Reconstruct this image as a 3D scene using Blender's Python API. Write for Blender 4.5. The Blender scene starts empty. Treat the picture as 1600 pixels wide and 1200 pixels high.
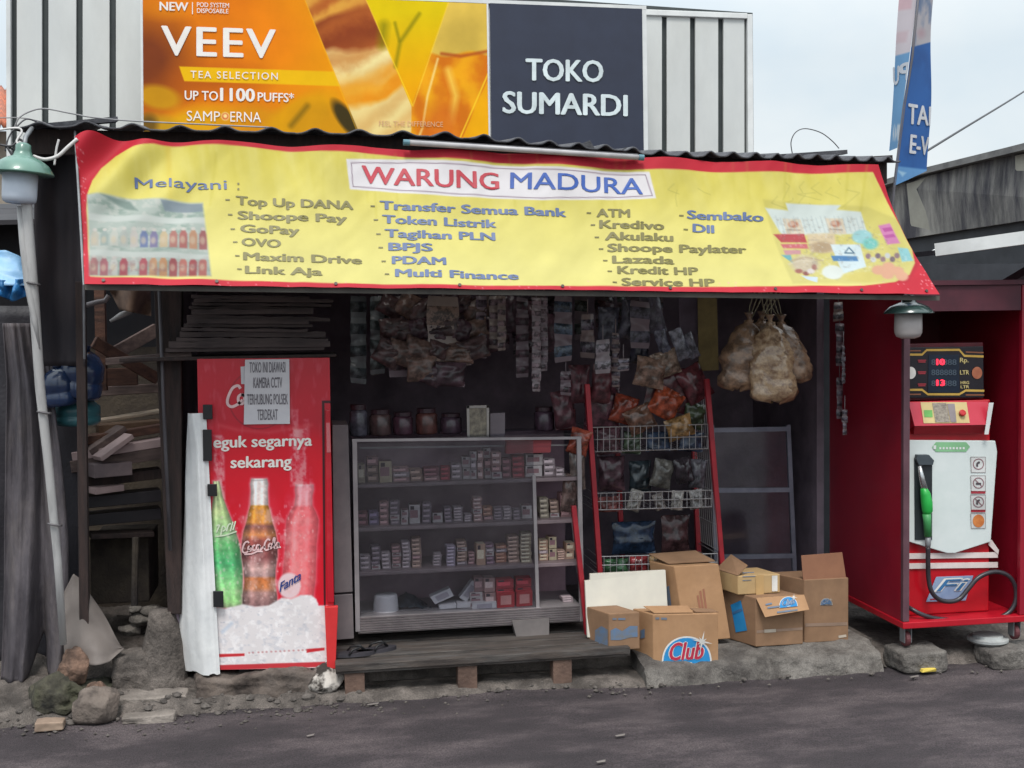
import bpy, math, random
import numpy as np
from mathutils import Vector, Matrix, noise
R = math.radians
random.seed(7); NR = np.random.default_rng(7)
SC = bpy.context.scene
COL = SC.collection

# ------------------------------------------------------------------ camera
F = 1900.0                        # focal length in photo pixels (photo 1600 x 1200)
CAMZ = 2.1
cam_rot = Matrix.Rotation(R(-9.8), 3, 'Z') @ Matrix.Rotation(R(90 - 3.0), 3, 'X') @ Matrix.Rotation(R(-0.8), 3, 'Z')
cd = bpy.data.cameras.new('camera'); cam = bpy.data.objects.new('camera', cd); COL.objects.link(cam)
cam.matrix_world = Matrix.Translation((0, 0, CAMZ)) @ cam_rot.to_4x4()
cd.sensor_width = 36; cd.lens = F / 1600 * 36; cd.clip_end = 600
SC.camera = cam
SC.view_settings.view_transform = 'Standard'; SC.view_settings.look = 'None'
SC.view_settings.exposure = 0.64; SC.view_settings.gamma = 1; SC.view_settings.use_curve_mapping = False

# ------------------------------------------------------------------ sky and sun
SUN_EL, SUN_AZ = R(61), R(194)
w = bpy.data.worlds.new('World'); SC.world = w; w.use_nodes = True
nt = w.node_tree; N = nt.nodes; L = nt.links; N.clear()
out = N.new('ShaderNodeOutputWorld'); bg = N.new('ShaderNodeBackground'); bg.inputs[1].default_value = 0.1
sky = N.new('ShaderNodeTexSky'); sky.sky_type = 'NISHITA'; sky.sun_disc = False
sky.sun_elevation = SUN_EL; sky.sun_rotation = SUN_AZ; sky.dust_density = 3
tc = N.new('ShaderNodeTexCoord'); sep = N.new('ShaderNodeSeparateXYZ'); L.new(tc.outputs['Generated'], sep.inputs[0])
mp = N.new('ShaderNodeMapping'); mp.inputs['Scale'].default_value = (2.2, 2.2, 4.0); L.new(tc.outputs['Generated'], mp.inputs[0])
cn = N.new('ShaderNodeTexNoise'); cn.inputs['Scale'].default_value = 1.6; cn.inputs['Detail'].default_value = 6; cn.inputs['Roughness'].default_value = .5
L.new(mp.outputs[0], cn.inputs[0])
cr = N.new('ShaderNodeValToRGB'); cr.color_ramp.elements[0].position = .36; cr.color_ramp.elements[1].position = .62
cr.color_ramp.elements[0].color = (4.5, 5.25, 5.75, 1); cr.color_ramp.elements[1].color = (5.7, 6.05, 6.15, 1)
L.new(cn.outputs['Fac'], cr.inputs[0])
gr = N.new('ShaderNodeMapRange'); gr.inputs[1].default_value = .2; gr.inputs[2].default_value = .95; gr.inputs[3].default_value = 1.0; gr.inputs[4].default_value = 2.55
L.new(sep.outputs['Z'], gr.inputs[0])
vm = N.new('ShaderNodeVectorMath'); vm.operation = 'SCALE'; L.new(cr.outputs[0], vm.inputs[0]); L.new(gr.outputs[0], vm.inputs['Scale'])
mx = N.new('ShaderNodeMix'); mx.data_type = 'RGBA'; mx.inputs[0].default_value = .9
L.new(sky.outputs[0], mx.inputs[6]); L.new(vm.outputs[0], mx.inputs[7])
L.new(mx.outputs[2], bg.inputs[0]); L.new(bg.outputs[0], out.inputs[0])
sd = bpy.data.lights.new('sun', 'SUN'); sd.energy = 1.5; sd.angle = R(16); sd.color = (1, .97, .92)
so = bpy.data.objects.new('sun', sd); COL.objects.link(so); so.location = (0, 0, 20)
sdir = Vector((math.sin(SUN_AZ) * math.cos(SUN_EL), math.cos(SUN_AZ) * math.cos(SUN_EL), math.sin(SUN_EL)))
so.rotation_euler = sdir.to_track_quat('Z', 'Y').to_euler()

# ------------------------------------------------------------------ helpers: where things stand
def ray(px, py): return (cam_rot @ Vector(((px - 800) / F, (600 - py) / F, -1)))
def at(px, py, Y):
    d = ray(px, py); t = Y / d.y
    return Vector((d.x * t, Y, CAMZ + d.z * t))
def gnd(px, py, z=0.0):
    d = ray(px, py); t = (z - CAMZ) / d.z
    return Vector((d.x * t, d.y * t, z))
_RI = np.array(cam_rot.transposed())
def proj(P):
    P = np.asarray(P, float); c = (P - np.array([0, 0, CAMZ])) @ _RI.T
    return 800 - F * c[..., 0] / c[..., 2], 600 + F * c[..., 1] / c[..., 2]
def lin(c):
    def g(x):
        x = x / 255.0
        return x / 12.92 if x <= .04045 else ((x + .055) / 1.055) ** 2.4
    return (g(c[0]), g(c[1]), g(c[2]), 1)
def interp(x, pts):
    if x <= pts[0][0]: return pts[0][1]
    for (a, b), (c, d) in zip(pts, pts[1:]):
        if x <= c: return b + (d - b) * (x - a) / (c - a)
    return pts[-1][1]

# ------------------------------------------------------------------ materials
MATS = {}
def mat(name, c1, c2=None, rough=.6, scale=6, bump=0., bscale=60, metal=0., stretch=(1, 1, 1), lo=.35, hi=.65,
        dirt=None, dscale=3, damt=.5, grain=0., coat=0., spec=.5, emit=0., trans=0., alpha=1.):
    if name in MATS: return MATS[name]
    m = bpy.data.materials.new(name); m.use_nodes = True; t = m.node_tree; n = t.nodes; l = t.links
    p = n['Principled BSDF']; p.inputs['Roughness'].default_value = rough; p.inputs['Metallic'].default_value = metal
    p.inputs['Specular IOR Level'].default_value = spec
    p.inputs['Coat Weight'].default_value = coat; p.inputs['Transmission Weight'].default_value = trans; p.inputs['Alpha'].default_value = alpha
    if c2 is None: c2 = tuple(x * .86 for x in c1)
    co = n.new('ShaderNodeTexCoord'); ma = n.new('ShaderNodeMapping'); ma.inputs['Scale'].default_value = stretch
    l.new(co.outputs['Object'], ma.inputs[0])
    no = n.new('ShaderNodeTexNoise'); no.inputs['Scale'].default_value = scale; no.inputs['Detail'].default_value = 7; no.inputs['Roughness'].default_value = .6
    l.new(ma.outputs[0], no.inputs[0])
    rp = n.new('ShaderNodeValToRGB'); rp.color_ramp.elements[0].position = lo; rp.color_ramp.elements[1].position = hi
    rp.color_ramp.elements[0].color = lin(c2); rp.color_ramp.elements[1].color = lin(c1); l.new(no.outputs['Fac'], rp.inputs[0])
    col = rp.outputs[0]
    if dirt:
        n2 = n.new('ShaderNodeTexNoise'); n2.inputs['Scale'].default_value = dscale; n2.inputs['Detail'].default_value = 9; n2.inputs['Roughness'].default_value = .7
        l.new(ma.outputs[0], n2.inputs[0])
        r2 = n.new('ShaderNodeMapRange'); r2.inputs[1].default_value = .48; r2.inputs[2].default_value = .66; r2.inputs[4].default_value = damt
        l.new(n2.outputs['Fac'], r2.inputs[0])
        mi = n.new('ShaderNodeMix'); mi.data_type = 'RGBA'; l.new(r2.outputs[0], mi.inputs[0]); l.new(col, mi.inputs[6]); mi.inputs[7].default_value = lin(dirt)
        col = mi.outputs[2]
    if grain:
        ng = n.new('ShaderNodeTexNoise'); ng.inputs['Scale'].default_value = 160; ng.inputs['Detail'].default_value = 3; l.new(co.outputs['Object'], ng.inputs[0])
        rg = n.new('ShaderNodeMapRange'); rg.inputs[1].default_value = .3; rg.inputs[2].default_value = .7; rg.inputs[3].default_value = 1 - grain; rg.inputs[4].default_value = 1 + grain
        l.new(ng.outputs['Fac'], rg.inputs[0]); vg = n.new('ShaderNodeVectorMath'); vg.operation = 'SCALE'; l.new(col, vg.inputs[0]); l.new(rg.outputs[0], vg.inputs['Scale']); col = vg.outputs[0]
    l.new(col, p.inputs['Base Color'])
    if emit:
        l.new(col, p.inputs['Emission Color']); p.inputs['Emission Strength'].default_value = emit
    if bump:
        nb = n.new('ShaderNodeTexNoise'); nb.inputs['Scale'].default_value = bscale; nb.inputs['Detail'].default_value = 6; l.new(ma.outputs[0], nb.inputs[0])
        b = n.new('ShaderNodeBump'); b.inputs['Strength'].default_value = bump; b.inputs['Distance'].default_value = .02
        l.new(nb.outputs['Fac'], b.inputs['Height']); l.new(b.outputs[0], p.inputs['Normal'])
    MATS[name] = m; return m
def print_mat(name, rough=.5, bump=0., bscale=30, coat=0., spec=.5):
    if name in MATS: return MATS[name]
    m = bpy.data.materials.new(name); m.use_nodes = True; t = m.node_tree; n = t.nodes; l = t.links
    p = n['Principled BSDF']; p.inputs['Roughness'].default_value = rough; p.inputs['Coat Weight'].default_value = coat; p.inputs['Specular IOR Level'].default_value = spec
    a = n.new('ShaderNodeAttribute'); a.attribute_name = 'ink'
    co = n.new('ShaderNodeTexCoord'); no = n.new('ShaderNodeTexNoise'); no.inputs['Scale'].default_value = 5; no.inputs['Detail'].default_value = 8
    l.new(co.outputs['Object'], no.inputs[0])
    mr = n.new('ShaderNodeMapRange'); mr.inputs[1].default_value = .3; mr.inputs[2].default_value = .7; mr.inputs[3].default_value = .9; mr.inputs[4].default_value = 1.03
    l.new(no.outputs['Fac'], mr.inputs[0])
    v = n.new('ShaderNodeVectorMath'); v.operation = 'SCALE'; l.new(a.outputs['Color'], v.inputs[0]); l.new(mr.outputs[0], v.inputs['Scale'])
    l.new(v.outputs[0], p.inputs['Base Color'])
    if bump:
        nb = n.new('ShaderNodeTexNoise'); nb.inputs['Scale'].default_value = bscale; nb.inputs['Detail'].default_value = 4; l.new(co.outputs['Object'], nb.inputs[0])
        b = n.new('ShaderNodeBump'); b.inputs['Strength'].default_value = bump; b.inputs['Distance'].default_value = .02
        l.new(nb.outputs['Fac'], b.inputs['Height']); l.new(b.outputs[0], p.inputs['Normal'])
    MATS[name] = m; return m
def glass_mat(name='shop_glass', refl=.07, tint=(230, 232, 235)):
    if name in MATS: return MATS[name]
    m = bpy.data.materials.new(name); m.use_nodes = True; t = m.node_tree; n = t.nodes; l = t.links; n.clear()
    o = n.new('ShaderNodeOutputMaterial'); tr = n.new('ShaderNodeBsdfTransparent'); tr.inputs[0].default_value = lin(tint)
    gl = n.new('ShaderNodeBsdfGlossy'); gl.inputs['Roughness'].default_value = .12
    co = n.new('ShaderNodeTexCoord'); no = n.new('ShaderNodeTexNoise'); no.inputs['Scale'].default_value = 4; no.inputs['Detail'].default_value = 6
    l.new(co.outputs['Object'], no.inputs[0])
    mr = n.new('ShaderNodeMapRange'); mr.inputs[1].default_value = .3; mr.inputs[2].default_value = .7; mr.inputs[3].default_value = refl * .5; mr.inputs[4].default_value = refl * 1.4
    l.new(no.outputs['Fac'], mr.inputs[0])
    x = n.new('ShaderNodeMixShader'); l.new(mr.outputs[0], x.inputs[0]); l.new(tr.outputs[0], x.inputs[1]); l.new(gl.outputs[0], x.inputs[2]); l.new(x.outputs[0], o.inputs[0])
    MATS[name] = m; return m

# ------------------------------------------------------------------ objects
WL = {}
def tag(o, label, cat, group=None):
    o['label'] = label; o['category'] = cat
    if group: o['group'] = group
    return o
def thing(name, label, cat, loc, group=None):
    o = bpy.data.objects.new(name, None); COL.objects.link(o); o.location = loc; o.empty_display_size = .1
    WL[o.name] = Vector(loc); return tag(o, label, cat, group)
class MB:
    def __init__(s, M=None): s.v = []; s.f = []; s.mi = []; s.M = M; s.k = 0
    def add(s, vs, fs):
        b = len(s.v)
        for p in vs:
            p = Vector(p)
            if s.M is not None: p = s.M @ p
            s.v.append(p)
        for f in fs: s.f.append([b + i for i in f]); s.mi.append(s.k)
        return s
    def box(s, x0, x1, y0, y1, z0, z1):
        return s.hexa([(x0, y0, z0), (x1, y0, z0), (x1, y1, z0), (x0, y1, z0), (x0, y0, z1), (x1, y0, z1), (x1, y1, z1), (x0, y1, z1)])
    def hexa(s, p):
        return s.add(p, [(3, 2, 1, 0), (4, 5, 6, 7), (0, 1, 5, 4), (1, 2, 6, 5), (2, 3, 7, 6), (3, 0, 4, 7)])
    def slab(s, pts, d):
        n = len(pts); d = Vector(d); q = [Vector(p) for p in pts]; q2 = [p + d for p in q]
        fs = [tuple(range(n)), tuple(range(2 * n - 1, n - 1, -1))] + [(i, n + i, n + (i + 1) % n, (i + 1) % n) for i in range(n)]
        return s.add(q + q2, fs)
    def beam(s, a, b, w, h, up=(0, 0, 1)):
        a = Vector(a); b = Vector(b); d = (b - a).normalized(); sd_ = d.cross(Vector(up))
        if sd_.length < 1e-4: sd_ = d.cross(Vector((0, 1, 0)))
        sd_.normalize(); u = sd_.cross(d).normalized(); sd_ *= w / 2; u *= h / 2
        return s.hexa([a - sd_ - u, a + sd_ - u, b + sd_ - u, b - sd_ - u, a - sd_ + u, a + sd_ + u, b + sd_ + u, b - sd_ + u])
    def tube(s, pts, r, n=8, cap=True):
        pts = [Vector(p) for p in pts]; m = len(pts); rs = r if isinstance(r, (list, tuple)) else [r] * m
        vs = []; pu = None
        for i, p in enumerate(pts):
            d = (pts[min(i + 1, m - 1)] - pts[max(i - 1, 0)]).normalized()
            if pu is None:
                pu = d.cross(Vector((0, 0, 1)))
                if pu.length < 1e-3: pu = d.cross(Vector((0, 1, 0)))
            pu = (pu - d * pu.dot(d)).normalized(); w_ = d.cross(pu)
            for k in range(n):
                a = 2 * math.pi * k / n; vs.append(p + (pu * math.cos(a) + w_ * math.sin(a)) * rs[i])
        fs = [(i * n + k, i * n + (k + 1) % n, (i + 1) * n + (k + 1) % n, (i + 1) * n + k) for i in range(m - 1) for k in range(n)]
        if cap: fs += [tuple(range(n - 1, -1, -1)), tuple((m - 1) * n + k for k in range(n))]
        return s.add(vs, fs)
    def lathe(s, c, prof, n=20, ax=None, jit=0., seed=0):
        c = Vector(c); vs = []; m = len(prof)
        for i, (r, z) in enumerate(prof):
            for k in range(n):
                a = 2 * math.pi * k / n; rr = r
                if jit: rr = r * (1 + jit * noise.noise(Vector((math.cos(a) * 1.3 + seed, math.sin(a) * 1.3, z * 9 + seed))))
                p = Vector((rr * math.cos(a), rr * math.sin(a), z)); vs.append(c + (ax @ p if ax is not None else p))
        fs = [(i * n + k, i * n + (k + 1) % n, (i + 1) * n + (k + 1) % n, (i + 1) * n + k) for i in range(m - 1) for k in range(n)]
        fs += [tuple(range(n - 1, -1, -1)), tuple((m - 1) * n + k for k in range(n))]
        return s.add(vs, fs)
    def grid(s, P):
        a = len(P); b = len(P[0])
        return s.add([p for r in P for p in r], [(i * b + j, i * b + j + 1, (i + 1) * b + j + 1, (i + 1) * b + j) for i in range(a - 1) for j in range(b - 1)])
    def build(s, name, m, parent=None, smooth=False, bevel=0., thick=0., seg=2, loc=None):
        if parent is not None: o0 = WL[parent.name]
        elif loc is not None: o0 = Vector(loc)
        else:
            xs = [p.x for p in s.v]; ys = [p.y for p in s.v]; zs = [p.z for p in s.v]
            o0 = Vector(((min(xs) + max(xs)) / 2, (min(ys) + max(ys)) / 2, min(zs)))
        me = bpy.data.meshes.new(name); me.from_pydata([tuple(p - o0) for p in s.v], [], s.f)
        ms = m if isinstance(m, (list, tuple)) else [m]
        for x in ms: me.materials.append(x)
        if len(ms) > 1: me.polygons.foreach_set('material_index', s.mi)
        if smooth: me.polygons.foreach_set('use_smooth', [True] * len(me.polygons))
        me.update()
        o = bpy.data.objects.new(name, me); COL.objects.link(o)
        if parent is not None: o.parent = parent
        else: o.location = o0
        WL[o.name] = o0
        if thick:
            md = o.modifiers.new('solidify', 'SOLIDIFY'); md.thickness = thick; md.offset = 0
        if bevel:
            md = o.modifiers.new('bevel', 'BEVEL'); md.width = bevel; md.segments = seg; md.limit_method = 'ANGLE'; md.angle_limit = R(40)
        return o
def dup(root, loc=None, label=None, group=None, rot=None, scale=None):
    r = root.copy(); COL.objects.link(r)
    if loc is not None: r.location = loc
    if rot is not None: r.rotation_euler = rot
    if scale is not None: r.scale = scale
    if label: r['label'] = label
    if group: r['group'] = group
    for ch in list(root.children):
        c = ch.copy(); COL.objects.link(c); c.parent = r
        for g in ch.children:
            d = g.copy(); COL.objects.link(d); d.parent = c
    return r
def struct(o): o['kind'] = 'structure'; return o

# ------------------------------------------------------------------ printed surfaces and lettering
class Surf:                        # a bilinear sheet between four corners, optionally with a bulge function
    def __init__(s, tl, tr, br, bl, disp=None):
        s.c = [np.array(tuple(p), float) for p in (tl, tr, br, bl)]; s.disp = disp
        e = Vector(s.c[1] - s.c[0]); d = Vector(s.c[3] - s.c[0]); s.n = np.array(tuple(d.cross(e).normalized()))
        if s.n[1] > 0: s.n = -s.n
    def bil(s, S, T):
        S = np.asarray(S, float)[..., None]; T = np.asarray(T, float)[..., None]; a, b, c, d = s.c
        return a * (1 - S) * (1 - T) + b * S * (1 - T) + c * S * T + d * (1 - S) * T
    def pt(s, S, T, off=0.):
        P = s.bil(S, T)
        k = off + (s.disp(np.asarray(S, float), np.asarray(T, float)) if s.disp else 0.)
        return P + s.n * np.asarray(k)[..., None]
    def st(s, px, py):
        S = T = .5
        for _ in range(12):
            e = 1e-4
            x, y = proj(s.bil(S, T)); xs, ys = proj(s.bil(S + e, T)); xt, yt = proj(s.bil(S, T + e))
            J = np.array([[(xs - x) / e, (xt - x) / e], [(ys - y) / e, (yt - y) / e]])
            d = np.linalg.solve(J, np.array([px - x, py - y])); S += d[0]; T += d[1]
        return S, T
    def P(s, px, py, off=0.):
        S, T = s.st(px, py); return Vector(s.pt(S, T, off))
def pxsurf(tl, tr, br, bl, Y, disp=None):
    return Surf(at(*tl, Y), at(*tr, Y), at(*br, Y), at(*bl, Y), disp)
_GL = {}
def glyphs(body, bold, space, shear):
    k = (body, bold, space, shear)
    if k in _GL: return _GL[k]
    cu = bpy.data.curves.new('t', 'FONT'); cu.body = body; cu.size = 1; cu.offset = bold; cu.space_character = space; cu.shear = shear
    cu.fill_mode = 'FRONT'; cu.resolution_u = 3; ob = bpy.data.objects.new('t', cu); COL.objects.link(ob)
    dg = bpy.context.evaluated_depsgraph_get(); me = bpy.data.meshes.new_from_object(ob.evaluated_get(dg))
    vs = [(v.co.x, v.co.y) for v in me.vertices]; fs = [list(p.vertices) for p in me.polygons]
    bpy.data.objects.remove(ob); bpy.data.curves.remove(cu); bpy.data.meshes.remove(me)
    _GL[k] = (vs, fs); return _GL[k]
CAP = None
def lettering(mb, surf, body, p0, p1, cap, bold=.0, space=1., shear=0., off=.003, clip=None, mirror=False, shift=(0, 0)):
    """lay text on a sheet: baseline from pixel p0 to p1, capitals cap pixels high"""
    global CAP
    if CAP is None:
        v, _ = glyphs('H', 0, 1, 0); CAP = max(y for _, y in v)
    vs, fs = glyphs(body, 0, space, shear)
    if bold:                       # thicken the strokes by striking the text several times, each layer a hair in front
        for kk, (sx, sy) in enumerate([(-bold, 0), (bold, 0), (0, bold * .45), (0, -bold * .45), (0, 0)]):
            lettering(mb, surf, body, p0, p1, cap, 0, space, shear, off + kk * .00015, clip, mirror, (sx, sy))
        return mb
    x0 = min(v[0] for v in vs); x1 = max(v[0] for v in vs)
    a = np.array(surf.st(*p0)); b = np.array(surf.st(*p1)); u = np.array(surf.st(p0[0], p0[1] - cap)) - a
    V = np.array(vs); t = (V[:, 0] + shift[0] - x0) / (x1 - x0)
    if mirror: t = 1 - t
    h = (V[:, 1] + shift[1]) / CAP
    ST = a + np.outer(t, b - a) + np.outer(h, u)
    tris = fs
    if clip is not None:           # clip to S <= clip
        nv = [tuple(q) for q in ST]; nf = []
        for f in fs:
            poly = [ST[i] for i in f]; o2 = []
            for i in range(len(poly)):
                A, B = poly[i], poly[(i + 1) % len(poly)]
                ia, ib = A[0] <= clip, B[0] <= clip
                if ia: o2.append(A)
                if ia != ib: o2.append(A + (B - A) * ((clip - A[0]) / (B[0] - A[0])))
            if len(o2) > 2:
                k = len(nv); nv += [tuple(q) for q in o2]; nf.append(list(range(k, k + len(o2))))
        ST = np.array(nv); tris = nf
    mb.add([Vector(p) for p in surf.pt(ST[:, 0], ST[:, 1], off)], tris)
    return mb
def strokes(mb, surf, lines, width, off=.003, n=6):
    """pen strokes: each line a list of pixels, width in pixels"""
    for ln in lines:
        P = [Vector((x, y, 0)) for x, y in ln]
        Q = []
        for i in range(len(P) - 1):
            p0 = P[max(i - 1, 0)]; p1 = P[i]; p2 = P[i + 1]; p3 = P[min(i + 2, len(P) - 1)]
            for k in range(n):
                t = k / n
                Q.append(.5 * ((2 * p1) + (p2 - p0) * t + (2 * p0 - 5 * p1 + 4 * p2 - p3) * t * t + (3 * p1 - p0 - 3 * p2 + p3) * t ** 3))
        Q.append(P[-1]); rows = []
        for i, q in enumerate(Q):
            d = (Q[min(i + 1, len(Q) - 1)] - Q[max(i - 1, 0)]); d = d.normalized() if d.length > 0 else Vector((1, 0, 0))
            s_ = Vector((-d.y, d.x, 0)) * width / 2
            rows.append([surf.P(q.x + s_.x, q.y + s_.y, off), surf.P(q.x - s_.x, q.y - s_.y, off)])
        mb.grid(rows)
    return mb
def vnoise(X, Y, seed=0, oct=4):
    r = np.random.default_rng(seed); out_ = 0; amp = 1; tot = 0
    for o in range(oct):
        Lt = r.random((64, 64)); xi = np.floor(X).astype(int); yi = np.floor(Y).astype(int); fx = X - xi; fy = Y - yi
        fx = fx * fx * (3 - 2 * fx); fy = fy * fy * (3 - 2 * fy); g = lambda a, b: Lt[a % 64, b % 64]
        v = (g(xi, yi) * (1 - fx) + g(xi + 1, yi) * fx) * (1 - fy) + (g(xi, yi + 1) * (1 - fx) + g(xi + 1, yi + 1) * fx) * fy
        out_ = out_ + v * amp; tot += amp; amp *= .5; X = X * 2.03 + 7; Y = Y * 2.03 + 3
    return out_ / tot
class Art:                         # an ink print on a Surf: colours per vertex, drawn with shapes in photo pixels
    def __init__(s, surf, nu, nv, base):
        s.surf = surf; s.nu = nu; s.nv = nv
        s.S, s.T = np.meshgrid(np.linspace(0, 1, nu), np.linspace(0, 1, nv)); s.X, s.Y = proj(surf.bil(s.S, s.T))
        s.C = np.zeros((nv, nu, 3)) + np.array(base, float)
    def put(s, col, a):
        a = np.clip(a, 0, 1)[..., None]; s.C = s.C * (1 - a) + np.asarray(col, float) * a
    def sd(s, pts):
        inside = np.zeros(s.X.shape, bool); D = np.full(s.X.shape, 1e9); n = len(pts)
        for i in range(n):
            x0, y0 = pts[i]; x1, y1 = pts[(i + 1) % n]
            dx, dy = x1 - x0, y1 - y0; t = np.clip(((s.X - x0) * dx + (s.Y - y0) * dy) / (dx * dx + dy * dy + 1e-9), 0, 1)
            D = np.minimum(D, np.hypot(s.X - x0 - t * dx, s.Y - y0 - t * dy))
            if y0 != y1:
                c = ((y0 > s.Y) != (y1 > s.Y)) & (s.X < (x1 - x0) * (s.Y - y0) / (y1 - y0) + x0); inside ^= c
        return np.where(inside, D, -D)
    def poly(s, pts, col, soft=1., a=1.):
        m = np.clip(s.sd(pts) / soft + .5, 0, 1) * a; s.put(col, m); return m
    def ell(s, cx, cy, rx, ry, col, rot=0, soft=.15, a=1.):
        c, q = math.cos(rot), math.sin(rot); u = ((s.X - cx) * c + (s.Y - cy) * q) / rx; v = (-(s.X - cx) * q + (s.Y - cy) * c) / ry
        m = np.clip((1 - np.hypot(u, v)) / soft + .5, 0, 1) * a; s.put(col, m); return m
    def line(s, pts, wd, col, soft=1., a=1.):
        D = np.full(s.X.shape, 1e9)
        for (x0, y0), (x1, y1) in zip(pts, pts[1:]):
            dx, dy = x1 - x0, y1 - y0; t = np.clip(((s.X - x0) * dx + (s.Y - y0) * dy) / (dx * dx + dy * dy + 1e-9), 0, 1)
            D = np.minimum(D, np.hypot(s.X - x0 - t * dx, s.Y - y0 - t * dy))
        s.put(col, np.clip((wd / 2 - D) / soft + .5, 0, 1) * a)
    def build(s, name, m, parent=None, off=0., smooth=True, loc=None, thick=0.):
        P = s.surf.pt(s.S, s.T, off); mb = MB(); b = s.nu
        mb.v = [Vector(p) for p in P.reshape(-1, 3)]
        mb.f = [(i * b + j, (i + 1) * b + j, (i + 1) * b + j + 1, i * b + j + 1) for i in range(s.nv - 1) for j in range(b - 1)]
        o = mb.build(name, m, parent, smooth=smooth, loc=loc, thick=thick)
        c = np.clip(s.C, 0, 255) / 255.; l_ = np.where(c <= .04045, c / 12.92, ((c + .055) / 1.055) ** 2.4)
        at_ = o.data.color_attributes.new('ink', 'FLOAT_COLOR', 'POINT')
        at_.data.foreach_set('color', np.concatenate([l_.reshape(-1, 3), np.ones((s.nu * s.nv, 1))], 1).ravel())
        return o
# ================================================================== SETTING
M_road = mat('asphalt', (76, 66, 69), (52, 45, 48), rough=.85, scale=2.2, stretch=(.6, 1.3, 1), bump=1., bscale=110, dirt=(106, 95, 95), dscale=2.2, damt=.6, grain=.6)
M_conc = mat('old_concrete', (112, 103, 97), (66, 60, 56), rough=.9, scale=5, bump=.8, bscale=35, dirt=(52, 46, 42), dscale=7, damt=.75, grain=.3)
M_kerb = mat('kerb_concrete', (124, 118, 112), (74, 69, 66), rough=.92, scale=4, bump=1., bscale=28, dirt=(52, 46, 43), dscale=6, damt=.7, grain=.3)
M_earth = mat('packed_earth', (96, 86, 78), (52, 45, 40), rough=.95, scale=6, bump=1., bscale=40, dirt=(128, 120, 112), dscale=5, damt=.6)
M_stone = mat('grey_stone', (128, 120, 112), (50, 45, 42), rough=.92, scale=7, bump=1., bscale=24, dirt=(34, 31, 29), dscale=5, damt=.8, grain=.35)
M_darkwood = mat('dark_wood', (58, 42, 38), (34, 25, 24), rough=.75, scale=5, stretch=(6, 6, .7), bump=.3)
M_brownwood = mat('brown_wood', (112, 76, 60), (70, 46, 38), rough=.75, scale=5, stretch=(1, 6, 6), bump=.3, dirt=(46, 32, 28), dscale=4, damt=.5)
M_palewood = mat('pale_wood', (136, 108, 84), (98, 74, 58), rough=.8, scale=5, stretch=(1, 6, 6), bump=.3, dirt=(60, 46, 40), dscale=5, damt=.5)
M_black = mat('black_plastic', (26, 25, 28), (18, 17, 20), rough=.5)
M_white = mat('white_paint', (226, 226, 224), (206, 207, 206), rough=.45, scale=3, dirt=(170, 168, 164), dscale=2.2, damt=.3)
M_grey = mat('grey_metal', (138, 140, 142), (112, 113, 116), rough=.45, metal=.3)
M_int = mat('haze_lifted_wall', (136, 121, 132), (100, 89, 99), rough=.8, scale=3, bump=.3, bscale=14)  # wall colour lightened to stand in for haze over the interior

# road: one sheet out to the horizon, finely broken near the kerb
mb = MB(); mb.add([(-250, -250, -.03), (250, -250, -.03), (250, 250, -.03), (-250, 250, -.03)], [(0, 1, 2, 3)])
g = struct(mb.build('ground', M_earth, loc=(0, 0, -.03)))
rows = []
for i in range(60):
    y = -14 + 20.75 * (1 - (1 - i / 59) ** 2)
    rows.append([Vector((-30 + 60 * j / 119, y, .012 * (noise.noise(Vector((j * .16, y * .5, 3))) + .5 * noise.noise(Vector((j * .4, y * 1.3, 8)))) - .004)) for j in range(120)])
mb = MB(); mb.grid(rows); struct(mb.build('road', M_road, smooth=True, loc=(0, 0, 0)))

# rubble pavement between road and shop
def edge_y(x): return 6.63 + .10 * noise.noise(Vector((x * 1.3, 2, 0))) + .05 * noise.noise(Vector((x * 4.1, 5, 0))) + .018 * noise.noise(Vector((x * 14, 1, 0)))
def pave_h(x, y):
    e = edge_y(x); t = max(0, min(1, (y - e) / .14)); t = t * t * (3 - 2 * t)
    top = interp(x, [(-2, .05), (.15, .05), (.35, .035), (1.7, .03), (2.0, .02), (3.3, .05), (3.5, .06)])
    top += interp(x, [(-1.2, .10), (-.4, .05), (.1, 0)]) * max(0, min(1, (y - 6.8) / .5))
    am = interp(x, [(-.3, 1), (.3, .35), (1.8, .3)])
    h = top + am * (.034 * noise.noise(Vector((x * 5, y * 5, 0))) + .026 * noise.noise(Vector((x * 13, y * 13, 2))) + .010 * noise.noise(Vector((x * 31, y * 31, 2))))
    return -.025 + (h + .025) * t
rows = []
for i in range(96):
    y = 6.42 + 2.9 * (i / 95) ** 1.5
    rows.append([Vector((-3.2 + 9.2 * j / 420, y, pave_h(-3.2 + 9.2 * j / 420, y))) for j in range(421)])
mb = MB(); mb.grid(rows); struct(mb.build('pavement', M_conc, smooth=True, loc=(0, 7, 0)))

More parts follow.
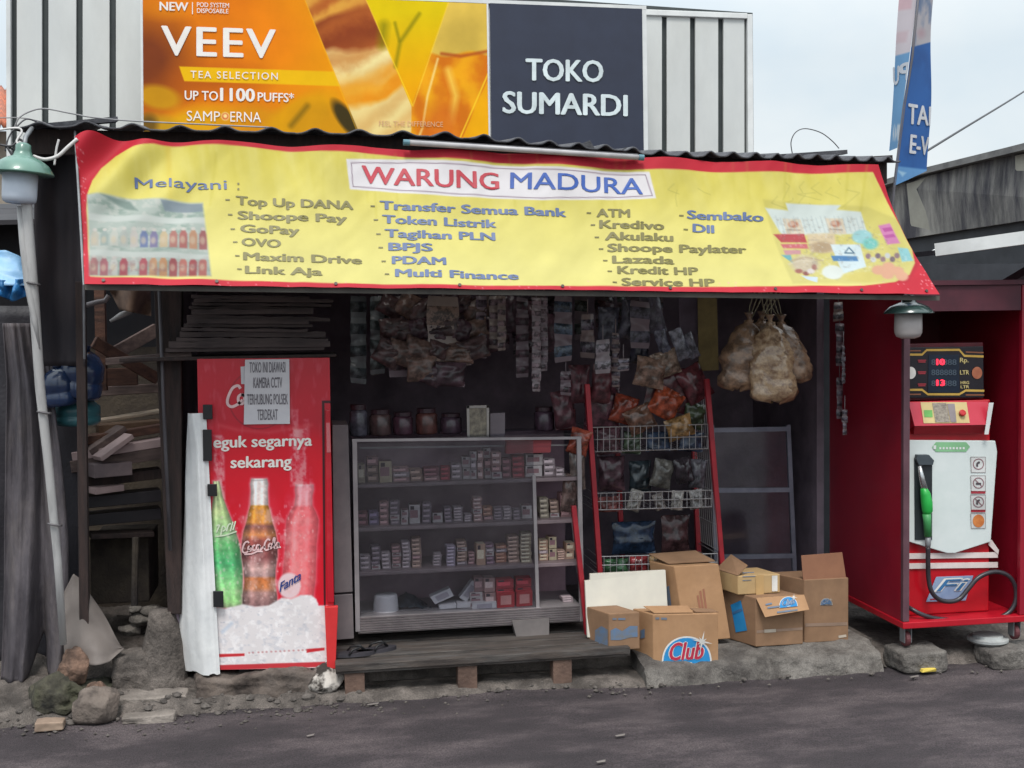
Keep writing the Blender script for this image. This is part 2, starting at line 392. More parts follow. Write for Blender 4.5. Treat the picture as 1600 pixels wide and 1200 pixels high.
# broken kerb in front of the boxes
def kerb(x0, x1, n, top, name='kerb'):
    rows = []
    for j in range(n + 1):
        x = x0 + (x1 - x0) * j / n; e = 6.66 + .03 * noise.noise(Vector((x * 2.2, 9, 0))) + .02 * noise.noise(Vector((x * 9, 4, 0)))
        r = []
        for (dy, z) in [(-.03, -.02), (-.02, .02), (-.012, .05), (0, .07), (.012, .085), (.04, .095), (.09, .102), (.13, .115), (.17, .13), (.35, .13), (.6, .125), (1.2, .12)]:
            k = 1 if dy < .06 else .35
            q = Vector((x * 7, (dy + z) * 9, 1)); q2 = Vector((x * 21, (dy + z) * 22, 5))
            r.append(Vector((x + .012 * noise.noise(q2), e + dy + .028 * k * noise.noise(q) + .012 * k * noise.noise(q2), max(-.02, z * top / .13 + .02 * k * noise.noise(q + Vector((3, 3, 3))) * min(1, z * 14) + .008 * noise.noise(q2 + Vector((2, 2, 2)))))))
        rows.append(r)
    e0 = rows[0]; e1 = rows[-1]
    mb = MB(); mb.grid(rows); b = len(mb.v)
    mb.add(e0 + [Vector((e0[-1].x, e0[-1].y, -.02))], [tuple(range(len(e0) + 1))]); mb.add(e1 + [Vector((e1[-1].x, e1[-1].y, -.02))], [tuple(range(len(e1), -1, -1))])
    return struct(mb.build(name, M_kerb, smooth=True))
kerb(1.90, 3.36, 120, .13)

# ================================================================== SHOP BUILDING
sb = thing('shop_building', 'dark open fronted shop under a wavy corrugated roof, with dim mauve grey inner walls', 'shop', (1.2, 7.2, 0))
XL, XR, YB = -.72, 3.42, 8.9
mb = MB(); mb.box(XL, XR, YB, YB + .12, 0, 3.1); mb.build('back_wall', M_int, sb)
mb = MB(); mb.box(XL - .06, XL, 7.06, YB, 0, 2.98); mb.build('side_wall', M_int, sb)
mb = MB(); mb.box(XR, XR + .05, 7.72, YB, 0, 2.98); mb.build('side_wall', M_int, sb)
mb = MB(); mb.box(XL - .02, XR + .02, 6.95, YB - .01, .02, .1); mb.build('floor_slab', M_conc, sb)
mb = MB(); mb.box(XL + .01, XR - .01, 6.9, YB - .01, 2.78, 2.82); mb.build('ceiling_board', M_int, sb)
# front pillar left of the fridge, and its rough concrete foot
mb = MB(); mb.slab([at(240, 452, 7.02), at(284, 452, 7.02), at(283, 960, 7.02), at(262, 960, 7.02)], (0, .1, 0)); pil = mb.build('pillar', M_darkwood, sb, bevel=.006)
mb = MB(); c = at(256, 1076, 7.06); mb.lathe(c, [(.155, 0), (.15, .05), (.125, .16), (.105, .27), (.085, .37), (.07, .45)], 18, jit=.25, seed=3); mb.build('pillar_foot', M_conc, sb, smooth=True)
mb = MB(); mb.beam(at(1252, 470, 8.2), at(1262, 900, 8.2), .07, .07); mb.build('door_post', M_darkwood, sb)
mb = MB(); mb.beam(at(1170, 505, 8.2), at(1252, 505, 8.2), .05, .05); mb.build('door_head', M_darkwood, sb)
# corrugated roof
M_roof = mat('roof_sheet', (92, 92, 96), (52, 52, 58), rough=.85, scale=4, bump=.4, bscale=30, dirt=(38, 36, 40), dscale=3, damt=.8)
XA, XB = -1.47, 3.47
def roof_edge(x):
    px = interp(x, [(XA, 22), (XB, 1392)])
    return at(px, interp(px, [(22, 203), (120, 200), (240, 206), (640, 214), (800, 228), (1000, 243), (1390, 254)]), 6.72).z
def wave(x):
    p = interp(x, [(XA, .235), (.9, .235), (1.7, .2), (XB, .155)])
    return (.5 + .5 * math.cos(2 * math.pi * (x - .1) / p)) ** 2.2
def roof_z(x, y):
    lift = .018 * noise.noise(Vector((math.floor(x / .9) * 3.1, 0, 0))) * max(0, 1 - (y - 6.7) / .5)
    return roof_edge(x) + .028 * wave(x) + lift + (y - 6.7) * .115 + .006 * noise.noise(Vector((x * 8, y * 5, 0)))
n = 420; rows = []
for y in (6.66, 6.69, 6.9, 7.3, 7.8, 8.4, 9.1):
    rows.append([Vector((XA + (XB - XA) * j / n, (y if XA + (XB - XA) * j / n > -.78 else min(y, 6.7 + (y - 6.7) * .25)) + (.05 * noise.noise(Vector((math.floor((XA + (XB - XA) * j / n) / .9), 7, 0))) + .012 * noise.noise(Vector((j * .2, 3, 0))) if y < 6.8 else 0), roof_z(XA + (XB - XA) * j / n, y if XA + (XB - XA) * j / n > -.78 else min(y, 6.7 + (y - 6.7) * .25)))) for j in range(n + 1)])
mb = MB(); mb.grid(rows); roof = mb.build('roof', M_roof, sb, smooth=True, thick=.009)
mb = MB()
for (a, b) in (((40, 219), (640, 232)), ((640, 232), (1000, 257)), ((1000, 257), (1386, 268))):
    A, B = at(*a, 6.80), at(*b, 6.80); mb.hexa([A + Vector((0, 0, -.07)), B + Vector((0, 0, -.07)), B + Vector((0, .05, -.07)), A + Vector((0, .05, -.07)), A + Vector((0, 0, .06)), B + Vector((0, 0, .06)), B + Vector((0, .05, .06)), A + Vector((0, .05, .06))])
mb.build('fascia_board', M_darkwood, sb)
# slivers of broken sheet lying on the roof edge
for i, (pts, lab) in enumerate([([(795, 229), (812, 219), (822, 229)], 'small broken grey roof sliver below the T of the dark name panel'),
                           ([(850, 231), (868, 222), (880, 233)], 'small broken grey roof sliver under the middle of the dark name panel'),
                           ([(884, 234), (922, 219), (932, 237)], 'largest broken grey roof sliver, under the last letters of the dark name panel'),
                           ([(962, 239), (978, 230), (1000, 241)], 'low broken grey roof sliver beside the right edge of the dark name panel')]):
    mb = MB(); P = [at(x, y, 6.74) for x, y in pts]; mb.slab(P, (.03, .16, .012)); tag(mb.build('roof_scrap', M_roof, smooth=False), lab, 'roof scrap', 'broken slivers on the roof edge')
for i, (a, b, wd, lab) in enumerate([((55, 199), (182, 187), .07, 'dark grey board lying on the left end of the roof'),
                                 ((1185, 247), (1320, 238), .05, 'loose grey strip lying on the right part of the roof'),
                                 ((1290, 252), (1392, 246), .03, 'thin dark batten poking past the right end of the roof')]):
    mb = MB(); mb.beam(at(*a, 6.80), at(*b, 6.95), wd, .025); tag(mb.build('loose_batten', M_roof if i < 2 else M_darkwood), lab, 'batten')

# ================================================================== CLADDING SCREEN behind the billboard
YC = 9.0
cl = thing('cladding_screen', 'white panelled screen with dark vertical grooves standing behind the billboard', 'facade screen', tuple(at(600, 240, YC)))
M_clad = mat('white_cladding', (212, 212, 208), (198, 199, 197), rough=.4, scale=2, dirt=(168, 166, 160), dscale=1.4, damt=.25, stretch=(1, 1, .4))
M_dk = mat('dark_groove', (58, 64, 64), (48, 53, 54), rough=.6)
def rectp(mb, x0, y0, x1, y1, Y, d, sl=0.): mb.slab([at(x0, y0, Y), at(x1, y0 + sl, Y), at(x1, y1, Y), at(x0, y1, Y)], (0, d, 0))
mb = MB(); mb.slab([at(10, -60, YC + .03), at(1176, 20, YC + .03), at(1178, 262, YC + .03), at(10, 262, YC + .03)], (0, .03, 0)); mb.build('backing', M_dk, cl)
for a, b, t in [(26, 65.5, -60), (75.5, 119, -60), (129, 171, -60), (181, 222, -60), (1000, 1034.5, 24), (1042, 1078.5, 26), (1086.5, 1122.5, 27), (1130.5, 1163.5, 28)]:
    mb = MB(); rectp(mb, a, t, b, 262, YC, .025); mb.build('plank', M_clad, cl, bevel=.004)
def one(q, d): mb = MB(); mb.slab(q, (0, d, 0)); mb.build('trim', M_white, cl, bevel=.004)
one([at(9, -60, YC - .02), at(16, -60, YC - .02), at(17, 262, YC - .02), at(10, 262, YC - .02)], .08)
one([at(1168, 22, YC - .02), at(1176, 22, YC - .02), at(1178, 262, YC - .02), at(1169, 262, YC - .02)], .14)
one([at(1000, 14, YC - .02), at(1168, 20.5, YC - .02), at(1168, 29, YC - .02), at(1000, 23, YC - .02)], .08)

# ================================================================== BILLBOARD
YBB = 8.6
bb = thing('billboard', 'wide shop billboard with an orange tea advert beside a dark blue name panel', 'billboard', tuple(at(610, 240, YBB)))
fx = pxsurf((222, -16), (1008, 15), (1011, 262), (224, 262), YBB)
mb = MB(); mb.slab([fx.P(222, -16, -.02), fx.P(1007, 14, -.02), fx.P(1010, 262, -.02), fx.P(224, 262, -.02)], (0, .26, 0)); mb.build('cabinet', M_white, bb)
mb = MB()
mb.slab([fx.P(220, -22), fx.P(1010, 9), fx.P(1010, 15), fx.P(220, -16)], (0, .05, 0)); mb.slab([fx.P(1003, 15), fx.P(1010, 15.5), fx.P(1013, 262), fx.P(1006, 262)], (0, .05, 0))
mb.slab([fx.P(219, -16), fx.P(223, -16), fx.P(225, 262), fx.P(221, 262)], (0, .05, 0)); mb.slab([fx.P(760, 5), fx.P(763, 5), fx.P(767, 262), fx.P(764, 262)], (0, .02, 0))
mb.build('frame', M_white, bb)
s1 = pxsurf((223, -15), (760, 6), (764, 262), (225, 262), YBB)
A = Art(s1, 430, 200, (226, 126, 18)); X, Y = A.X, A.Y
nz = vnoise(X / 60, Y / 60, 3); nf = vnoise(X / 14, Y / 14, 5)
A.put((238, 160, 8), np.clip((X - 380) / 140, 0, 1) * .9); A.put((240, 138, 20), np.clip(1 - np.hypot((X - 410) / 90, (Y - 60) / 60), 0, 1))
A.put((120, 58, 40), np.clip(1.35 - np.hypot((X - 228) / 75, (Y - 95) / 78), 0, 1) * .95); A.put((176, 86, 26), np.clip(1.2 - np.hypot((X - 330) / 90, (Y - 125) / 34), 0, 1) * .7)
A.put((236, 146, 24), np.clip(1 - np.hypot((X - 262) / 60, (Y - 14) / 24), 0, 1) * .8)
for e in [(248, 152, 34, 18, (206, 158, 30), .2), (300, 210, 70, 40, (226, 178, 22), -.3), (240, 205, 40, 26, (190, 150, 40), 0), (400, 200, 70, 34, (214, 150, 24), .2), (470, 180, 60, 26, (222, 164, 10), -.5), (500, 205, 50, 40, (206, 150, 20), .4)]: A.ell(*e[:5], rot=e[5], soft=.5, a=.85)
A.ell(232, 195, 14, 16, (96, 74, 40), soft=.8, a=.8)
A.line([(455, 196), (480, 166)], 8, (120, 96, 20), 8, .7); A.ell(541, 186, 34, 12, (64, 54, 30), rot=.95, soft=.5)
A.poly([(280, 104), (524, 112), (536, 135), (288, 127)], (236, 190, 20), 1.5)
VL = [(470, -16), (566, -14), (647, 165), (640, 230), (570, 230)]
m = np.clip(A.sd(VL) / 1.5 + .5, 0, 1); wv = Y + (X - 560) * .42 + 14 * np.sin((X * .8 + Y * .3) / 30) + 22 * (vnoise(X / 50, Y / 50, 8) - .5); st = .5 + .5 * np.sin(wv / 8 + (X - 560) / 40 + nf * 1.6); st = st * .7 + nf * .3
base = np.zeros(A.C.shape)
for lo, hi, c0, c1 in [(-160, 16, (232, 178, 96), (176, 92, 52)), (16, 70, (136, 62, 40), (176, 96, 56)), (70, 104, (246, 238, 226), (206, 150, 110)), (104, 124, (240, 226, 210), (232, 160, 60)), (124, 156, (232, 148, 30), (238, 176, 70)), (150, 260, (240, 226, 206), (222, 186, 150))]:
    k = np.clip((wv - lo) / 10, 0, 1) * np.clip((hi + 300 - wv) / 10, 0, 1); base = base * (1 - k[..., None]) + (np.array(c0) * st[..., None] + np.array(c1) * (1 - st[..., None])) * k[..., None]
A.C = A.C * (1 - m[..., None]) + base * m[..., None]
m = A.poly([(566, -16), (706, -12), (643, 166)], (226, 204, 4), 1.5); A.put((238, 172, 0), m * np.clip((Y - 20) / 120, 0, 1))
for ln, wd in [([(655, 22), (625, 66), (618, 104)], 5), ([(617, 36), (624, 64)], 4), ([(600, 40), (597, 70)], 12)]: A.line(ln, wd, (128, 126, 0), wd * 1.2, .75)
m = np.clip(A.sd([(706, -12), (770, -10), (770, 240), (642, 240), (643, 166)]) / 1.5 + .5, 0, 1)
st2 = .5 + .5 * np.sin((X * .9 - Y * .25) / 9 + nz * 6 + nf * 1.5)
liq = np.array((214, 120, 26)) * st2[..., None] + np.array((240, 172, 30)) * (1 - st2[..., None]); top = np.array((238, 208, 120)) * (.7 + .3 * nz[..., None] + .08)
k = np.clip((Y - 82 - 4 * np.sin(X / 12)) / 5, 0, 1)[..., None]; A.C = A.C * (1 - m[..., None]) + (top * (1 - k) + liq * k) * m[..., None]
A.line([(690, 84), (720, 88), (764, 80)], 5, (176, 84, 40), 4, .85); A.line([(684, 92), (668, 150), (660, 200), (650, 226)], 3, (250, 232, 206), 3, .9); A.line([(700, 110), (712, 150), (704, 190)], 10, (250, 216, 120), 10, .8)
A.ell(690, 200, 26, 40, (214, 112, 40), soft=.8, a=.8); A.poly([(764, 120), (764, 240), (712, 240)], (240, 178, 10), 1.5, .85); A.line([(764, 112), (708, 240)], 2, (250, 214, 60), 1.5)
A.line([(566, -14), (645, 166), (706, -12)], 1.6, (250, 220, 80), 1.5, .8); A.line([(470, -16), (572, 240)], 1.4, (246, 190, 60), 1.5, .7)
A.ell(352, 182, 6.5, 6.5, (240, 222, 206), soft=.3); A.ell(352, 182, 5.2, 5.2, (214, 110, 80), soft=.3); A.ell(352, 181.5, 3, 3, (246, 226, 206), soft=.4)
A.C *= np.array((1., .955, .70)); A.C = np.clip(A.C, 0, 255)
A.build('advert_panel', print_mat('advert_print', .45, spec=.12), bb, off=.004)
s2 = pxsurf((765, 5), (1003, 14), (1006, 262), (768, 262), YBB)
mb = MB(); mb.grid([[Vector(s2.pt(i / 8, j / 6, .004)) for i in range(9)] for j in range(7)]); mb.build('name_panel', mat('navy_print', (42, 47, 66), (38, 42, 60), rough=.35), bb)
M_lw = mat('white_ink', (238, 232, 226), (230, 222, 214), rough=.5)
T = lambda *a, **k: lettering(MB(), fx, *a, **k).build('lettering', M_lw, bb); kw = dict(off=.009)
T('NEW', (250, 16.5), (294, 17.5), 13, bold=.03, **kw); T('POD SYSTEM', (308, 11.2), (358, 12.5), 7, bold=.01, **kw); T('DISPOSABLE', (308, 20.5), (357, 21.5), 7, bold=.01, **kw); T('|', (300.2, 18), (301.6, 18), 14, **kw)
T('VEEV', (253, 86), (430, 91), 45, bold=.018, space=1.12, **kw); T('TEA SELECTION', (298, 122), (434, 125), 11, bold=.008, space=1.25, **kw)
T('UP TO', (289, 156), (340.5, 157.3), 14, bold=.02, **kw); T('1100', (345, 157.5), (397.5, 158.8), 19.5, bold=.035, **kw); T('PUFFS*', (403, 158.3), (459, 160), 13.5, bold=.02, **kw)
T('SAMP', (292, 189), (344, 190), 15.5, **kw); T('ERNA', (360, 190.3), (408, 191.3), 15.5, **kw)
mb = MB(); lettering(mb, fx, 'FEEL THE DIFFERENCE', (592, 197), (692, 198.6), 8, off=.009); mb.build('faint_lettering', mat('faint_ink', (228, 178, 130)), bb)
for b_, p, q in (('TOKO', (822, 125.5), (941, 128.3)), ('SUMARDI', (786, 176.5), (979, 181.5))): lettering(MB(), fx, b_, p, q, 33, bold=.03, off=.012).build('lettering', mat('pale_ink', (222, 232, 234)), bb)

# ================================================================== VINYL BANNER
bdisp = lambda S, T: (-.05 * np.sin(np.pi * np.clip(T, 0, 1)) + .016 * np.sin(S * 46 + T * 3) * np.exp(-T * 4) + .022 * (vnoise(np.abs(S) * 16 + 3, np.abs(T) * 1.6 + 3, 11, 3) - .5) + .010 * (vnoise(np.abs(S) * 38 + T * 6 + 3, np.abs(T) * 4 + 3, 12, 2) - .5)
                     + .055 * np.exp(-((S - T * .10 + .00) * 12) ** 2) * np.exp(-T * 3) * np.sin(S * 90 + T * 16))
Sb = Surf(at(118, 214, 6.66), at(1371, 259, 6.66), at(1468, 460, 6.28), at(132, 444, 6.28), bdisp)
bn = thing('vinyl_banner', 'long yellow vinyl awning banner with a red border and lists of services', 'banner', tuple((at(132, 439, 6.28) + at(1468, 452, 6.28)) / 2))
RED, YEL = (194, 32, 50), (220, 206, 106)
A = Art(Sb, 900, 150, RED); X, Y, S, Tt = A.X, A.Y, A.S, A.T
A.put((196, 34, 50), np.clip((vnoise(S * 60, Tt * 8, 2) - .45) * 4, 0, 1) * .5)
yp = [(141, 431), (136, 380), (133, 322), (135, 296), (142, 274), (156, 255), (180, 239), (208, 229), (240, 224), (330, 227), (450, 233), (600, 241), (800, 253), (1000, 262), (1200, 267), (1364, 269), (1386, 302), (1412, 345), (1431, 384), (1434, 406), (1424, 426), (1400, 439), (1350, 445), (1100, 447), (850, 446), (600, 443), (350, 437)]
m = A.poly(yp, YEL, 1.6)
g = np.clip((Y - 225) / 120, 0, 1); A.put((206, 188, 62), m * (1 - g) * np.clip((vnoise(S * 70, Tt * 3, 4) - .3) * 2.2, 0, 1) * .7); A.put((214, 204, 128), m * np.clip((Tt - .25) * 1.2, 0, .7))
A.put((214, 182, 60), m * np.exp(-((X - 262 - (Y - 230) * .05) / 5) ** 2) * np.clip(1 - (Y - 220) / 110, 0, 1) * .55)
for k in range(26):
    x = 300 + 1060 * NR.random(); hgt = 20 + 60 * NR.random(); A.line([(x, 240), (x + 6 * NR.normal() + 5, 262 + hgt)], 3, (190, 176, 60), 5, .28 * NR.random() + .08)
for k in range(14):
    x = 1040 + 300 * NR.random(); y = 275 + 40 * NR.random(); A.line([(x, y), (x + 14 * NR.normal(), y + 10 * NR.random()), (x + 26 * NR.normal(), y + 30 * NR.random())], 1.2, (150, 146, 70), 1.5, .35)
for k in range(120):
    x, y = (120 + 12 * NR.random(), 230 + 205 * NR.random()) if k < 40 else ((1440 + 24 * NR.random(), 400 + 50 * NR.random()) if k < 70 else (120 + 1340 * NR.random(), 447 + 6 * NR.normal())); A.ell(x, y, 1.2, 1.2, (240, 170, 170), soft=.8, a=.6)
# printed shelf picture, left
fp = [(134, 298), (150, 297), (316, 309), (330, 431), (139, 430)]; fm = np.clip(A.sd(fp) / 4 + .5, 0, 1); hold = A.C.copy()
A.put((196, 208, 196), np.ones(X.shape)); n1 = vnoise(X / 9, Y / 7, 21); n2 = vnoise(X / 26, Y / 10, 22)
A.put((150, 174, 160), np.clip((n2 - .5) * 5, 0, 1) * .8); A.put((226, 226, 214), np.clip((n1 - .52) * 6, 0, 1) * .6)
A.poly([(155, 298), (200, 305), (214, 322), (196, 318)], (120, 146, 136), 4, .8); A.poly([(250, 306), (316, 311), (316, 324), (256, 322)], (130, 146, 160), 3, .8)
for r0 in (1, 2):
    yb = lambda x: (378 if r0 == 1 else 428) + (x - 134) * .03; y0 = 352 if r0 == 1 else 398
    for i in range(12):
        x = 146 + i * 15.5; w_ = 6.2
        c = [(214, 206, 186), (170, 186, 178), (220, 220, 206), (196, 200, 190), (220, 210, 200), (108, 124, 176), (130, 120, 166), (226, 196, 150), (196, 116, 104), (190, 96, 90), (214, 150, 110), (176, 90, 90)][i] if r0 == 1 else [(196, 120, 120), (190, 96, 108), (224, 220, 210), (190, 56, 74), (214, 216, 206), (196, 70, 84), (226, 160, 110), (222, 150, 96), (176, 60, 66), (214, 110, 96), (180, 56, 62), (206, 100, 90)][i]
        A.poly([(x - w_, yb(x)), (x - w_, y0 + 8), (x - 2.5, y0 + 1), (x + 2.5, y0 + 1), (x + w_, y0 + 8), (x + w_, yb(x))], c, 2.5, .92); A.ell(x, y0 - 1, 3.4, 2.6, (230, 222, 210), soft=.6); A.ell(x - 1, y0 + 17, 4, 6, (236, 214, 180), soft=.8, a=.6)
for yy in (326, 385): A.poly([(130, yy), (332, yy + 8), (332, yy + 17), (130, yy + 10)], (224, 230, 220), 3)
A.put((236, 230, 200), np.full(X.shape, .08)); A.C *= .84 - .10 * np.clip((Y - 330) / 90, 0, 1)[..., None]; A.put((120, 84, 84), np.clip((Y - 392) / 20, 0, 1) * np.clip((n1 - .45) * 3, 0, 1) * .5); A.C = hold * (1 - fm[..., None]) + A.C * fm[..., None]
# printed groceries, right
A.poly([(1200, 318), (1236, 322), (1232, 311), (1318, 315), (1312, 322), (1350, 325), (1362, 358), (1228, 360)], (216, 224, 214), 2.5)
for x0 in (1232, 1298):
    A.poly([(x0 - 4, 334), (x0 + 24, 335), (x0 + 31, 358), (x0 + 3, 358)], (222, 206, 178), 1.5); A.ell(x0 + 13, 343, 8, 5, (190, 128, 100), soft=.6); A.ell(x0 + 11, 342, 4, 3, (216, 176, 150), soft=.6); A.line([(x0 + 4, 351), (x0 + 24, 352)], 2, (170, 150, 130), 1.5)
for x in range(1217, 1356, 7): A.line([(x, 330 + 5 * NR.random()), (x + 7, 355)], 1.4, (180, 190, 188), 1.5, .6)
A.poly([(1214, 358), (1262, 358), (1266, 372), (1226, 371)], (186, 70, 74), 2); A.poly([(1225, 374), (1266, 374), (1268, 382), (1229, 381)], (206, 106, 110), 2); A.poly([(1229, 384), (1256, 384), (1256, 391), (1232, 392)], (206, 150, 150), 2)
A.poly([(1266, 358), (1310, 358), (1312, 388), (1272, 388)], (222, 200, 160), 4); A.ell(1290, 380, 20, 9, (186, 160, 124), soft=.5); A.poly([(1226, 392), (1240, 392), (1244, 408)], (110, 170, 176), 2)
A.ell(1353, 363, 16, 11, (160, 208, 206), soft=.3); A.ell(1366, 374, 12, 9, (120, 196, 182), soft=.5); A.poly([(1378, 346), (1396, 342), (1412, 374), (1392, 376)], (214, 130, 176), 2.5); A.poly([(1384, 350), (1398, 348), (1401, 354), (1388, 356)], (186, 84, 150), 1.5); A.poly([(1386, 361), (1402, 359), (1405, 364), (1390, 366)], (190, 90, 156), 1.5)
A.poly([(1303, 375), (1350, 375), (1358, 412), (1320, 424)], (214, 228, 226), 2); A.poly([(1303, 394), (1344, 394), (1346, 402), (1306, 403)], (80, 130, 176), 2); A.line([(1325, 389), (1332, 380), (1340, 389), (1325, 389)], 2, (80, 110, 130), 1.2)
for i in range(7): A.ell(1362 + i * 7.4, 394 + (i % 2) * 6, 4.2, 4.6, [(150, 120, 124), (206, 206, 200), (120, 100, 110)][i % 3], soft=.5)
A.poly([(1408, 381), (1424, 382), (1432, 402), (1414, 404)], (150, 206, 206), 2); A.ell(1262, 408, 22, 15, (206, 190, 160), soft=.5); A.ell(1251, 420, 6, 4, (166, 106, 92), soft=.6); A.ell(1262, 424, 5, 3.4, (150, 90, 82), soft=.6); A.ell(1276, 413, 4, 5, (170, 120, 106), soft=.7); A.ell(1270, 420, 6, 4, (226, 214, 206), soft=.6); A.line([(1240, 402), (1262, 396), (1290, 402)], 2.4, (186, 166, 130), 2, .8); A.line([(1236, 408), (1256, 401), (1276, 404)], 1.6, (226, 212, 180), 2, .8)
gn = vnoise(X / 5, Y / 4, 71); gmk = np.clip(A.sd([(1210, 330), (1350, 330), (1440, 400), (1400, 436), (1250, 440)]) / 6, 0, 1); A.put((150, 140, 130), gmk * np.clip((gn - .6) * 6, 0, 1) * .35); A.put((236, 234, 226), gmk * np.clip((.36 - gn) * 6, 0, 1) * .4)
A.ell(1304, 422, 17, 12, (224, 228, 216), soft=.25); A.poly([(1254, 428), (1280, 430), (1278, 440), (1262, 434)], (206, 220, 226), 1.5); A.ell(1355, 430, 32, 9, (216, 200, 110), soft=.5)
for x, y in [(1376, 418), (1392, 413), (1406, 420), (1390, 426), (1412, 429)]: A.ell(x, y, 10, 8, (226, 170, 136), soft=.4)
gm = np.clip(A.sd([(1196, 306), (1360, 318), (1420, 340), (1440, 410), (1420, 440), (1240, 442)]) / 4 + .5, 0, 1)[..., None]; A.C *= 1 - .07 * gm
# white title box
A.poly([(541, 248), (640, 246), (790, 256), (1016, 266), (1028, 304), (850, 307), (690, 299), (547, 290)], (226, 220, 218), 1.5)
A.line([(549, 253), (640, 251), (790, 260), (1010, 270), (1022, 300), (850, 304), (690, 295), (552, 286), (549, 253)], 1.4, (120, 96, 110), 1.2, .8)
A.C *= np.array((.885, .885, .90))
A.build('fabric', print_mat('vinyl_print', .62, spec=.25), bn)
mb = MB(); lettering(mb, Sb, 'WARUNG', (566, 281), (781, 290.5), 24, bold=.022); mb.build('red_lettering', mat('red_ink', (176, 44, 60), (166, 40, 54), rough=.5), bn)
mb = MB(); lettering(mb, Sb, 'MADURA', (799, 289), (1007, 297.5), 23, bold=.012); mb.build('blue_lettering', mat('blue_ink', (40, 80, 158), (36, 72, 146), rough=.5), bn)
mb = MB()
for b_, p, q in [('Melayani', (209, 285), (354, 290.5)), ('Transfer Semua Bank', (595, 320), (887, 331.5)), ('Token Listrik', (599, 341.5), (777, 348)), ('Tagihan PLN', (603, 364), (775, 368.5)), ('BPJS', (609, 386), (676, 387.5)), ('PDAM', (614, 408.5), (697, 410.5)), ('Multi Finance', (619, 430), (810, 435)), ('Sembako', (1078, 335), (1197, 338.5)), ('Dll', (1087, 355.5), (1119, 357.5))]:
    lettering(MB(), Sb, b_, p, q, 14 if b_ == 'Melayani' else 12.5, bold=.006 if b_ == 'Melayani' else .042).build('lettering', mat('slate_ink', (80, 96, 134), (72, 88, 126), rough=.5), bn)
mb = MB()
for b_, p, q in [('Top Up DANA', (369, 313), (552, 320)), ('Shoope Pay', (372, 335), (542, 340.5)), ('GoPay', (376, 356.5), (467, 360)), ('OVO', (378, 379), (438, 381)), ('Maxim Drive', (381, 402.5), (565, 408.5)), ('Link Aja', (384, 425), (503, 428.5)), ('ATM', (936, 331.5), (987, 332.5)), ('Kredivo', (940.5, 349.5), (1040.5, 352)), ('Akulaku', (949, 368.5), (1054.5, 370.5)), ('Shoope Paylater', (953, 387.5), (1170, 390)), ('Lazada', (960, 407), (1055, 408.5)), ('Kredit HP', (967, 425), (1092, 426.5)), ('Service HP', (973, 445), (1117, 446))]:
    lettering(MB(), Sb, b_, p, q, 12.5, bold=.042).build('lettering', mat('olive_ink', (106, 98, 42), (98, 90, 38), rough=.5), bn)
for x, y in [(355, 306), (359, 328), (363, 350.5), (367, 372.5), (370.5, 396), (374, 418), (583, 315.6), (588, 336.5), (592, 359), (595.5, 381), (600, 404), (605, 425.6), (923, 325.6), (929.5, 344), (935.5, 364), (942, 382.6), (948, 402), (954, 421), (961, 440), (1068, 330.5), (1075, 352)]:
    strokes(MB(), Sb, [[(x - 3.5, y), (x + 3.5, y + .2)]], 2.2, n=1).build('dash', MATS['olive_ink'], bn)
for x, y in [(372, 282), (372, 290)]: strokes(MB(), Sb, [[(x - 1.5, y), (x + 1.5, y)]], 3, n=1).build('dash', MATS['olive_ink'], bn)
for S_ in (.02, .14, .27, .41, .53, .66, .79, .9, .985):
    mb = MB(); c = Vector(Sb.pt(S_, .975, .004)); mb.lathe(c, [(.004, 0), (.009, 0), (.009, .004), (.004, .004)], 12, Matrix.Rotation(R(60), 3, 'X')); mb.build('eyelet', mat('eyelet', (70, 62, 58), metal=.5, rough=.5), bn)
mb = MB(); mb.beam(at(133, 449, 6.33), at(1466, 466, 6.33), .03, .026); mb.build('batten', mat('grey_batten', (96, 92, 84), (70, 66, 62)), bn)
mb = MB(); mb.tube([at(117, 205, 6.7), at(124, 320, 6.5), at(131, 445, 6.32), at(132, 560, 6.5)], .006); mb.build('end_cord', M_grey, bn)
# ================================================================== DRINKS FRIDGE
YF = 6.86
f_ = pxsurf((308, 561), (515, 559), (523, 1043), (317, 1047), YF)
ck = thing('drinks_fridge', 'tall red drinks fridge with faded bottle advert on its door, on a rough stone slab', 'fridge', tuple(at(420, 1045, YF + .3)))
M_red = mat('red_enamel', (190, 14, 36), (172, 12, 32), rough=.35, scale=3, dirt=(206, 90, 96), dscale=2.6, damt=.28, coat=.2)
M_red2 = mat('faded_red_plastic', (214, 52, 52), (198, 44, 46), rough=.45)
mb = MB(); q = [f_.P(308, 561, -.012), f_.P(515, 559, -.012), f_.P(523, 1040, -.012), f_.P(317, 1044, -.012)]; mb.slab(q, (0, .62, 0)); mb.build('cabinet', M_red, ck, bevel=.012)
A = Art(f_, 230, 500, (212, 10, 36)); X, Y = A.X, A.Y
n1 = vnoise(X / 7, Y / 26, 31); n2 = vnoise(X / 22, Y / 40, 32); n3 = vnoise(X / 5, Y / 5, 33)
A.put((186, 26, 46), np.clip((690 - Y) / 30, 0, 1) * .75); A.put((206, 92, 100), np.clip((n1 - .55) * 5, 0, 1) * np.clip((690 - Y) / 20, 0, 1) * .45)  # upper door painted duller red for the awning's shade, with pale frost flecks
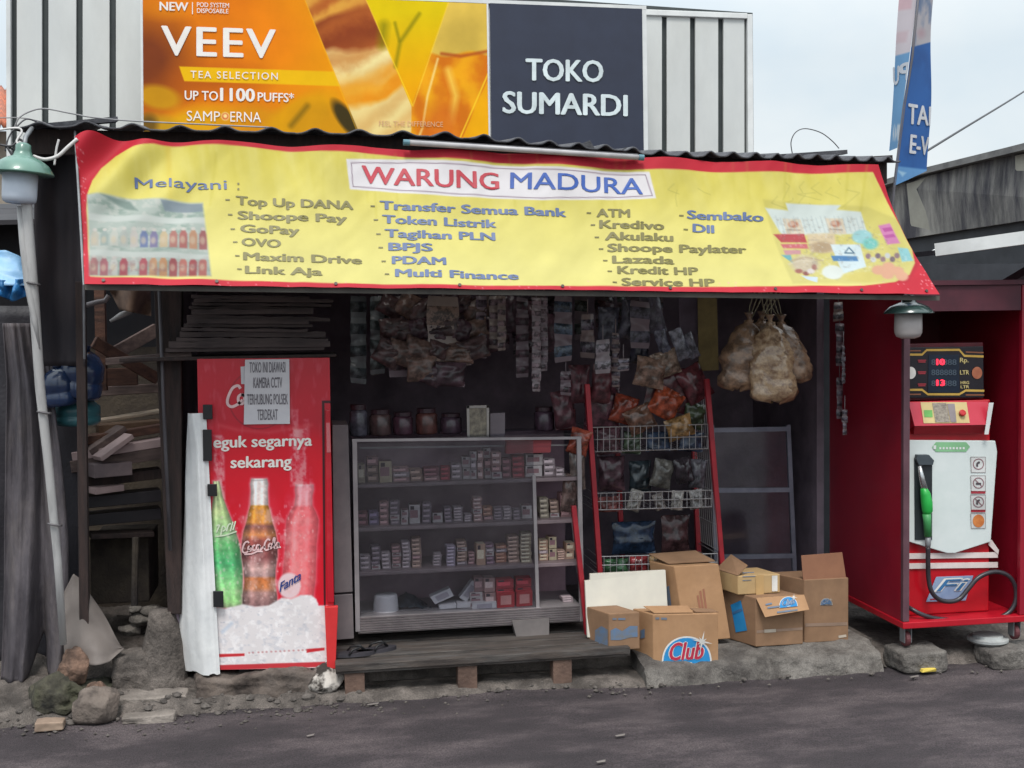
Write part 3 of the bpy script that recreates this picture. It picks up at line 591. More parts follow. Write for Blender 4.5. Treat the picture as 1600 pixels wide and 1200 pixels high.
# pale glue and frost strips
for (x0, y0, x1, y1, a_) in [(333, 680, 350, 780, .75), (452, 670, 478, 760, .7), (455, 640, 466, 700, .45), (482, 730, 487, 760, .5), (474, 655, 482, 690, .4)]:
    A.put((232, 172, 172), np.clip(A.sd([(x0, y0), (x1, y0), (x1 + 2, y1), (x0 + 2, y1)]) / 4 + .5, 0, 1) * np.clip((n3 * .6 + n1 * .7 - .42) * 3, 0, 1) * a_)
A.line([(345, 665), (372, 672), (420, 676), (486, 664)], 5, (216, 90, 90), 6, .5)
ang = np.linspace(0, 2 * np.pi, 40); A.line([(405 + 47 * math.cos(t), 624 + 46 * math.sin(t)) for t in ang], 1.6, (120, 20, 34), 2, .7)
A.put((226, 130, 128), np.clip(1.2 - np.hypot((X - 405) / 36, (Y - 850) / 90), 0, 1) * .55); A.put((226, 150, 150), np.clip(1.1 - np.hypot((X - 470) / 32, (Y - 850) / 100), 0, 1) * .5)
def bottle(ax0, y0, ax1, y1, prof, cols, edge=(236, 200, 196)):
    cx = lambda y: ax0 + (ax1 - ax0) * (y - y0) / (y1 - y0)
    L_ = [(cx(y) - h, y) for y, h in prof]; R_ = [(cx(y) + h, y) for y, h in prof][::-1]
    m = np.clip(A.sd(L_ + R_) / 1.5 + .5, 0, 1); A.put(edge, np.clip(A.sd(L_ + R_) / 4 + 1, 0, 1) * .55)
    hw = np.interp(Y, [p[0] for p in prof], [p[1] for p in prof]) + 1e-3; u = (X - cx(Y)) / hw
    base = np.stack([np.interp(Y, [c[0] for c in cols], [c[1][k] for c in cols]) for k in range(3)], -1)
    sh = (1.12 - .42 * np.abs(u) ** 2 + .35 * np.exp(-((u + .45) * 6) ** 2) + .22 * np.exp(-((u - .35) * 5) ** 2))[..., None]
    A.C = A.C * (1 - m[..., None]) + np.clip(base * sh * (.82 + .36 * n3[..., None]), 0, 255) * m[..., None]
bottle(338, 752, 361, 950, [(752, 5), (775, 7), (795, 12), (820, 19), (845, 24), (870, 26), (895, 25), (920, 22), (945, 20), (950, 18)], [(752, (186, 196, 150)), (800, (170, 190, 130)), (838, (130, 168, 120)), (850, (92, 160, 98)), (880, (70, 150, 96)), (910, (126, 188, 122)), (940, (140, 190, 120)), (950, (120, 130, 100))])
bottle(405, 748, 406, 948, [(748, 12), (756, 14), (766, 13), (790, 14), (800, 17), (815, 20), (830, 25), (850, 28), (870, 28), (890, 25), (910, 24), (930, 27), (948, 27)], [(748, (226, 210, 206)), (788, (222, 200, 194)), (791, (196, 130, 44)), (816, (200, 130, 60)), (822, (130, 80, 74)), (836, (184, 116, 70)), (845, (130, 66, 60)), (870, (110, 60, 60)), (888, (176, 140, 134)), (900, (150, 120, 118)), (904, (170, 96, 50)), (918, (176, 110, 70)), (926, (160, 120, 114)), (948, (110, 80, 80))])
hold = A.C.copy()
bottle(476, 757, 465, 938, [(757, 14), (765, 15), (775, 13), (790, 14), (800, 20), (812, 25), (830, 25), (850, 24), (880, 25), (905, 26), (938, 24)], [(757, (226, 206, 206)), (788, (224, 190, 188)), (793, (222, 130, 128)), (850, (222, 124, 124)), (900, (228, 136, 132)), (938, (224, 140, 136))])
A.C = hold * .38 + A.C * .62
A.ell(452, 915, 18, 20, (232, 200, 204), soft=.2); A.put((228, 180, 176), np.clip((vnoise(X / 10, Y / 14, 41) - .5) * 5, 0, 1) * np.clip((Y - 770) / 30, 0, 1) * np.clip(1 - np.abs(X - 420) / 95, 0, 1) * .55); A.line([(393, 751), (417, 750)], 2, (150, 130, 126), 2, .5)
for k in range(240):
    x = 335 + 155 * NR.random(); y = 790 + 150 * NR.random(); A.ell(x, y, .8 + 1.2 * NR.random(), 1 + 2 * NR.random(), (240, 210, 208), soft=.8, a=.35 * NR.random() + .1)
ice = [(316, 944), (330, 946), (352, 951), (380, 944), (398, 948), (420, 946), (440, 934), (455, 936), (470, 930), (486, 930), (494, 936), (498, 946), (522, 946), (524, 1050), (316, 1050)]
m = A.poly(ice, (228, 220, 220), 3); A.put((196, 196, 204), m * np.clip((vnoise(X / 9, Y / 6, 35) - .56) * 5, 0, 1) * .6); A.put((246, 240, 240), m * np.clip((vnoise(X / 6, Y / 6, 36) - .55) * 5, 0, 1) * .8); A.put((128, 132, 150), m * np.clip((vnoise(X / 5, Y / 4, 37) - .74) * 9, 0, 1) * .35)
A.line([(348, 987), (362, 974)], 5, (170, 190, 214), 5, .5)
A.poly([(341, 1022), (382, 1021), (382, 1025), (341, 1027)], (200, 40, 48), 1.5); A.poly([(479, 1014), (507, 1012), (507, 1016), (479, 1020)], (200, 40, 48), 1.5)
for k in range(14): A.ell(388 + k * 7 + 2 * NR.random(), 1020 - k * .35, 1.8, 1.4, (190, 120, 120), soft=.8, a=.7)
A.poly([(318, 1040), (508, 1034), (508, 1042), (318, 1048)], (196, 52, 60), 1.5)
A.poly([(503, 626), (523, 626), (523, 630), (507, 630), (509, 946), (506, 946)], (54, 10, 20), 1.2)
A.build('door', print_mat('fridge_print', .35, coat=.25), ck)
mb = MB(); lettering(mb, f_, 'eguk segarnya', (334, 699.5), (487, 696), 17.5, bold=.03, off=.004); mb.build('lettering', M_lw, ck)
mb = MB(); lettering(mb, f_, 'sekarang', (361, 731), (455, 729), 17.5, bold=.03, off=.004); mb.build('lettering', M_lw, ck)
M_sc = mat('pink_white_ink', (236, 196, 196))
def script_logo(x, y, k, rot=0., name='script_lettering', which=8):
    # flowing double-C signature, drawn as pen strokes
    Q = [[(16, -19), (13, -23), (6, -20), (0, -9), (-1, -1), (4, 3), (12, 0), (18, -5)], [(17, -12), (13, -9), (13, -2), (17, 0), (20, -4), (20, -10), (17, -12), (22, -9)], [(30, -12), (25, -11), (23, -4), (26, 0), (31, -3)], [(40, -11), (35, -12), (32, -5), (34, 0), (38, -2), (41, -11), (40, -2), (43, 0), (47, -5), (54, -5)],
         [(66, -19), (62, -23), (55, -17), (51, -6), (53, 2), (60, 1), (66, -5)], [(66, -12), (62, -9), (62, -2), (66, 0), (69, -4), (69, -10), (66, -12)], [(70, -3), (76, -14), (78, -23), (75, -22), (73, -8), (75, 0), (79, -3)], [(86, -11), (82, -12), (78, -5), (80, 0), (84, -2), (87, -11), (86, -2), (90, 0)], [(2, 6), (20, 7), (34, 3), (46, 5)]][:which]
    c, s = math.cos(rot), math.sin(rot)
    for ln in Q:
        P = [(x + k * (u * c - v * s), y + k * (u * s + v * c)) for u, v in ln]
        mb = MB(); strokes(mb, f_, [P], 3.1 * k + .5, off=.004, n=4); mb.build('script_stroke', M_sc, ck)
script_logo(357, 632, 1.25, -.05, which=3)
script_logo(380, 862, .66, -.12, which=9)
mb = MB(); strokes(mb, f_, [[(338, 832), (343, 820), (338, 822)], [(345, 836), (348, 822), (353, 826), (348, 830)], [(354, 830), (357, 820), (361, 818)], [(360, 830), (364, 815)], [(364, 828), (368, 814)], [(336, 838), (352, 836), (370, 830)]], 2.2, off=.004, n=3); mb.build('script_stroke', mat('pale_green_ink', (214, 226, 196)), ck)
mb = MB(); lettering(mb, f_, 'Fanta', (437, 925), (470, 905), 14, bold=.03, shear=.2, off=.005); mb.build('lettering', mat('label_blue', (44, 66, 140)), ck)
# handle strip, corner piece, clips
mb = MB(); mb.slab([f_.P(508, 640, .004), f_.P(516, 640, .004), f_.P(522, 940, .004), f_.P(511, 940, .004)], (0, -.02, 0)); hs = mb.build('handle_strip', M_red, ck, bevel=.004)
mb = MB(); mb.slab([f_.P(509.5, 660, .027), f_.P(515, 660, .027), f_.P(516.5, 706, .027), f_.P(510.5, 706, .027)], (0, .004, 0)); mb.build('lock_plate', mat('worn_pink', (206, 110, 114)), hs)
mb = MB(); mb.slab([f_.P(507, 946, .003), f_.P(528, 945, .003), f_.P(524, 1042, .003), f_.P(511, 1043, .003)], (0, -.035, 0)); mb.build('corner_guard', M_red2, ck, bevel=.004)
mb = MB(); mb.box(*[at(430, 1040, YF).x - .2, at(430, 1040, YF).x + .2, YF + .05, YF + .5, at(430, 1046, YF).z - .05, at(430, 1046, YF).z + .01]); mb.build('foot', M_black, ck)
# white loose cover on the hinge side
rows = []
for i in range(60):
    t = i / 59; y = 645 + t * 408
    xr = interp(y, [(645, 322), (760, 328), (950, 338), (1055, 344)]); xl = interp(y, [(645, 300), (700, 309), (900, 316), (1055, 326)]); xo = interp(y, [(645, 297), (690, 292), (800, 287), (900, 283), (1000, 281), (1055, 287)])
    a_ = at(xr, y, YF - .02); b_ = at(xl, y + 1, YF - .035); c_ = at(xo, y - 6 * t, YF + .2); d_ = at(xo + 10, y - 10 * t, YF + .42)
    r = []
    for k in range(25):
        u = k / 24 * 3
        if u < 1: p = a_.lerp(b_, u)
        elif u < 2: p = b_.lerp(c_, u - 1); p.x -= .015 * math.sin((u - 1) * math.pi)
        else: p = c_.lerp(d_, u - 2)
        wv_ = .010 * noise.noise(Vector((k * .35, i * .05, 2))) + .004 * math.sin(k * 1.9 + i * .06)
        r.append(p + Vector((-wv_ * (u > .9), -wv_ * .5, .02 * noise.noise(Vector((k * .3, 1, 1))) if i == 59 else 0)))
    rows.append(r)
mb = MB(); mb.grid(rows); cv = mb.build('white_cover', mat('white_sheet', (228, 227, 226), (214, 214, 214), rough=.55, bump=.25, bscale=12, dirt=(160, 160, 160), dscale=2, damt=.25), ck, smooth=True)
for (x0, y0, x1, y1) in [(317, 632, 332, 655), (317, 671, 331, 720), (324, 756, 339, 775), (333, 923, 349, 948)]:
    mb = MB(); mb.slab([at(x0, y0, YF - .03), at(x1, y0, YF - .03), at(x1 + .5, y1, YF - .03), at(x0 + .5, y1, YF - .03)], (0, -.012, 0)); mb.build('clip', M_black, ck, bevel=.003)
# paper notice
pn = thing('paper_notice', 'white printed camera warning sheet taped to the top of the red fridge door', 'notice', tuple(f_.P(417, 662)))
sp = pxsurf((383, 562), (452, 561), (453, 662), (381, 663), YF - .006, lambda S, T: .006 * (S - .5) ** 2 * 4 + .004 * np.sin(T * 7))
P = [[Vector(sp.pt(i / 12, j / 16)) for i in range(13)] for j in range(17)]; mb = MB(); mb.grid(P); mb.build('sheet', mat('note_paper', (208, 204, 206), (196, 192, 196), rough=.8), pn, smooth=True)
for b_, p, q in [('TOKO INI DIAWASI', (390, 582), (446, 581.5)), ('KAMERA CCTV', (396, 606), (441, 605.5)), ('TERHUBUNG POLSEK', (386, 632), (450, 631.5)), ('TERDEKAT', (402, 656), (434, 655.5))]: lettering(MB(), sp, b_, p, q, 16, bold=.02, off=.002).build('lettering', mat('grey_ink', (118, 112, 118)), pn)
mb = MB(); mb.slab([f_.P(376, 573, .004), f_.P(384, 572, .004), f_.P(384, 600, .004), f_.P(377, 600, .004)], (0, .002, 0)); tag(mb.build('paper_scrap', MATS['note_paper']), 'narrow torn white paper strip beside the camera warning sheet on the fridge', 'paper')

# rough stone slab under the fridge
def rock(name, c, r, label, cat, m=None, seed=0, sub=4, flat=.2, group=None, amp=.28):
    import bmesh
    bm = bmesh.new(); bmesh.ops.create_icosphere(bm, subdivisions=sub, radius=1)
    for v in bm.verts:
        p = v.co.copy(); d = 1 + amp * noise.noise(p * 1.3 + Vector((seed, 0, 0))) + amp * .5 * noise.noise(p * 3.1 + Vector((seed, 5, 0))) + amp * .22 * noise.noise(p * 8 + Vector((seed, 5, 3)))
        p *= d; p.z = max(p.z, -1 + flat); v.co = Vector((p.x * r[0], p.y * r[1], p.z * r[2]))
    rr = random.Random(seed * 7 + 1)
    for _ in range(15):
        nrm = Vector((rr.gauss(0, 1) / r[0], rr.gauss(0, 1) / r[1], rr.gauss(0, 1) / r[2])); nrm.normalize(); ds = sorted(v.co.dot(nrm) for v in bm.verts); lim = ds[-1] * rr.uniform(.68, .86)
        for v in bm.verts:
            k = v.co.dot(nrm) - lim
            if k > 0: v.co -= nrm * k * .92
    me = bpy.data.meshes.new(name); bm.to_mesh(me); bm.free(); me.materials.append(m or M_stone)
    me.polygons.foreach_set('use_smooth', [True] * len(me.polygons))
    o = bpy.data.objects.new(name, me); COL.objects.link(o); o.location = c; WL[o.name] = Vector(c)
    return tag(o, label, cat, group)
def blockrock(name, x0, x1, y0, y1, z0, z1, label, cat, m, seed=0, amp=.02, group=None, nx=40, ny=16, nz=10):
    """a squared stone with broken faces"""
    import bmesh
    bm = bmesh.new(); bmesh.ops.create_cube(bm, size=2); bmesh.ops.subdivide_edges(bm, edges=bm.edges[:], cuts=14, use_grid_fill=True)
    cx, cy, cz = (x0 + x1) / 2, (y0 + y1) / 2, z0; hx, hy, hz = (x1 - x0) / 2, (y1 - y0) / 2, (z1 - z0)
    for v in bm.verts:
        p = v.co.copy(); n6 = (abs(p.x) ** 10 + abs(p.y) ** 10 + abs(p.z) ** 10) ** .1; p = p / n6
        w_ = Vector((p.x * hx, p.y * hy, (p.z + 1) * hz / 2)); n_ = v.co.normalized()
        k = amp * (noise.noise(w_ * 4 + Vector((seed, 0, 0))) + .6 * noise.noise(w_ * 11 + Vector((seed, 3, 0))) + .35 * noise.noise(w_ * 30 + Vector((seed, 3, 0))))
        v.co = w_ + n_ * k
    me = bpy.data.meshes.new(name); bm.to_mesh(me); bm.free(); me.materials.append(m); me.polygons.foreach_set('use_smooth', [True] * len(me.polygons))
    o = bpy.data.objects.new(name, me); COL.objects.link(o); o.location = (cx, cy, cz); WL[o.name] = Vector((cx, cy, cz)); return tag(o, label, cat, group)
M_slab = mat('slab_stone', (104, 92, 84), (50, 42, 39), rough=.95, scale=7, bump=1., bscale=22, dirt=(120, 110, 104), dscale=4, damt=.5)
blockrock('stone_slab', at(300, 1060, 6.8).x, at(500, 1060, 6.8).x, 6.78, 7.3, 0.0, at(420, 1047, 6.8).z - .01, 'long rough brown stone slab carrying the red fridge', 'stone', M_slab, 2, .05)
rock('corner_stone', (at(508, 1060, 6.8).x, 6.86, .08), (.115, .14, .10), 'rounded stone with white lime crust under the right corner of the fridge', 'stone', mat('limed_stone', (190, 182, 174), (54, 48, 44), rough=.95, scale=7, bump=.8, bscale=24, lo=.47, hi=.56), 4)

# shelf board over the fridge with flattened cardboard on it
mb = MB(); a_ = at(190, 563, 7.2); b_ = at(525, 556, 6.95); mb.slab([at(186, 560, 6.9), at(526, 553, 6.9), at(526, 558, 6.9), at(186, 566, 6.9)], (0, .4, 0)); tag(mb.build('shelf_board', M_darkwood, bevel=.004), 'long dark wooden shelf board running above the red fridge', 'shelf')
M_cb = mat('dark_cardboard', (86, 74, 72), (58, 50, 50), rough=.85, scale=6, stretch=(1, 3, 8))
yb = 551; k = 0
ords = ['bottom', 'second', 'third', 'fourth', 'fifth', 'sixth', 'seventh', 'eighth', 'ninth', 'tenth', 'eleventh', 'twelfth', 'thirteenth', 'fourteenth']
while yb > 462:
    h = random.uniform(5, 10); xl = interp(yb, [(460, 300), (500, 296), (530, 282), (552, 262)]) + random.uniform(-6, 6); xr = 500 + random.uniform(-22, 22); tl_ = random.uniform(-4, 4)
    mb = MB(); y_ = 6.93 + random.uniform(-.02, .03)
    top = [at(xl + (xr - xl) * i / 14, yb - h + tl_ * i / 14 + random.uniform(-1.2, 1.2), y_) for i in range(15)]; bot = [at(xl + (xr - xl) * i / 14, yb + tl_ * i / 14 - .8, y_) for i in range(15)]
    mb.slab(top + bot[::-1], (0, .35, 0)); tag(mb.build('flat_cardboard', M_cb), 'flattened dark cardboard sheet, %s from the shelf up in the stack over the fridge' % (ords[k] if k else 'lowest'), 'cardboard', 'flattened cardboard stacked above the fridge'); k += 1; yb -= h

# ================================================================== GLASS DISPLAY CASE
YD = 7.12; DD = .42
dc = thing('display_case', 'wide glass display case with grey metal frame full of small packs, on the pallet', 'display case', tuple(at(730, 978, YD)))
M_al = mat('dull_aluminium', (172, 164, 165), (146, 139, 141), rough=.45, metal=.45, scale=4)
def bar(p, q, w, h, Y=YD): return MB().beam(at(*p, Y), at(*q, Y), w, h)
for p, q in [((554, 688), (559, 986)), ((904, 684), (909, 970))]: bar(p, q, .026, .026).build('post', M_al, dc)
bar((834, 742), (840, 950), .022, .02, YD + .01).build('post', M_al, dc)
bar((550, 688), (908, 684), .022, .016).build('top_rail', M_al, dc)
for p, q in [((562, 700), (905, 695))]: bar(p, q, .010, .010, YD + .12).build('slide_track', M_al, dc)
x0, x1 = at(559, 950, YD).x, at(908, 950, YD).x
ZS = [at(730, y, YD).z for y in (752, 819, 887.5, 955)]
for z in ZS[:3]: mb = MB(); mb.box(x0, x1, YD + .018, YD + DD, z - .022, z); mb.build('shelf', mat('shelf_edge', (140, 122, 124), (114, 98, 102), rough=.5), dc, bevel=.003)
zt, zb = at(730, 955, YD).z, at(730, 981, YD).z
mb = MB(); n = 7
for i in range(n): a_ = zb + (zt - zb) * i / n; mb.hexa([(x0, YD - .002, a_), (x1, YD - .002, a_), (x1, YD + .03, a_), (x0, YD + .03, a_), (x0, YD - .012, a_ + (zt - zb) / n * .8), (x1, YD - .012, a_ + (zt - zb) / n * .8), (x1, YD + .03, a_ + (zt - zb) / n * .99), (x0, YD + .03, a_ + (zt - zb) / n * .99)])
mb.build('base_panel', M_al, dc)
mb = MB(); mb.box(x0, x1, YD + .03, YD + DD, zb, zt); mb.build('base_box', M_al, dc)
M_caseback = mat('case_back', (170, 138, 148), (142, 114, 126), rough=.6)
mb = MB(); mb.box(x0, x1, YD + DD, YD + DD + .012, zb, at(730, 686, YD).z); mb.build('back_panel', M_caseback, dc)
for x in (x0 - .005, x1 - .005): mb = MB(); mb.box(x, x + .01, YD + .02, YD + DD, zt, at(730, 689, YD).z); mb.build('side_panel', glass_mat('shop_glass', .085), dc)
mb = MB(); mb.slab([at(558, 692, YD + .002), at(833, 688, YD + .002), at(838, 950, YD + .002), at(562, 957, YD + .002)], (0, .004, 0)); mb.build('pane', glass_mat('shop_glass', .05), dc)
mb = MB(); mb.box(x0, x1, YD, YD + DD, at(730, 686, YD).z + .009, at(730, 686, YD).z + .016); mb.build('top_pane', glass_mat('shop_glass', .085), dc)
# cigarette and sweet packs, pile by pile
PK = {'beige': (176, 158, 130), 'cream': (206, 190, 150), 'brown': (128, 100, 84), 'pink': (190, 140, 136), 'dusty pink': (160, 112, 114), 'dark red': (140, 44, 56), 'red': (176, 46, 58), 'grey': (158, 142, 148), 'dark grey': (104, 90, 102), 'white': (214, 206, 206), 'plum': (104, 70, 92), 'purple': (100, 84, 124), 'maroon': (112, 52, 62), 'peach': (200, 154, 124), 'orange': (186, 112, 84), 'lilac': (160, 146, 168), 'olive': (130, 122, 100), 'tan': (166, 130, 112)}
for _k in PK:
    if 'red' not in _k: PK[_k] = tuple(.68 * x + .32 * y for x, y in zip(PK[_k], (172, 152, 150)))
def pack_mesh(c):
    nm = 'pack_' + c.replace(' ', '_')
    if nm in bpy.data.meshes: return bpy.data.meshes[nm]
    v = PK[c]; m1 = mat(nm + '_card', v, tuple(x * .85 for x in v), rough=.5, scale=2); band = tuple(min(235, x * 1.25 + 25) for x in v) if c not in ('white', 'cream') else (150, 110, 116); m2 = mat(nm + '_band', band, rough=.5)
    mb = MB(); mb.box(-.5, .5, 0, 1, 0, 1); mb.k = 2; mb.add([(-.40, -.014, .74), (-.05, -.014, .74), (-.05, -.014, .94), (-.40, -.014, .94)], [(0, 1, 2, 3)]); mb.k = 1; mb.add([(-.44, -.012, .30), (.30, -.012, .30), (.30, -.012, .72), (-.44, -.012, .72)], [(0, 1, 2, 3)]); mb.add([(-.44, .1, 1.006), (.44, .1, 1.006), (.44, .9, 1.006), (-.44, .9, 1.006)], [(0, 1, 2, 3)])
    me = bpy.data.meshes.new(nm); me.from_pydata([tuple(p) for p in mb.v], [], mb.f); me.materials.append(m1); me.materials.append(m2); me.materials.append(mat('pack_mark', (60, 44, 52))); me.polygons.foreach_set('material_index', mb.mi); return me
ORD = ['first', 'second', 'third', 'fourth', 'fifth', 'sixth', 'seventh', 'eighth', 'ninth', 'tenth', 'eleventh', 'twelfth', 'thirteenth', 'fourteenth', 'fifteenth', 'sixteenth', 'seventeenth', 'eighteenth', 'nineteenth', 'twentieth', 'last', 'last']
SHN = ['top case shelf', 'second case shelf', 'third case shelf', 'case floor']
piles = [
 [(560, 571, 724, 'beige', 1), (574, 592, 714, 'brown', 3), (593, 613, 719, 'cream', 1), (614, 640, 730, 'dusty pink', 3), (641, 661, 733, 'tan', 2), (662, 687, 730, 'maroon', 3), (688, 703, 729, 'dark red', 3), (705, 722, 724, 'grey', 3), (723, 736, 713, 'white', 2), (737, 746, 705, 'white', 3), (747, 756, 704, 'pink', 3), (757, 768, 700, 'white', 3), (769, 784, 706, 'pink', 4), (786, 800, 716, 'maroon', 3), (801, 820, 712, 'dark red', 4), (822, 849, 709, 'white', 2), (850, 868, 716, 'grey', 3), (869, 882, 731, 'grey', 2)],
 [(560, 575, 800, 'maroon', 2), (577, 592, 799, 'purple', 2), (594, 608, 784, 'dusty pink', 4), (610, 625, 782, 'dark grey', 5), (627, 638, 797, 'white', 2), (640, 657, 787, 'white', 1), (660, 674, 785, 'dark grey', 4), (677, 693, 801, 'white', 1), (695, 707, 793, 'dark grey', 4), (709, 724, 792, 'grey', 5), (726, 738, 804, 'grey', 3), (740, 754, 777, 'pink', 6), (755, 770, 792, 'orange', 3), (772, 786, 793, 'dark grey', 4), (787, 800, 793, 'grey', 4), (802, 814, 796, 'dark grey', 3), (815, 831, 789, 'white', 1), (844, 858, 778, 'olive', 4), (860, 874, 782, 'brown', 4), (876, 892, 770, 'dusty pink', 3)],
 [(563, 580, 868, 'grey', 3), (581, 595, 853, 'dark grey', 5), (597, 611, 864, 'grey', 4), (613, 627, 852, 'dusty pink', 6), (629, 642, 846, 'grey', 7), (644, 659, 841, 'tan', 7), (677, 690, 866, 'grey', 4), (698, 712, 853, 'lilac', 6), (714, 730, 845, 'tan', 7), (733, 743, 864, 'dusty pink', 3), (745, 759, 848, 'peach', 1), (760, 773, 850, 'plum', 5), (775, 792, 852, 'orange', 5), (794, 812, 837, 'tan', 7), (814, 831, 833, 'beige', 8), (843, 857, 844, 'peach', 6), (858, 870, 838, 'cream', 2), (871, 884, 860, 'tan', 4), (885, 898, 848, 'peach', 2)],
 [(742, 757, 902, 'dusty pink', 2), (758, 775, 904, 'pink', 2), (735, 755, 926, 'white', 3), (756, 774, 926, 'white', 3), (776, 804, 905, 'red', 3), (806, 831, 903, 'red', 3), (880, 897, 934, 'grey', 2)]]
npk = 0
for si, row in enumerate(piles):
    z0 = ZS[si] + .001 if si < 3 else zt + .001
    for pi, (xl, xr, yt, c, n) in enumerate(row):
        yy = YD + .06 + random.uniform(0, .05); py0 = [752, 819, 887.5, 955][si]
        X0 = at(xl, py0, yy).x; X1 = at(xr, py0, yy).x; H = at((xl + xr) / 2, yt, yy).z - z0
        if si == 3 and pi < 2: H = at(xl, 902, yy).z - z0
        hh = H / n
        for i in range(n):
            cc = c if random.random() < .8 or n < 3 else random.choice(['white', 'grey', c, 'dusty pink'])
            o = bpy.data.objects.new('cigarette_pack', pack_mesh(cc)); COL.objects.link(o); o.scale = ((X1 - X0) * .97, .09, hh * .94); o.location = ((X0 + X1) / 2 + random.uniform(-.003, .003), yy + random.uniform(0, .012), z0 + hh * i); o.rotation_euler.z = random.uniform(-.06, .06)
            WL[o.name] = o.location.copy(); pos = 'forming' if n == 1 else ('bottom of' if i == 0 else 'top of' if i == n - 1 else ORD[i] + ' up in')
            tag(o, '%s pack %s the %s pile on the %s' % (cc, pos, ORD[pi], SHN[si]), 'pack', 'small packs piled in the display case'); npk += 1
print('packs', npk)
# loose cartons on the case floor
M_ct = mat('white_carton', (206, 200, 202), (186, 180, 184), rough=.55); M_rc = mat('red_carton', (186, 44, 52), (160, 36, 44), rough=.5)
def carton(pts, Y, dep, m, label, band=None):
    mb = MB(); P = [at(x, y, Y) for x, y in pts]; mb.slab(P, (0, dep, 0))
    if band:
        mb.k = 1; c = sum(P, Vector()) / 4; mb.add([c + (p - c) * .62 + Vector((0, -.002, 0)) for p in P], [(0, 1, 2, 3)])
    return tag(mb.build('carton', [m, band] if band else m), label, 'carton', 'loose cartons on the case floor')
carton([(672, 933), (703, 919), (709, 931), (680, 944)], YD + .1, .07, M_ct, 'white carton tilted against others beside the dark plastic bag in the case', mat('carton_print', (170, 160, 170)))
carton([(718, 934), (738, 907), (749, 914), (729, 940)], YD + .12, .07, M_ct, 'white carton leaning steeply near the pink packs on the case floor', MATS['carton_print'])
carton([(686, 946), (713, 943.5), (713, 950), (687, 952)], YD + .08, .1, M_ct, 'flat white carton in front of the two tilted ones')
carton([(714, 943), (736, 941), (737, 949), (714, 950)], YD + .08, .1, M_ct, 'flat white carton between the tilted cartons and the white pile')
carton([(738, 943), (776, 940), (776, 951), (738, 952.5)], YD + .05, .1, M_ct, 'flat white carton at the foot of the red cartons', MATS['carton_print'])
carton([(777, 927), (804, 925), (804, 948), (777, 950)], YD + .04, .1, M_rc, 'red carton with a pale front, lower one beside the white pile', mat('pale_red_print', (220, 150, 144)))
carton([(807, 925), (832, 923), (832, 946), (807, 948)], YD + .04, .1, M_rc, 'red carton with a pale front, lower one next to the case post', MATS['pale_red_print'])
mb = MB(); c = at(603, 956, YD + .14); mb.lathe(c, [(.075, 0), (.078, .01), (.070, .10), (.064, .108), (.03, .112)], 20); tag(mb.build('plastic_tub', M_ct, smooth=True), 'white plastic tub upside down on the left of the case floor', 'tub')
rows = [[at(612 + 64 * j / 20, 956 - (5 + 24 * math.sin(math.pi * min(1, (j / 20) ** .7)) * (1 - i / 8 * .9)) + 6 * noise.noise(Vector((i, j * .5, 3))), YD + .12 + .12 * (1 - i / 8)) for j in range(21)] for i in range(9)]
mb = MB(); mb.grid(rows); tag(mb.build('plastic_bag', mat('teal_bag', (58, 66, 74), (40, 46, 52), rough=.3), smooth=True), 'crumpled dark teal plastic bag lying on the case floor', 'bag')
carton([(792, 686), (862, 684), (860, 707), (791, 709)], YD + .03, .06, mat('red_striped', (164, 66, 70), (128, 50, 58), rough=.5, scale=3, stretch=(.5, 1, 60)), 'red striped carton hanging in the top right of the case')['group'] = 'cartons under the case top'
mb = MB()
mb.slab([at(800, 970, YD - .02), at(858, 966, YD - .02), at(858, 997, YD - .02), at(808, 999, YD - .02)], (0, .1, 0)); tag(mb.build('support_block', mat('pale_block', (128, 120, 118))), 'pale grey block propping the display case up on the pallet', 'block')
# grey panel left of the case
gp = thing('grey_cabinet', 'narrow grey panelled cabinet between the red fridge and the glass case', 'cabinet', tuple(at(535, 998, 7.1)))
M_gp = mat('grey_board', (128, 118, 118), (108, 100, 102), rough=.6)
mb = MB(); mb.slab([at(519, 664, 7.1), at(544, 664, 7.1), at(551, 925, 7.1), at(522, 927, 7.1)], (0, .35, 0)); mb.build('upper_panel', M_gp, gp, bevel=.004)
mb = MB(); mb.slab([at(522, 930, 7.1), at(551, 928, 7.1), at(553, 998, 7.1), at(524, 1000, 7.1)], (0, .35, 0)); mb.build('lower_panel', M_gp, gp, bevel=.004)

# ================================================================== PALLET BENCH
pb = thing('pallet_bench', 'low weathered wooden pallet under the glass case', 'pallet', tuple(gnd(730, 1060, 0)))
M_pal = mat('pallet_wood', (84, 74, 68), (50, 44, 42), rough=.85, scale=5, stretch=(1, 6, 6), bump=.4, dirt=(104, 102, 100), dscale=3, damt=.5)
M_leg = mat('pallet_block', (112, 88, 76), (78, 60, 52), rough=.85, bump=.3)
xa, xb = at(524, 1035, 6.76).x, at(985, 1035, 6.72).x
for i, (ya, yb_) in enumerate([(6.72, 6.84), (6.86, 6.97), (6.99, 7.13), (7.16, 7.3), (7.33, 7.5)]):
    mb = MB(); mb.hexa([(xa, ya, .165), (xb, ya, .165), (xb, yb_, .165), (xa, yb_, .165), (xa, ya, .205 + .006 * (i % 2)), (xb, ya, .205), (xb, yb_, .205), (xa, yb_, .205 + .006 * (i % 2))]); mb.build('deck_board', M_pal, pb, bevel=.004)
mb = MB(); mb.hexa([(xa, 6.73, .15), (xb, 6.73, .15), (xb, 6.79, .15), (xa, 6.79, .15), (xa, 6.73, .164), (xb, 6.73, .164), (xb, 6.79, .164), (xa, 6.79, .164)]); mb.build('front_rail', M_pal, pb, bevel=.003)
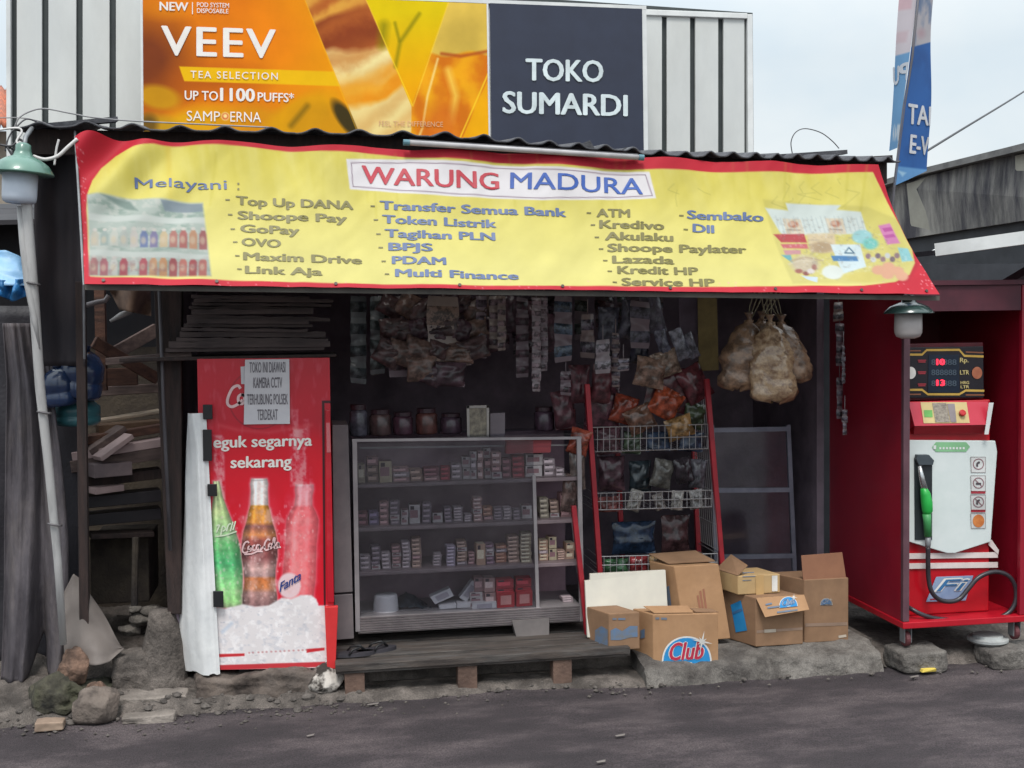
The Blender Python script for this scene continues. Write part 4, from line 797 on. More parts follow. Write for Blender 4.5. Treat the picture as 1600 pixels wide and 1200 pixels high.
for px in (554, 730, 878):
    x = at(px, 1055, 6.76).x
    for ya in (6.74, 7.35): mb = MB(); mb.box(x - .055, x + .055, ya, ya + .1, 0.0, .149 if ya < 7 else .16); mb.build('leg', M_leg, pb, bevel=.004)
# sandals
def sandal(px, py, rot, label):
    c = gnd(px, py, .21); t = thing('flip_flop', label, 'sandal', tuple(c), 'sandals left on the pallet')
    mb = MB(Matrix.Translation(c) @ Matrix.Rotation(rot, 4, 'Z')); out_ = []
    for k in range(24):
        a = 2 * math.pi * k / 24; out_.append(Vector((.125 * math.cos(a), .043 * math.sin(a) * (1 + .18 * math.cos(a)), 0)))
    mb.slab(out_, (0, 0, .02)); mb.build('sole', mat('sandal_rubber', (62, 58, 64), (40, 38, 44), rough=.7), t)
    mb = MB(Matrix.Translation(c) @ Matrix.Rotation(rot, 4, 'Z')); mb.tube([(.07, 0, .022), (.04, -.018, .05), (-.01, -.036, .04), (-.03, -.042, .015)], .007, 6); mb.tube([(.07, 0, .022), (.04, .018, .05), (-.01, .036, .04), (-.03, .042, .015)], .007, 6); mb.build('strap', M_black, t, smooth=True)
sandal(552, 1024, .1, 'dark rubber sandal on the pallet close to the fridge corner'); sandal(588, 1018, .35, 'dark rubber sandal lying further from the fridge on the pallet')

# ================================================================== ON TOP OF AND ABOVE THE CASE
ztop = at(730, 686, YD).z + .018
M_jar = mat('dusty_jar', (92, 84, 92), (66, 60, 70), rough=.25, scale=14, lo=.4, hi=.6)
for i, (xl, xr, yt, c, lab) in enumerate([(547, 575, 632, (88, 84, 96), 'grey dusty plastic jar at the left end of the case top'), (578, 612, 640, (86, 66, 66), 'brown filled plastic jar, second along the case top'), (614, 646, 644, (82, 54, 66), 'plum filled plastic jar, third along the case top'), (650, 684, 638, (96, 60, 56), 'rusty filled plastic jar, fourth along the case top'), (688, 722, 646, (74, 56, 68), 'dark violet plastic jar just left of the framed picture'), (835, 866, 636, (92, 52, 60), 'dark red plastic jar right of the pale paper on the case top'), (870, 900, 630, (100, 50, 56), 'tall red plastic jar at the right end of the case top')]):
    Y_ = YD + .22; c0 = at((xl + xr) / 2, 690, Y_); r = (at(xr, 690, Y_).x - at(xl, 690, Y_).x) / 2; h = at(xl, yt, Y_).z - ztop; c0.z = ztop
    t = thing('sweet_jar', lab, 'jar', tuple(c0), 'jars along the case top'); mb = MB(); mb.lathe(c0, [(r * .9, 0), (r, .01), (r, h * .74), (r * .8, h * .83)], 16); mb.build('jar', mat('jar_fill_%d' % 0 if 0 else 'jar_' + lab.split()[0], c, tuple(x * .7 for x in c), rough=.25, scale=18, lo=.4, hi=.6), t, smooth=True)
    mb = MB(); mb.lathe(c0 + Vector((0, 0, h * .83)), [(r * .86, 0), (r * .88, h * .16), (r * .8, h * .17)], 16); mb.build('lid', mat('jar_lid', (70, 44, 50), (50, 36, 44), rough=.4), t)
pf = thing('framed_picture', 'small picture with pale frame standing on the display case', 'picture frame', tuple(at(746, 688, YD + .1)))
sf = pxsurf((729, 634), (764, 633), (764, 686), (730, 687), YD + .1)
mb = MB(); mb.slab([sf.P(732, 637), sf.P(761, 636), sf.P(761, 684), sf.P(733, 685)], (0, .012, 0)); mb.build('picture', mat('faded_print', (150, 140, 122), (92, 84, 78), rough=.6, scale=26), pf)
mb = MB()
for q in ([(729, 634), (764, 633), (764, 637), (729, 638)], [(729, 634), (733, 634), (734, 687), (730, 687)], [(760, 633), (764, 633), (764, 686), (760.5, 686)], [(730, 683), (764, 682), (764, 686), (730, 687)]): mb.slab([sf.P(*p, .006) for p in q], (0, .012, 0))
mb.build('frame', mat('pale_frame', (170, 162, 156)), pf)
mb = MB(); mb.slab([at(766, 646, YD + .12), at(789, 645, YD + .12), at(789, 687, YD + .12), at(766, 688, YD + .12)], (0, .06, 0)); tag(mb.build('paper_box', mat('dim_paper', (124, 112, 118))), 'pale grey little box right of the framed picture', 'box')
# strips of sachets hanging from the ceiling
def sachet_strip(px, y0, y1, wpx, c, label, Y, gloss=.3, twist=.5, group='sachet strips hanging under the awning', name='sachet_strip'):
    n = max(2, int((y1 - y0) / (wpx * 1.15))); rows = []; x = px; m = 5
    for i in range(n):
        a0 = y0 + (y1 - y0) * i / n; a1 = y0 + (y1 - y0) * (i + 1) / n; tw = random.uniform(-twist, twist); sl = random.uniform(-wpx * .25, wpx * .25) * twist
        for k in range(m):
            u = k / (m - 1); yy = a0 + (a1 - a0) * (.02 + .96 * u); bulge = .022 * math.sin(math.pi * u); row = []
            for j in range(7):
                v = j / 6 - .5; P = at(x + v * wpx * (.9 + .1 * math.sin(math.pi * u)), yy + v * sl, Y)
                P.y += v * math.sin(tw) * .06 - bulge * (1 - (2 * v) ** 2) + .006 * noise.noise(Vector((i * 3 + u * 3, v * 5, px))); row.append(P)
            rows.append(row)
    mb = MB(); mb.grid(rows)
    for fi in range(len(mb.f)):
        r_ = (fi // 6) % m; mb.mi[fi] = 1 if r_ in (0, 3, 4) else 0
    mb.k = 1; mb.tube([at(px, y0 - 22, Y), at(px, y0 + 3, Y)], .003, 5)
    o = mb.build(name, [mat('foil_%d_%d_%d' % c, c, tuple(x * .5 for x in c), rough=gloss, scale=30, lo=.44, hi=.56), mat('crimp_%d' % (sum(c) // 40), tuple(min(230, x * .6 + 70) for x in c), rough=gloss)], smooth=True)
    return tag(o, label, 'sachets', group)
for px, y0, y1, w_, c, Y_, lab in [
 (560, 462, 600, 26, (60, 66, 70), 7.3, 'dark grey green sachet strip nearest the fridge top'), (590, 462, 585, 24, (58, 66, 66), 7.25, 'dull green sachet strip, second from the fridge'),
 (622, 462, 590, 30, (88, 66, 76), 7.15, 'dusky violet sachet strip left of the big brown one'), (650, 465, 578, 28, (96, 72, 82), 7.2, 'faded mauve sachet strip tucked beside the big brown one'), (692, 462, 588, 52, (128, 104, 92), 7.05, 'broad crumpled brown sachet strip, the largest one'),
 (728, 520, 572, 20, (120, 92, 88), 7.1, 'short brown sachet strip below the right edge of the broad one'), (752, 462, 560, 18, (86, 70, 84), 7.1, 'purple grey sachet strip just right of the broad brown one'), (772, 462, 545, 16, (118, 98, 104), 7.1, 'pale mauve sachet strip in the middle of the awning'), (784, 462, 548, 14, (130, 108, 112), 7.05, 'narrow pale pink sachet strip in the middle of the awning'),
 (816, 465, 590, 20, (84, 60, 70), 7.15, 'dark wine sachet strip left of the looped shiny one'), (838, 465, 612, 14, (148, 128, 134), 7.05, 'long thin silvery sachet strip ending in a point'), (850, 465, 580, 12, (140, 122, 130), 7.08, 'thin silvery sachet strip right of the pointed one'),
 (880, 462, 566, 28, (72, 86, 104), 7.05, 'blue grey shiny sachet strip above the red rack'), (884, 580, 618, 18, (92, 72, 80), 7.08, 'short dark sachet packet hanging below the blue grey strip'), (918, 490, 560, 22, (98, 88, 100), 7.15, 'grey violet sachet strip right of the blue grey one'), (942, 530, 584, 24, (150, 140, 148), 7.0, 'short clear silver sachet packet with bright glint'), (962, 520, 605, 12, (104, 94, 104), 7.05, 'thin dull sachet strip beside the clear packet'), (974, 560, 580, 20, (140, 134, 148), 7.05, 'small pale packet dangling left of the snack bags'), (1000, 470, 545, 32, (84, 80, 94), 7.2, 'wide slate sachet strip above the snack bags')]:
    sachet_strip(px, y0, y1, w_, c, lab, Y_, gloss=.22 if 870 < px < 980 else .35)
for px, y0, y1, w_, c, Y_, lab in [(1310, 472, 502, 16, (110, 106, 112), 7.2, 'grey sachet packet at the top beside the pump cabinet'), (1312, 505, 572, 12, (88, 84, 92), 7.2, 'dull sachet strip halfway down beside the pump cabinet'), (1318, 540, 600, 7, (150, 146, 156), 7.15, 'thin bright sachet strip against the red cabinet side'), (1312, 590, 655, 12, (88, 82, 92), 7.2, 'dark sachet strip low beside the pump cabinet'), (1320, 640, 680, 8, (140, 132, 146), 7.15, 'lowest bright sachet packet against the red cabinet side')]:
    sachet_strip(px, y0, y1, w_, c, lab, Y_, group='sachet strips beside the pump cabinet')
for k in range(26):
    px = 545 + 500 * (k + random.random()) / 26; y0 = random.uniform(455, 470); c = random.choice([(96, 84, 92), (110, 90, 92), (84, 88, 96), (104, 78, 84), (120, 108, 112), (88, 96, 92)])
    sachet_strip(px, y0, y0 + random.uniform(40, 120), random.uniform(10, 24), c, 'dim sachet strip in the crowded back row under the awning', random.uniform(7.4, 7.9), .25, 1.2, 'dim sachet strips of the back row')
# hanging papers
for q, c, Y_, lab in [([(1090, 462), (1120, 460), (1123, 578), (1092, 580)], (134, 116, 72), 7.3, 'yellow brown paper calendar hanging left of the cracker bags'), ([(1060, 462), (1092, 460), (1092, 522), (1062, 524)], (106, 92, 106), 7.35, 'mauve paper sheet hanging behind the yellow calendar')]:
    mb = MB(); mb.slab([at(x, y, Y_) for x, y in q], (0, .006, 0)); tag(mb.build('wall_calendar', mat('paper_%d' % c[0], c, tuple(x * .8 for x in c), rough=.8, scale=9), bevel=.001), lab, 'calendar')
# ================================================================== RED WIRE SNACK RACK
YR = 7.2
M_rr = mat('rack_red', (170, 36, 48), (140, 28, 40), rough=.45, coat=.1)
M_wire = mat('wire_grey', (176, 172, 172), (150, 146, 148), rough=.35, metal=.5)
rk = thing('snack_rack', 'red framed wire rack with three baskets of snacks beside the glass case', 'rack', tuple(at(1020, 1000, YR)))
for a, b, Y_ in [((917, 600), (938, 905), YR), ((1104, 592), (1130, 905), YR), ((896, 790), (918, 995), 7.06), ((938, 905), (941, 1005), YR), ((1130, 905), (1132, 1005), YR)]:
    MB().beam(at(*a, Y_), at(*b, Y_), .034, .03).build('post', M_rr, rk, bevel=.003)
for a, b in [((960, 600), (975, 930)), ((1080, 600), (1094, 930))]: MB().beam(at(*a, YR + .38), at(*b, YR + .38), .03, .03).build('post', M_rr, rk)
def basket(yt, yb_, xl, xr):
    mb = MB(); d = .36
    for y in (yt, (yt + yb_) / 2, yb_):
        mb.tube([at(xl, y, YR), at(xr, y - 5, YR)], .0032, 5)
        mb.tube([at(xl, y, YR), at(xl, y, YR) + Vector((0, d, 0))], .003, 5); mb.tube([at(xr, y - 5, YR), at(xr, y - 5, YR) + Vector((0, d, 0))], .003, 5)
    n = 19
    for i in range(n + 1):
        x = xl + (xr - xl) * i / n; a_ = at(x, yt - 5 * i / n, YR); b_ = at(x, yb_ - 5 * i / n, YR); mb.tube([a_, b_, b_ + Vector((0, d, 0))], .0022, 5)
    return mb.build('basket', M_wire, rk)
basket(668, 706, 924, 1106); basket(771, 797, 929, 1112); basket(870, 897, 934, 1121)
mb = MB()
for i in range(9):
    f = .04 * i; mb.tube([at(1105, 620, YR) + Vector((0, f, 0)), at(1122, 860, YR) + Vector((0, f, 0))], .0022, 5); mb.tube([at(921, 800, YR) + Vector((-.09, f * .4, 0)), at(930, 900, YR) + Vector((-.09, f * .4, 0))], .0022, 5)
for y in (640, 680, 720, 770, 820, 860): mb.tube([at(1105 + (y - 620) * .07, y, YR), at(1105 + (y - 620) * .07, y, YR) + Vector((0, .34, 0))], .0022, 5)
mb.build('side_grid', M_wire, rk)
def snack(px, py, wpx, hpx, c, Y, rot, label, group='snack packets in the wire rack', gloss=.18, name='snack_packet', fat=.035):
    c0 = at(px, py, Y); s_ = (c0 - Vector((0, 0, CAMZ))).length / F; n = 12; M = Matrix.Translation(c0) @ Matrix.Rotation(rot, 4, 'Y')
    mb = MB(M); sd_ = random.random() * 50
    for sgn in (-1, 1):
        rows = []
        for i in range(n + 1):
            v = i / n - .5; row = []
            for j in range(n + 1):
                u = j / n - .5; k = (1 - (2 * u) ** 2) ** .6 * (1 - abs(2 * v) ** 3) ** .7 if abs(u) < .5 and abs(v) < .5 else 0
                q = Vector((u * 4 + sd_, v * 4, sgn)); row.append(Vector((u * wpx * s_ * (1 - .10 * (1 - abs(2 * v))), sgn * fat * k * (1 + .5 * noise.noise(q)) + .012 * noise.noise(q * 1.7), -v * hpx * s_ + .004 * noise.noise(q * 2.5))))
            rows.append(row if sgn > 0 else row[::-1])
        mb.grid(rows)
    return tag(mb.build(name, mat('foil_%d_%d_%d' % c, c, tuple(x * .55 for x in c), rough=gloss, scale=18, lo=.4, hi=.6), smooth=True), label, 'snack packet', group)
for a in [(975, 640, 40, 44, (148, 66, 48), YR + .1, .3, 'orange brown snack packet at the left end of the top basket'), (1000, 655, 46, 40, (128, 92, 76), YR + .06, -.4, 'tan snack packet drooping over the top basket rim'), (1040, 630, 50, 46, (170, 78, 50), YR + .05, .5, 'bright orange snack packet with a glint in the top basket'), (1062, 668, 44, 34, (170, 130, 84), YR + .02, -.3, 'yellowish snack packet at the rim of the top basket'), (1085, 650, 36, 40, (78, 88, 64), YR + .1, .2, 'olive green snack packet in the top basket'), (1028, 690, 40, 30, (70, 84, 108), YR + .12, 0, 'blue snack packet low in the top basket'), (1080, 690, 40, 30, (76, 88, 112), YR + .1, .1, 'blue snack packet at the right side of the top basket'), (950, 690, 40, 40, (104, 74, 82), YR + .12, -.1, 'plum snack packet at the left side of the top basket'), (988, 692, 30, 34, (90, 104, 84), YR + .14, .1, 'green grey snack packet low in the top basket'),
          (1035, 740, 34, 44, (110, 106, 100), YR + .1, .25, 'clear grey snack packet standing above the middle basket'), (1068, 735, 30, 40, (62, 54, 60), YR + .08, -.2, 'dark glossy snack packet standing above the middle basket'), (1090, 740, 26, 44, (120, 116, 124), YR + .12, .1, 'silver snack packet standing right in the middle basket'), (955, 740, 44, 54, (92, 66, 74), YR + .2, 0, 'dull plum snack packet behind the left of the middle basket'), (1000, 745, 36, 50, (52, 62, 68), YR + .2, 0, 'dark teal snack packet behind the middle basket'),
          (992, 782, 22, 34, (176, 170, 164), YR + .04, .3, 'white crumpled snack packet in the middle basket'), (1030, 784, 18, 26, (150, 140, 136), YR + .04, -.3, 'pale thin snack packet in the middle basket'), (1058, 782, 20, 30, (190, 184, 178), YR + .03, .1, 'white snack packet right of centre in the middle basket'), (1088, 780, 22, 30, (170, 166, 164), YR + .04, -.1, 'pale grey snack packet at the right of the middle basket'), (950, 788, 34, 24, (140, 86, 84), YR + .05, 0, 'dusty red snack packet at the left of the middle basket'),
          (990, 840, 70, 50, (44, 60, 84), YR + .22, 0, 'navy blue snack packet standing behind the lowest basket'), (1055, 835, 46, 60, (84, 58, 60), YR + .22, 0, 'brown snack packet standing behind the lowest basket'), (962, 884, 40, 22, (76, 120, 84), YR + .06, 0, 'green snack packet lying at the left of the lowest basket'), (998, 882, 30, 26, (160, 60, 64), YR + .06, 0, 'red snack packet lying in the lowest basket'), (1030, 880, 34, 24, (170, 138, 96), YR + .06, 0, 'tan snack packet lying in the lowest basket'), (1070, 880, 40, 24, (142, 114, 84), YR + .06, 0, 'brown yellow snack packet lying at the right of the lowest basket')]: snack(*a)
for a in [(1016, 582, 50, 46, (150, 120, 104), YR + .02, .2, 'round pale brown snack bag hanging at the top of the rack'), (1040, 568, 44, 40, (160, 136, 120), YR + .04, -.3, 'pale crinkled snack bag hanging behind the round one'), (1050, 610, 90, 70, (96, 50, 56), YR + .12, .1, 'large dark red snack bag hanging at the top of the rack'), (1085, 600, 44, 56, (110, 56, 62), YR + .08, -.5, 'dark red snack bag slanting towards the right rack post'), (1035, 535, 20, 44, (130, 130, 146), YR + .05, -.3, 'narrow silver snack bag with bright folds'), (1062, 538, 22, 50, (150, 150, 162), YR + .04, -.35, 'shiny silver snack bag right of the narrow one'), (1080, 540, 16, 40, (140, 138, 150), YR + .04, -.4, 'rightmost shiny silver snack bag above the rack'), (1000, 540, 30, 56, (74, 72, 86), YR + .1, .1, 'dull slate snack bag above the rack')]:
    snack(*a, group='snack bags hung above the wire rack', gloss=.2)
for a in [(905, 690, 34, 40, (166, 80, 62), YR - .02, .3, 'orange red snack packet clipped to the rack side'), (902, 735, 26, 60, (120, 106, 100), YR + .0, 0, 'pale grey snack packet hanging left of the rack'), (890, 770, 26, 60, (128, 104, 98), YR + .0, .1, 'pinkish grey snack packet hanging in front of the case corner'), (940, 640, 60, 70, (96, 56, 66), YR + .14, 0, 'wine coloured snack bag in the rack beside the left post')]:
    snack(*a, group='snack packets at the rack side')

# dense brown packets hung as a curtain behind the front of the awning
for ri, (y0, nm) in enumerate([(480, 'top'), (515, 'second'), (550, 'third'), (580, 'lowest')]):
    for ci, px in enumerate(range(612, 748, 22)):
        if ri == 3 and ci not in (2, 3, 4): continue
        c = random.choice([(112, 88, 80), (96, 72, 72), (90, 68, 68), (122, 96, 86), (82, 60, 68)]); snack(px + random.uniform(-6, 6), y0 + random.uniform(-6, 6), random.uniform(34, 52), random.uniform(26, 40), c, 7.0 + .03 * (3 - ri) + random.uniform(0, .05), random.uniform(-.5, .6), 'crumpled brownish packet, %s from the left in the %s row of the packet curtain' % (ORD[ci], nm), 'brownish packets hung in a curtain', .35)
for ci, (px, y, c) in enumerate([(828, 500, (112, 76, 86)), (858, 520, (104, 72, 84)), (800, 490, (96, 74, 84)), (770, 520, (110, 84, 90)), (905, 600, (104, 60, 68)), (880, 640, (98, 58, 66)), (940, 600, (110, 62, 68)), (950, 510, (92, 92, 106)), (985, 500, (98, 96, 110)), (1020, 490, (104, 100, 114))]):
    snack(px, y, 34, 60, c, 7.25, random.uniform(-.2, .2), '%s packet hanging in the middle of the dim stock, %s of ten' % ('wine' if c[2] < 92 else 'slate', ORD[ci]), 'dim packets between the sachet strips', .3)
# cracker bags
M_ck = mat('cracker_fill', (190, 160, 126), (128, 98, 74), rough=.3, scale=22, bump=.9, bscale=24, lo=.35, hi=.6, coat=1.)
M_ck2 = mat('cracker_fill_dark', (156, 124, 98), (100, 78, 62), rough=.35, scale=16, bump=.6, bscale=30, lo=.4, hi=.6, coat=.6)
M_str = mat('raffia_string', (150, 142, 116), (120, 112, 90), rough=.8)
for i, (xc, yt, yb_, w_, lean, Y_, m, lab) in enumerate([(1160, 500, 612, 70, -16, 6.98, M_ck2, 'pale cracker bag hanging leftmost in the bunch of four'), (1206, 503, 630, 78, 4, 6.92, M_ck, 'biggest cracker bag at the front of the bunch'), (1232, 503, 600, 64, 16, 6.97, M_ck2, 'brownish cracker bag hanging rightmost in the bunch of four'), (1188, 498, 588, 60, -3, 7.06, M_ck2, 'cracker bag half hidden behind the biggest one')]):
    top = at(xc - lean * .7, yt, Y_); bot = at(xc + lean * .6, yb_, Y_); H = top.z - bot.z; s_ = H / (yb_ - yt); ax = (bot - top).normalized()
    t = thing('cracker_bag', lab, 'cracker bag', tuple(top), 'cracker bags hung from the awning'); mb = MB(); rows = []; n = 26
    for k in range(22):
        u = k / 21; r = w_ / 2 * s_ * (.16 + .84 * min(1, (u / .5)) ** .55) * (1 if u < .86 else math.sqrt(max(.0, 1 - ((u - .86) / .145) ** 2)) * .98 + .02)
        if u < .07: r = w_ / 2 * s_ * .2
        c = top + ax * H * u; row = []
        for j in range(n + 1):
            a = 2 * math.pi * (j % n) / n; q = Vector((math.cos(a) * 1.6 + i * 9, math.sin(a) * 1.6, u * 5)); row.append(c + Vector((math.cos(a) * r * (1 + .30 * noise.noise(q) + .10 * noise.noise(q * 3.1)), math.sin(a) * r * .62 * (1 + .2 * noise.noise(q + Vector((3, 1, 0)))), .03 * noise.noise(q * 1.3) * u)) + Vector((.012 * noise.noise(q * 4), .022 * noise.noise(q * 4.4), 0)))
        rows.append(row)
    mb.grid(rows); mb.build('bag', m, t, smooth=True)
    mb = MB(); mb.lathe(top + Vector((0, 0, -.004)), [(.018, 0), (.012, .014), (.022, .035), (.03, .05)], 10, jit=.4, seed=i); mb.build('tied_neck', m, t, smooth=True)
    for k in range(3): mb = MB(); e_ = at(1180 + 9 * i + 7 * k, 455, Y_ + .02); mb.tube([top + Vector((.006 * (k - 1), 0, 0)), top.lerp(e_, .5) + Vector((.012 * (k - 1), .01, 0)), e_], .0035, 5); mb.build('string', M_str, t)

# aluminium shelf cabinet behind the boxes
YG = 7.7
gcab = thing('glass_cabinet', 'dim glass fronted aluminium cabinet standing behind the cardboard boxes', 'cabinet', tuple(at(1175, 960, YG)))
M_al2 = mat('dim_aluminium', (140, 142, 156), (112, 114, 128), rough=.4, metal=.3)
for a, b in [((1112, 672), (1232, 670)), ((1118, 766), (1236, 765)), ((1120, 870), (1240, 868))]: MB().beam(at(*a, YG), at(*b, YG), .03, .03).build('rail', M_al2, gcab)
for a, b in [((1231, 664), (1243, 940)), ((1112, 664), (1120, 940))]: MB().beam(at(*a, YG), at(*b, YG), .028, .028).build('post', M_al2, gcab)
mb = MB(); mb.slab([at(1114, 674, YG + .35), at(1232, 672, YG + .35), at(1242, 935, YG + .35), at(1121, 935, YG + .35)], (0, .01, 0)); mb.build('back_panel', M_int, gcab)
mb = MB(); mb.slab([at(1114, 674, YG - .004), at(1232, 672, YG - .004), at(1240, 868, YG - .004), at(1120, 870, YG - .004)], (0, .003, 0)); mb.build('pane', glass_mat(), gcab)

# ================================================================== FOAM BOARD AND CARTON BOXES
M_foam = mat('foam_board', (214, 208, 194), (204, 198, 186), rough=.7)
mb = MB(); Yf = 6.96
mb.slab([at(914, 908, Yf + .05), at(922, 907, Yf + .05), at(922, 897, Yf + .055), at(1040, 891, Yf + .06), at(1046, 1000, Yf - .02), at(918, 996, Yf - .02)], (0, .025, 0)); tag(mb.build('foam_board', M_foam, bevel=.002), 'cream white foam board leaning on the red rack behind the boxes', 'board')
M_kraft = mat('kraft_card', (176, 136, 100), (158, 120, 86), rough=.85, scale=4, dirt=(136, 102, 76), dscale=3, damt=.4, stretch=(1, 1, 1))
M_kraft2 = mat('kraft_card_dull', (150, 116, 88), (128, 98, 74), rough=.85, scale=4, dirt=(118, 90, 68), dscale=3, damt=.5)
M_tape = mat('box_tape', (196, 160, 110), (180, 146, 100), rough=.3)
M_bl = mat('box_blue_ink', (36, 138, 196), (30, 126, 186), rough=.7); M_lb = mat('box_grey_blue_ink', (92, 118, 150), (110, 112, 116), rough=.7, scale=20)
M_br = mat('box_red_ink', (190, 40, 70), rough=.7); M_wi = mat('box_white_ink', (226, 222, 216), rough=.7)
def solid_box(name, label, corner, ex, d, h, m=M_kraft, up=Vector((0, 0, 1)), ext=(0, 0, 0)):
    """carton from its front bottom left corner: front edge ex, depth vector d, height h"""
    t = thing(name, label, 'box', tuple(corner)); u = up * h; c = Vector(corner)
    mb = MB(); mb.hexa([c, c + ex, c + ex + d, c + d, c + u, c + ex + u, c + ex + d + u, c + d + u]); mb.build('body', m, t, bevel=.006, seg=3)
    return t, Surf(c + u, c + ex + u, c + ex, c), Surf(c + d + u, c + u, c, c + d)
def blob(mb, S, cx, cy, rx, ry, y0=None, y1=None, off=.0025, n=28, a0=0, a1=2 * math.pi):
    P = [(cx + rx * math.cos(a0 + (a1 - a0) * i / n), cy + ry * math.sin(a0 + (a1 - a0) * i / n)) for i in range(n + 1)]
    mb.add([S.P(x, y, off) for x, y in P], [tuple(range(n + 1))]); return mb
def club_mark(S, t, cx, cy, k, rot=0., back=True, mats=None, off=.0035, word='Club'):
    bl, br, wi = mats or (M_bl, M_br, M_wi); c, s = math.cos(rot), math.sin(rot); tr = lambda x, y: (cx + k * (x * c - y * s), cy + k * (x * s + y * c))
    def arc(rx, ry, base):
        P = [tr(-rx, base)] + [tr(-rx * math.cos(math.pi * i / 24), base - ry * math.sin(math.pi * i / 24) ** .8) for i in range(25)] + [tr(rx, base)]; return P
    if back:
        for rx, ry, m, o_ in ((40, 46, wi, off), (37.5, 43.5, bl, off + .0012)):
            mb = MB(); P = arc(rx, ry, 2); mb.add([S.P(x, y, o_) for x, y in P], [tuple(range(len(P) - 1, -1, -1))]); mb.build('printed_patch', m, t)
    for b_, m, o_ in ((.075, wi, off + .0024), (.03, br, off + .0048)):
        mb = MB(); lettering(mb, S, word, tr(-27, -6), tr(26, -9), 27 * k, bold=b_, shear=.25, off=o_); mb.build('lettering', m, t)
    if back:
        mb = MB()
        for i in range(8):
            a = i * math.pi / 4 + .2; r = 17 if i % 2 == 0 else 9; q = [tr(24 + 2 * math.cos(a + 1.57), -36 + 2 * math.sin(a + 1.57)), tr(24 + r * math.cos(a), -36 + r * math.sin(a)), tr(24 - 2 * math.cos(a + 1.57), -36 - 2 * math.sin(a + 1.57))]; mb.add([S.P(x, y, off + .0075 + i * .0002) for x, y in q], [(2, 1, 0)])
        mb.build('star_mark', wi, t)
        mb = MB(); strokes(mb, S, [[tr(-8, -1), tr(8, -1.6)]], 2.2 * k, off=off + .0024, n=1); mb.build('small_mark', wi, t)
# front box with the big mark, standing in front of the kerb end
cA = gnd(1021, 1060, .0); cB = gnd(1123, 1058, .0); ex = cB - cA; ex.z = 0
hA = at(1021, 960, cA.y).z
dv = gnd(986, 1056, 0) - cA; dv = Vector((-.075, .17, 0))
t, Sf, Sl = solid_box('carton_box', 'nearest cardboard box with a big blue and red printed mark, at the kerb end', cA, ex, dv, hA)
club_mark(Sf, t, 1073, 1037, .98)
mb = MB(); strokes(mb, Sf, [[(1024, 966), (1030, 966)], [(1033, 966.3), (1042, 966.6)]], 3.4, n=1); mb.build('small_print', M_lb, t)
mb = MB(); mb.add([Sl.P(x, y, .003) for x, y in [(1001, 985), (1008, 982), (1008, 996), (1001, 998)]], [(3, 2, 1, 0)]); mb.build('small_print', M_lb, t)
u = Vector((0, 0, hA)); mb = MB(); mb.hexa([cA + u + Vector((.01, .005, .004)), cA + ex * .62 + u + Vector((0, .005, .004)), cA + ex * .66 + dv * .4 + u + Vector((0, 0, .03)), cA + dv * .45 + u + Vector((0, 0, .03)), cA + u + Vector((.01, .005, .008)), cA + ex * .62 + u + Vector((0, .005, .008)), cA + ex * .66 + dv * .4 + u + Vector((0, 0, .034)), cA + dv * .45 + u + Vector((0, 0, .034))]); mb.build('top_flap', M_kraft, t)
mb = MB(); mb.hexa([cA + ex * .66 + u + Vector((0, .01, .005)), cA + ex * 1.02 + u + Vector((0, .02, .0)), cA + ex * 1.0 + dv * .3 + u + Vector((0, 0, .012)), cA + ex * .66 + dv * .3 + u + Vector((0, 0, .02)), cA + ex * .66 + u + Vector((0, .01, .009)), cA + ex * 1.02 + u + Vector((0, .02, .004)), cA + ex * 1.0 + dv * .3 + u + Vector((0, 0, .016)), cA + ex * .66 + dv * .3 + u + Vector((0, 0, .024))]); mb.build('top_flap', M_kraft2, t)
# little box behind it on the pallet
cA = at(952, 1017, 6.77); ex = at(1000, 1018, 6.77) - cA; ex.z = 0; h = at(952, 959, 6.77).z - cA.z; dv = Vector((-.085, .2, 0))
t, Sf, Sl = solid_box('carton_box', 'small cardboard box with washed out blue print, on the pallet end', cA, ex, dv, h, M_kraft2)
mb = MB(); P = [(954, 1000), (954, 985), (962, 981), (972, 986), (984, 978), (996, 978), (996, 995), (984, 996), (970, 1000)]; mb.add([Sf.P(x, y, .002) for x, y in P], [tuple(range(len(P) - 1, -1, -1))]); mb.build('printed_patch', M_lb, t)
mb = MB(); P = [(930, 985), (940, 978), (950, 984), (950, 1012), (930, 1012)]; mb.add([Sl.P(x, y, .002) for x, y in P], [tuple(range(len(P) - 1, -1, -1))]); mb.build('printed_patch', M_lb, t)
mb = MB(); strokes(mb, Sf, [[(957, 967), (963, 967)], [(966, 967), (977, 967)]], 3, n=1); mb.build('small_print', M_lb, t)
# tall leaning box
cA = at(1072, 1003, 6.93); tr_ = at(1123, 881, 7.0); tl_ = at(1061, 894, 7.0); br_ = at(1142, 998, 6.93)
up = (tr_ - br_); h = up.length; up.normalize(); ex = at(1142, 998, 6.93) - cA
t, Sf, Sl = solid_box('carton_box', 'tall plain cardboard box tilting to the left behind the front box', cA, ex, Vector((-.10, .2, .0)), h, M_kraft, up)
mb = MB(); strokes(mb, Sf, [[(1094, 923), (1102, 980)], [(1090, 930), (1096, 965)], [(1099, 920), (1106, 975)]], 3, n=1); mb.build('red_print', mat('faded_red_ink', (160, 104, 78)), t)
mb = MB(); P = [(1036, 920), (1046, 915), (1050, 950), (1040, 950)]; mb.add([Sl.P(x, y, .003) for x, y in P], [(3, 2, 1, 0)]); mb.build('printed_patch', M_lb, t)
mb = MB(); u = up * h; mb.slab([cA + u + Vector((-.02, .05, .006)), cA + ex * .95 + u + Vector((0, .03, .01)), cA + ex * .93 + u + Vector((-.06, .2, .045)), cA + u + Vector((-.1, .2, .04))], (0, 0, .005)); mb.build('top_flap', M_kraft2, t)
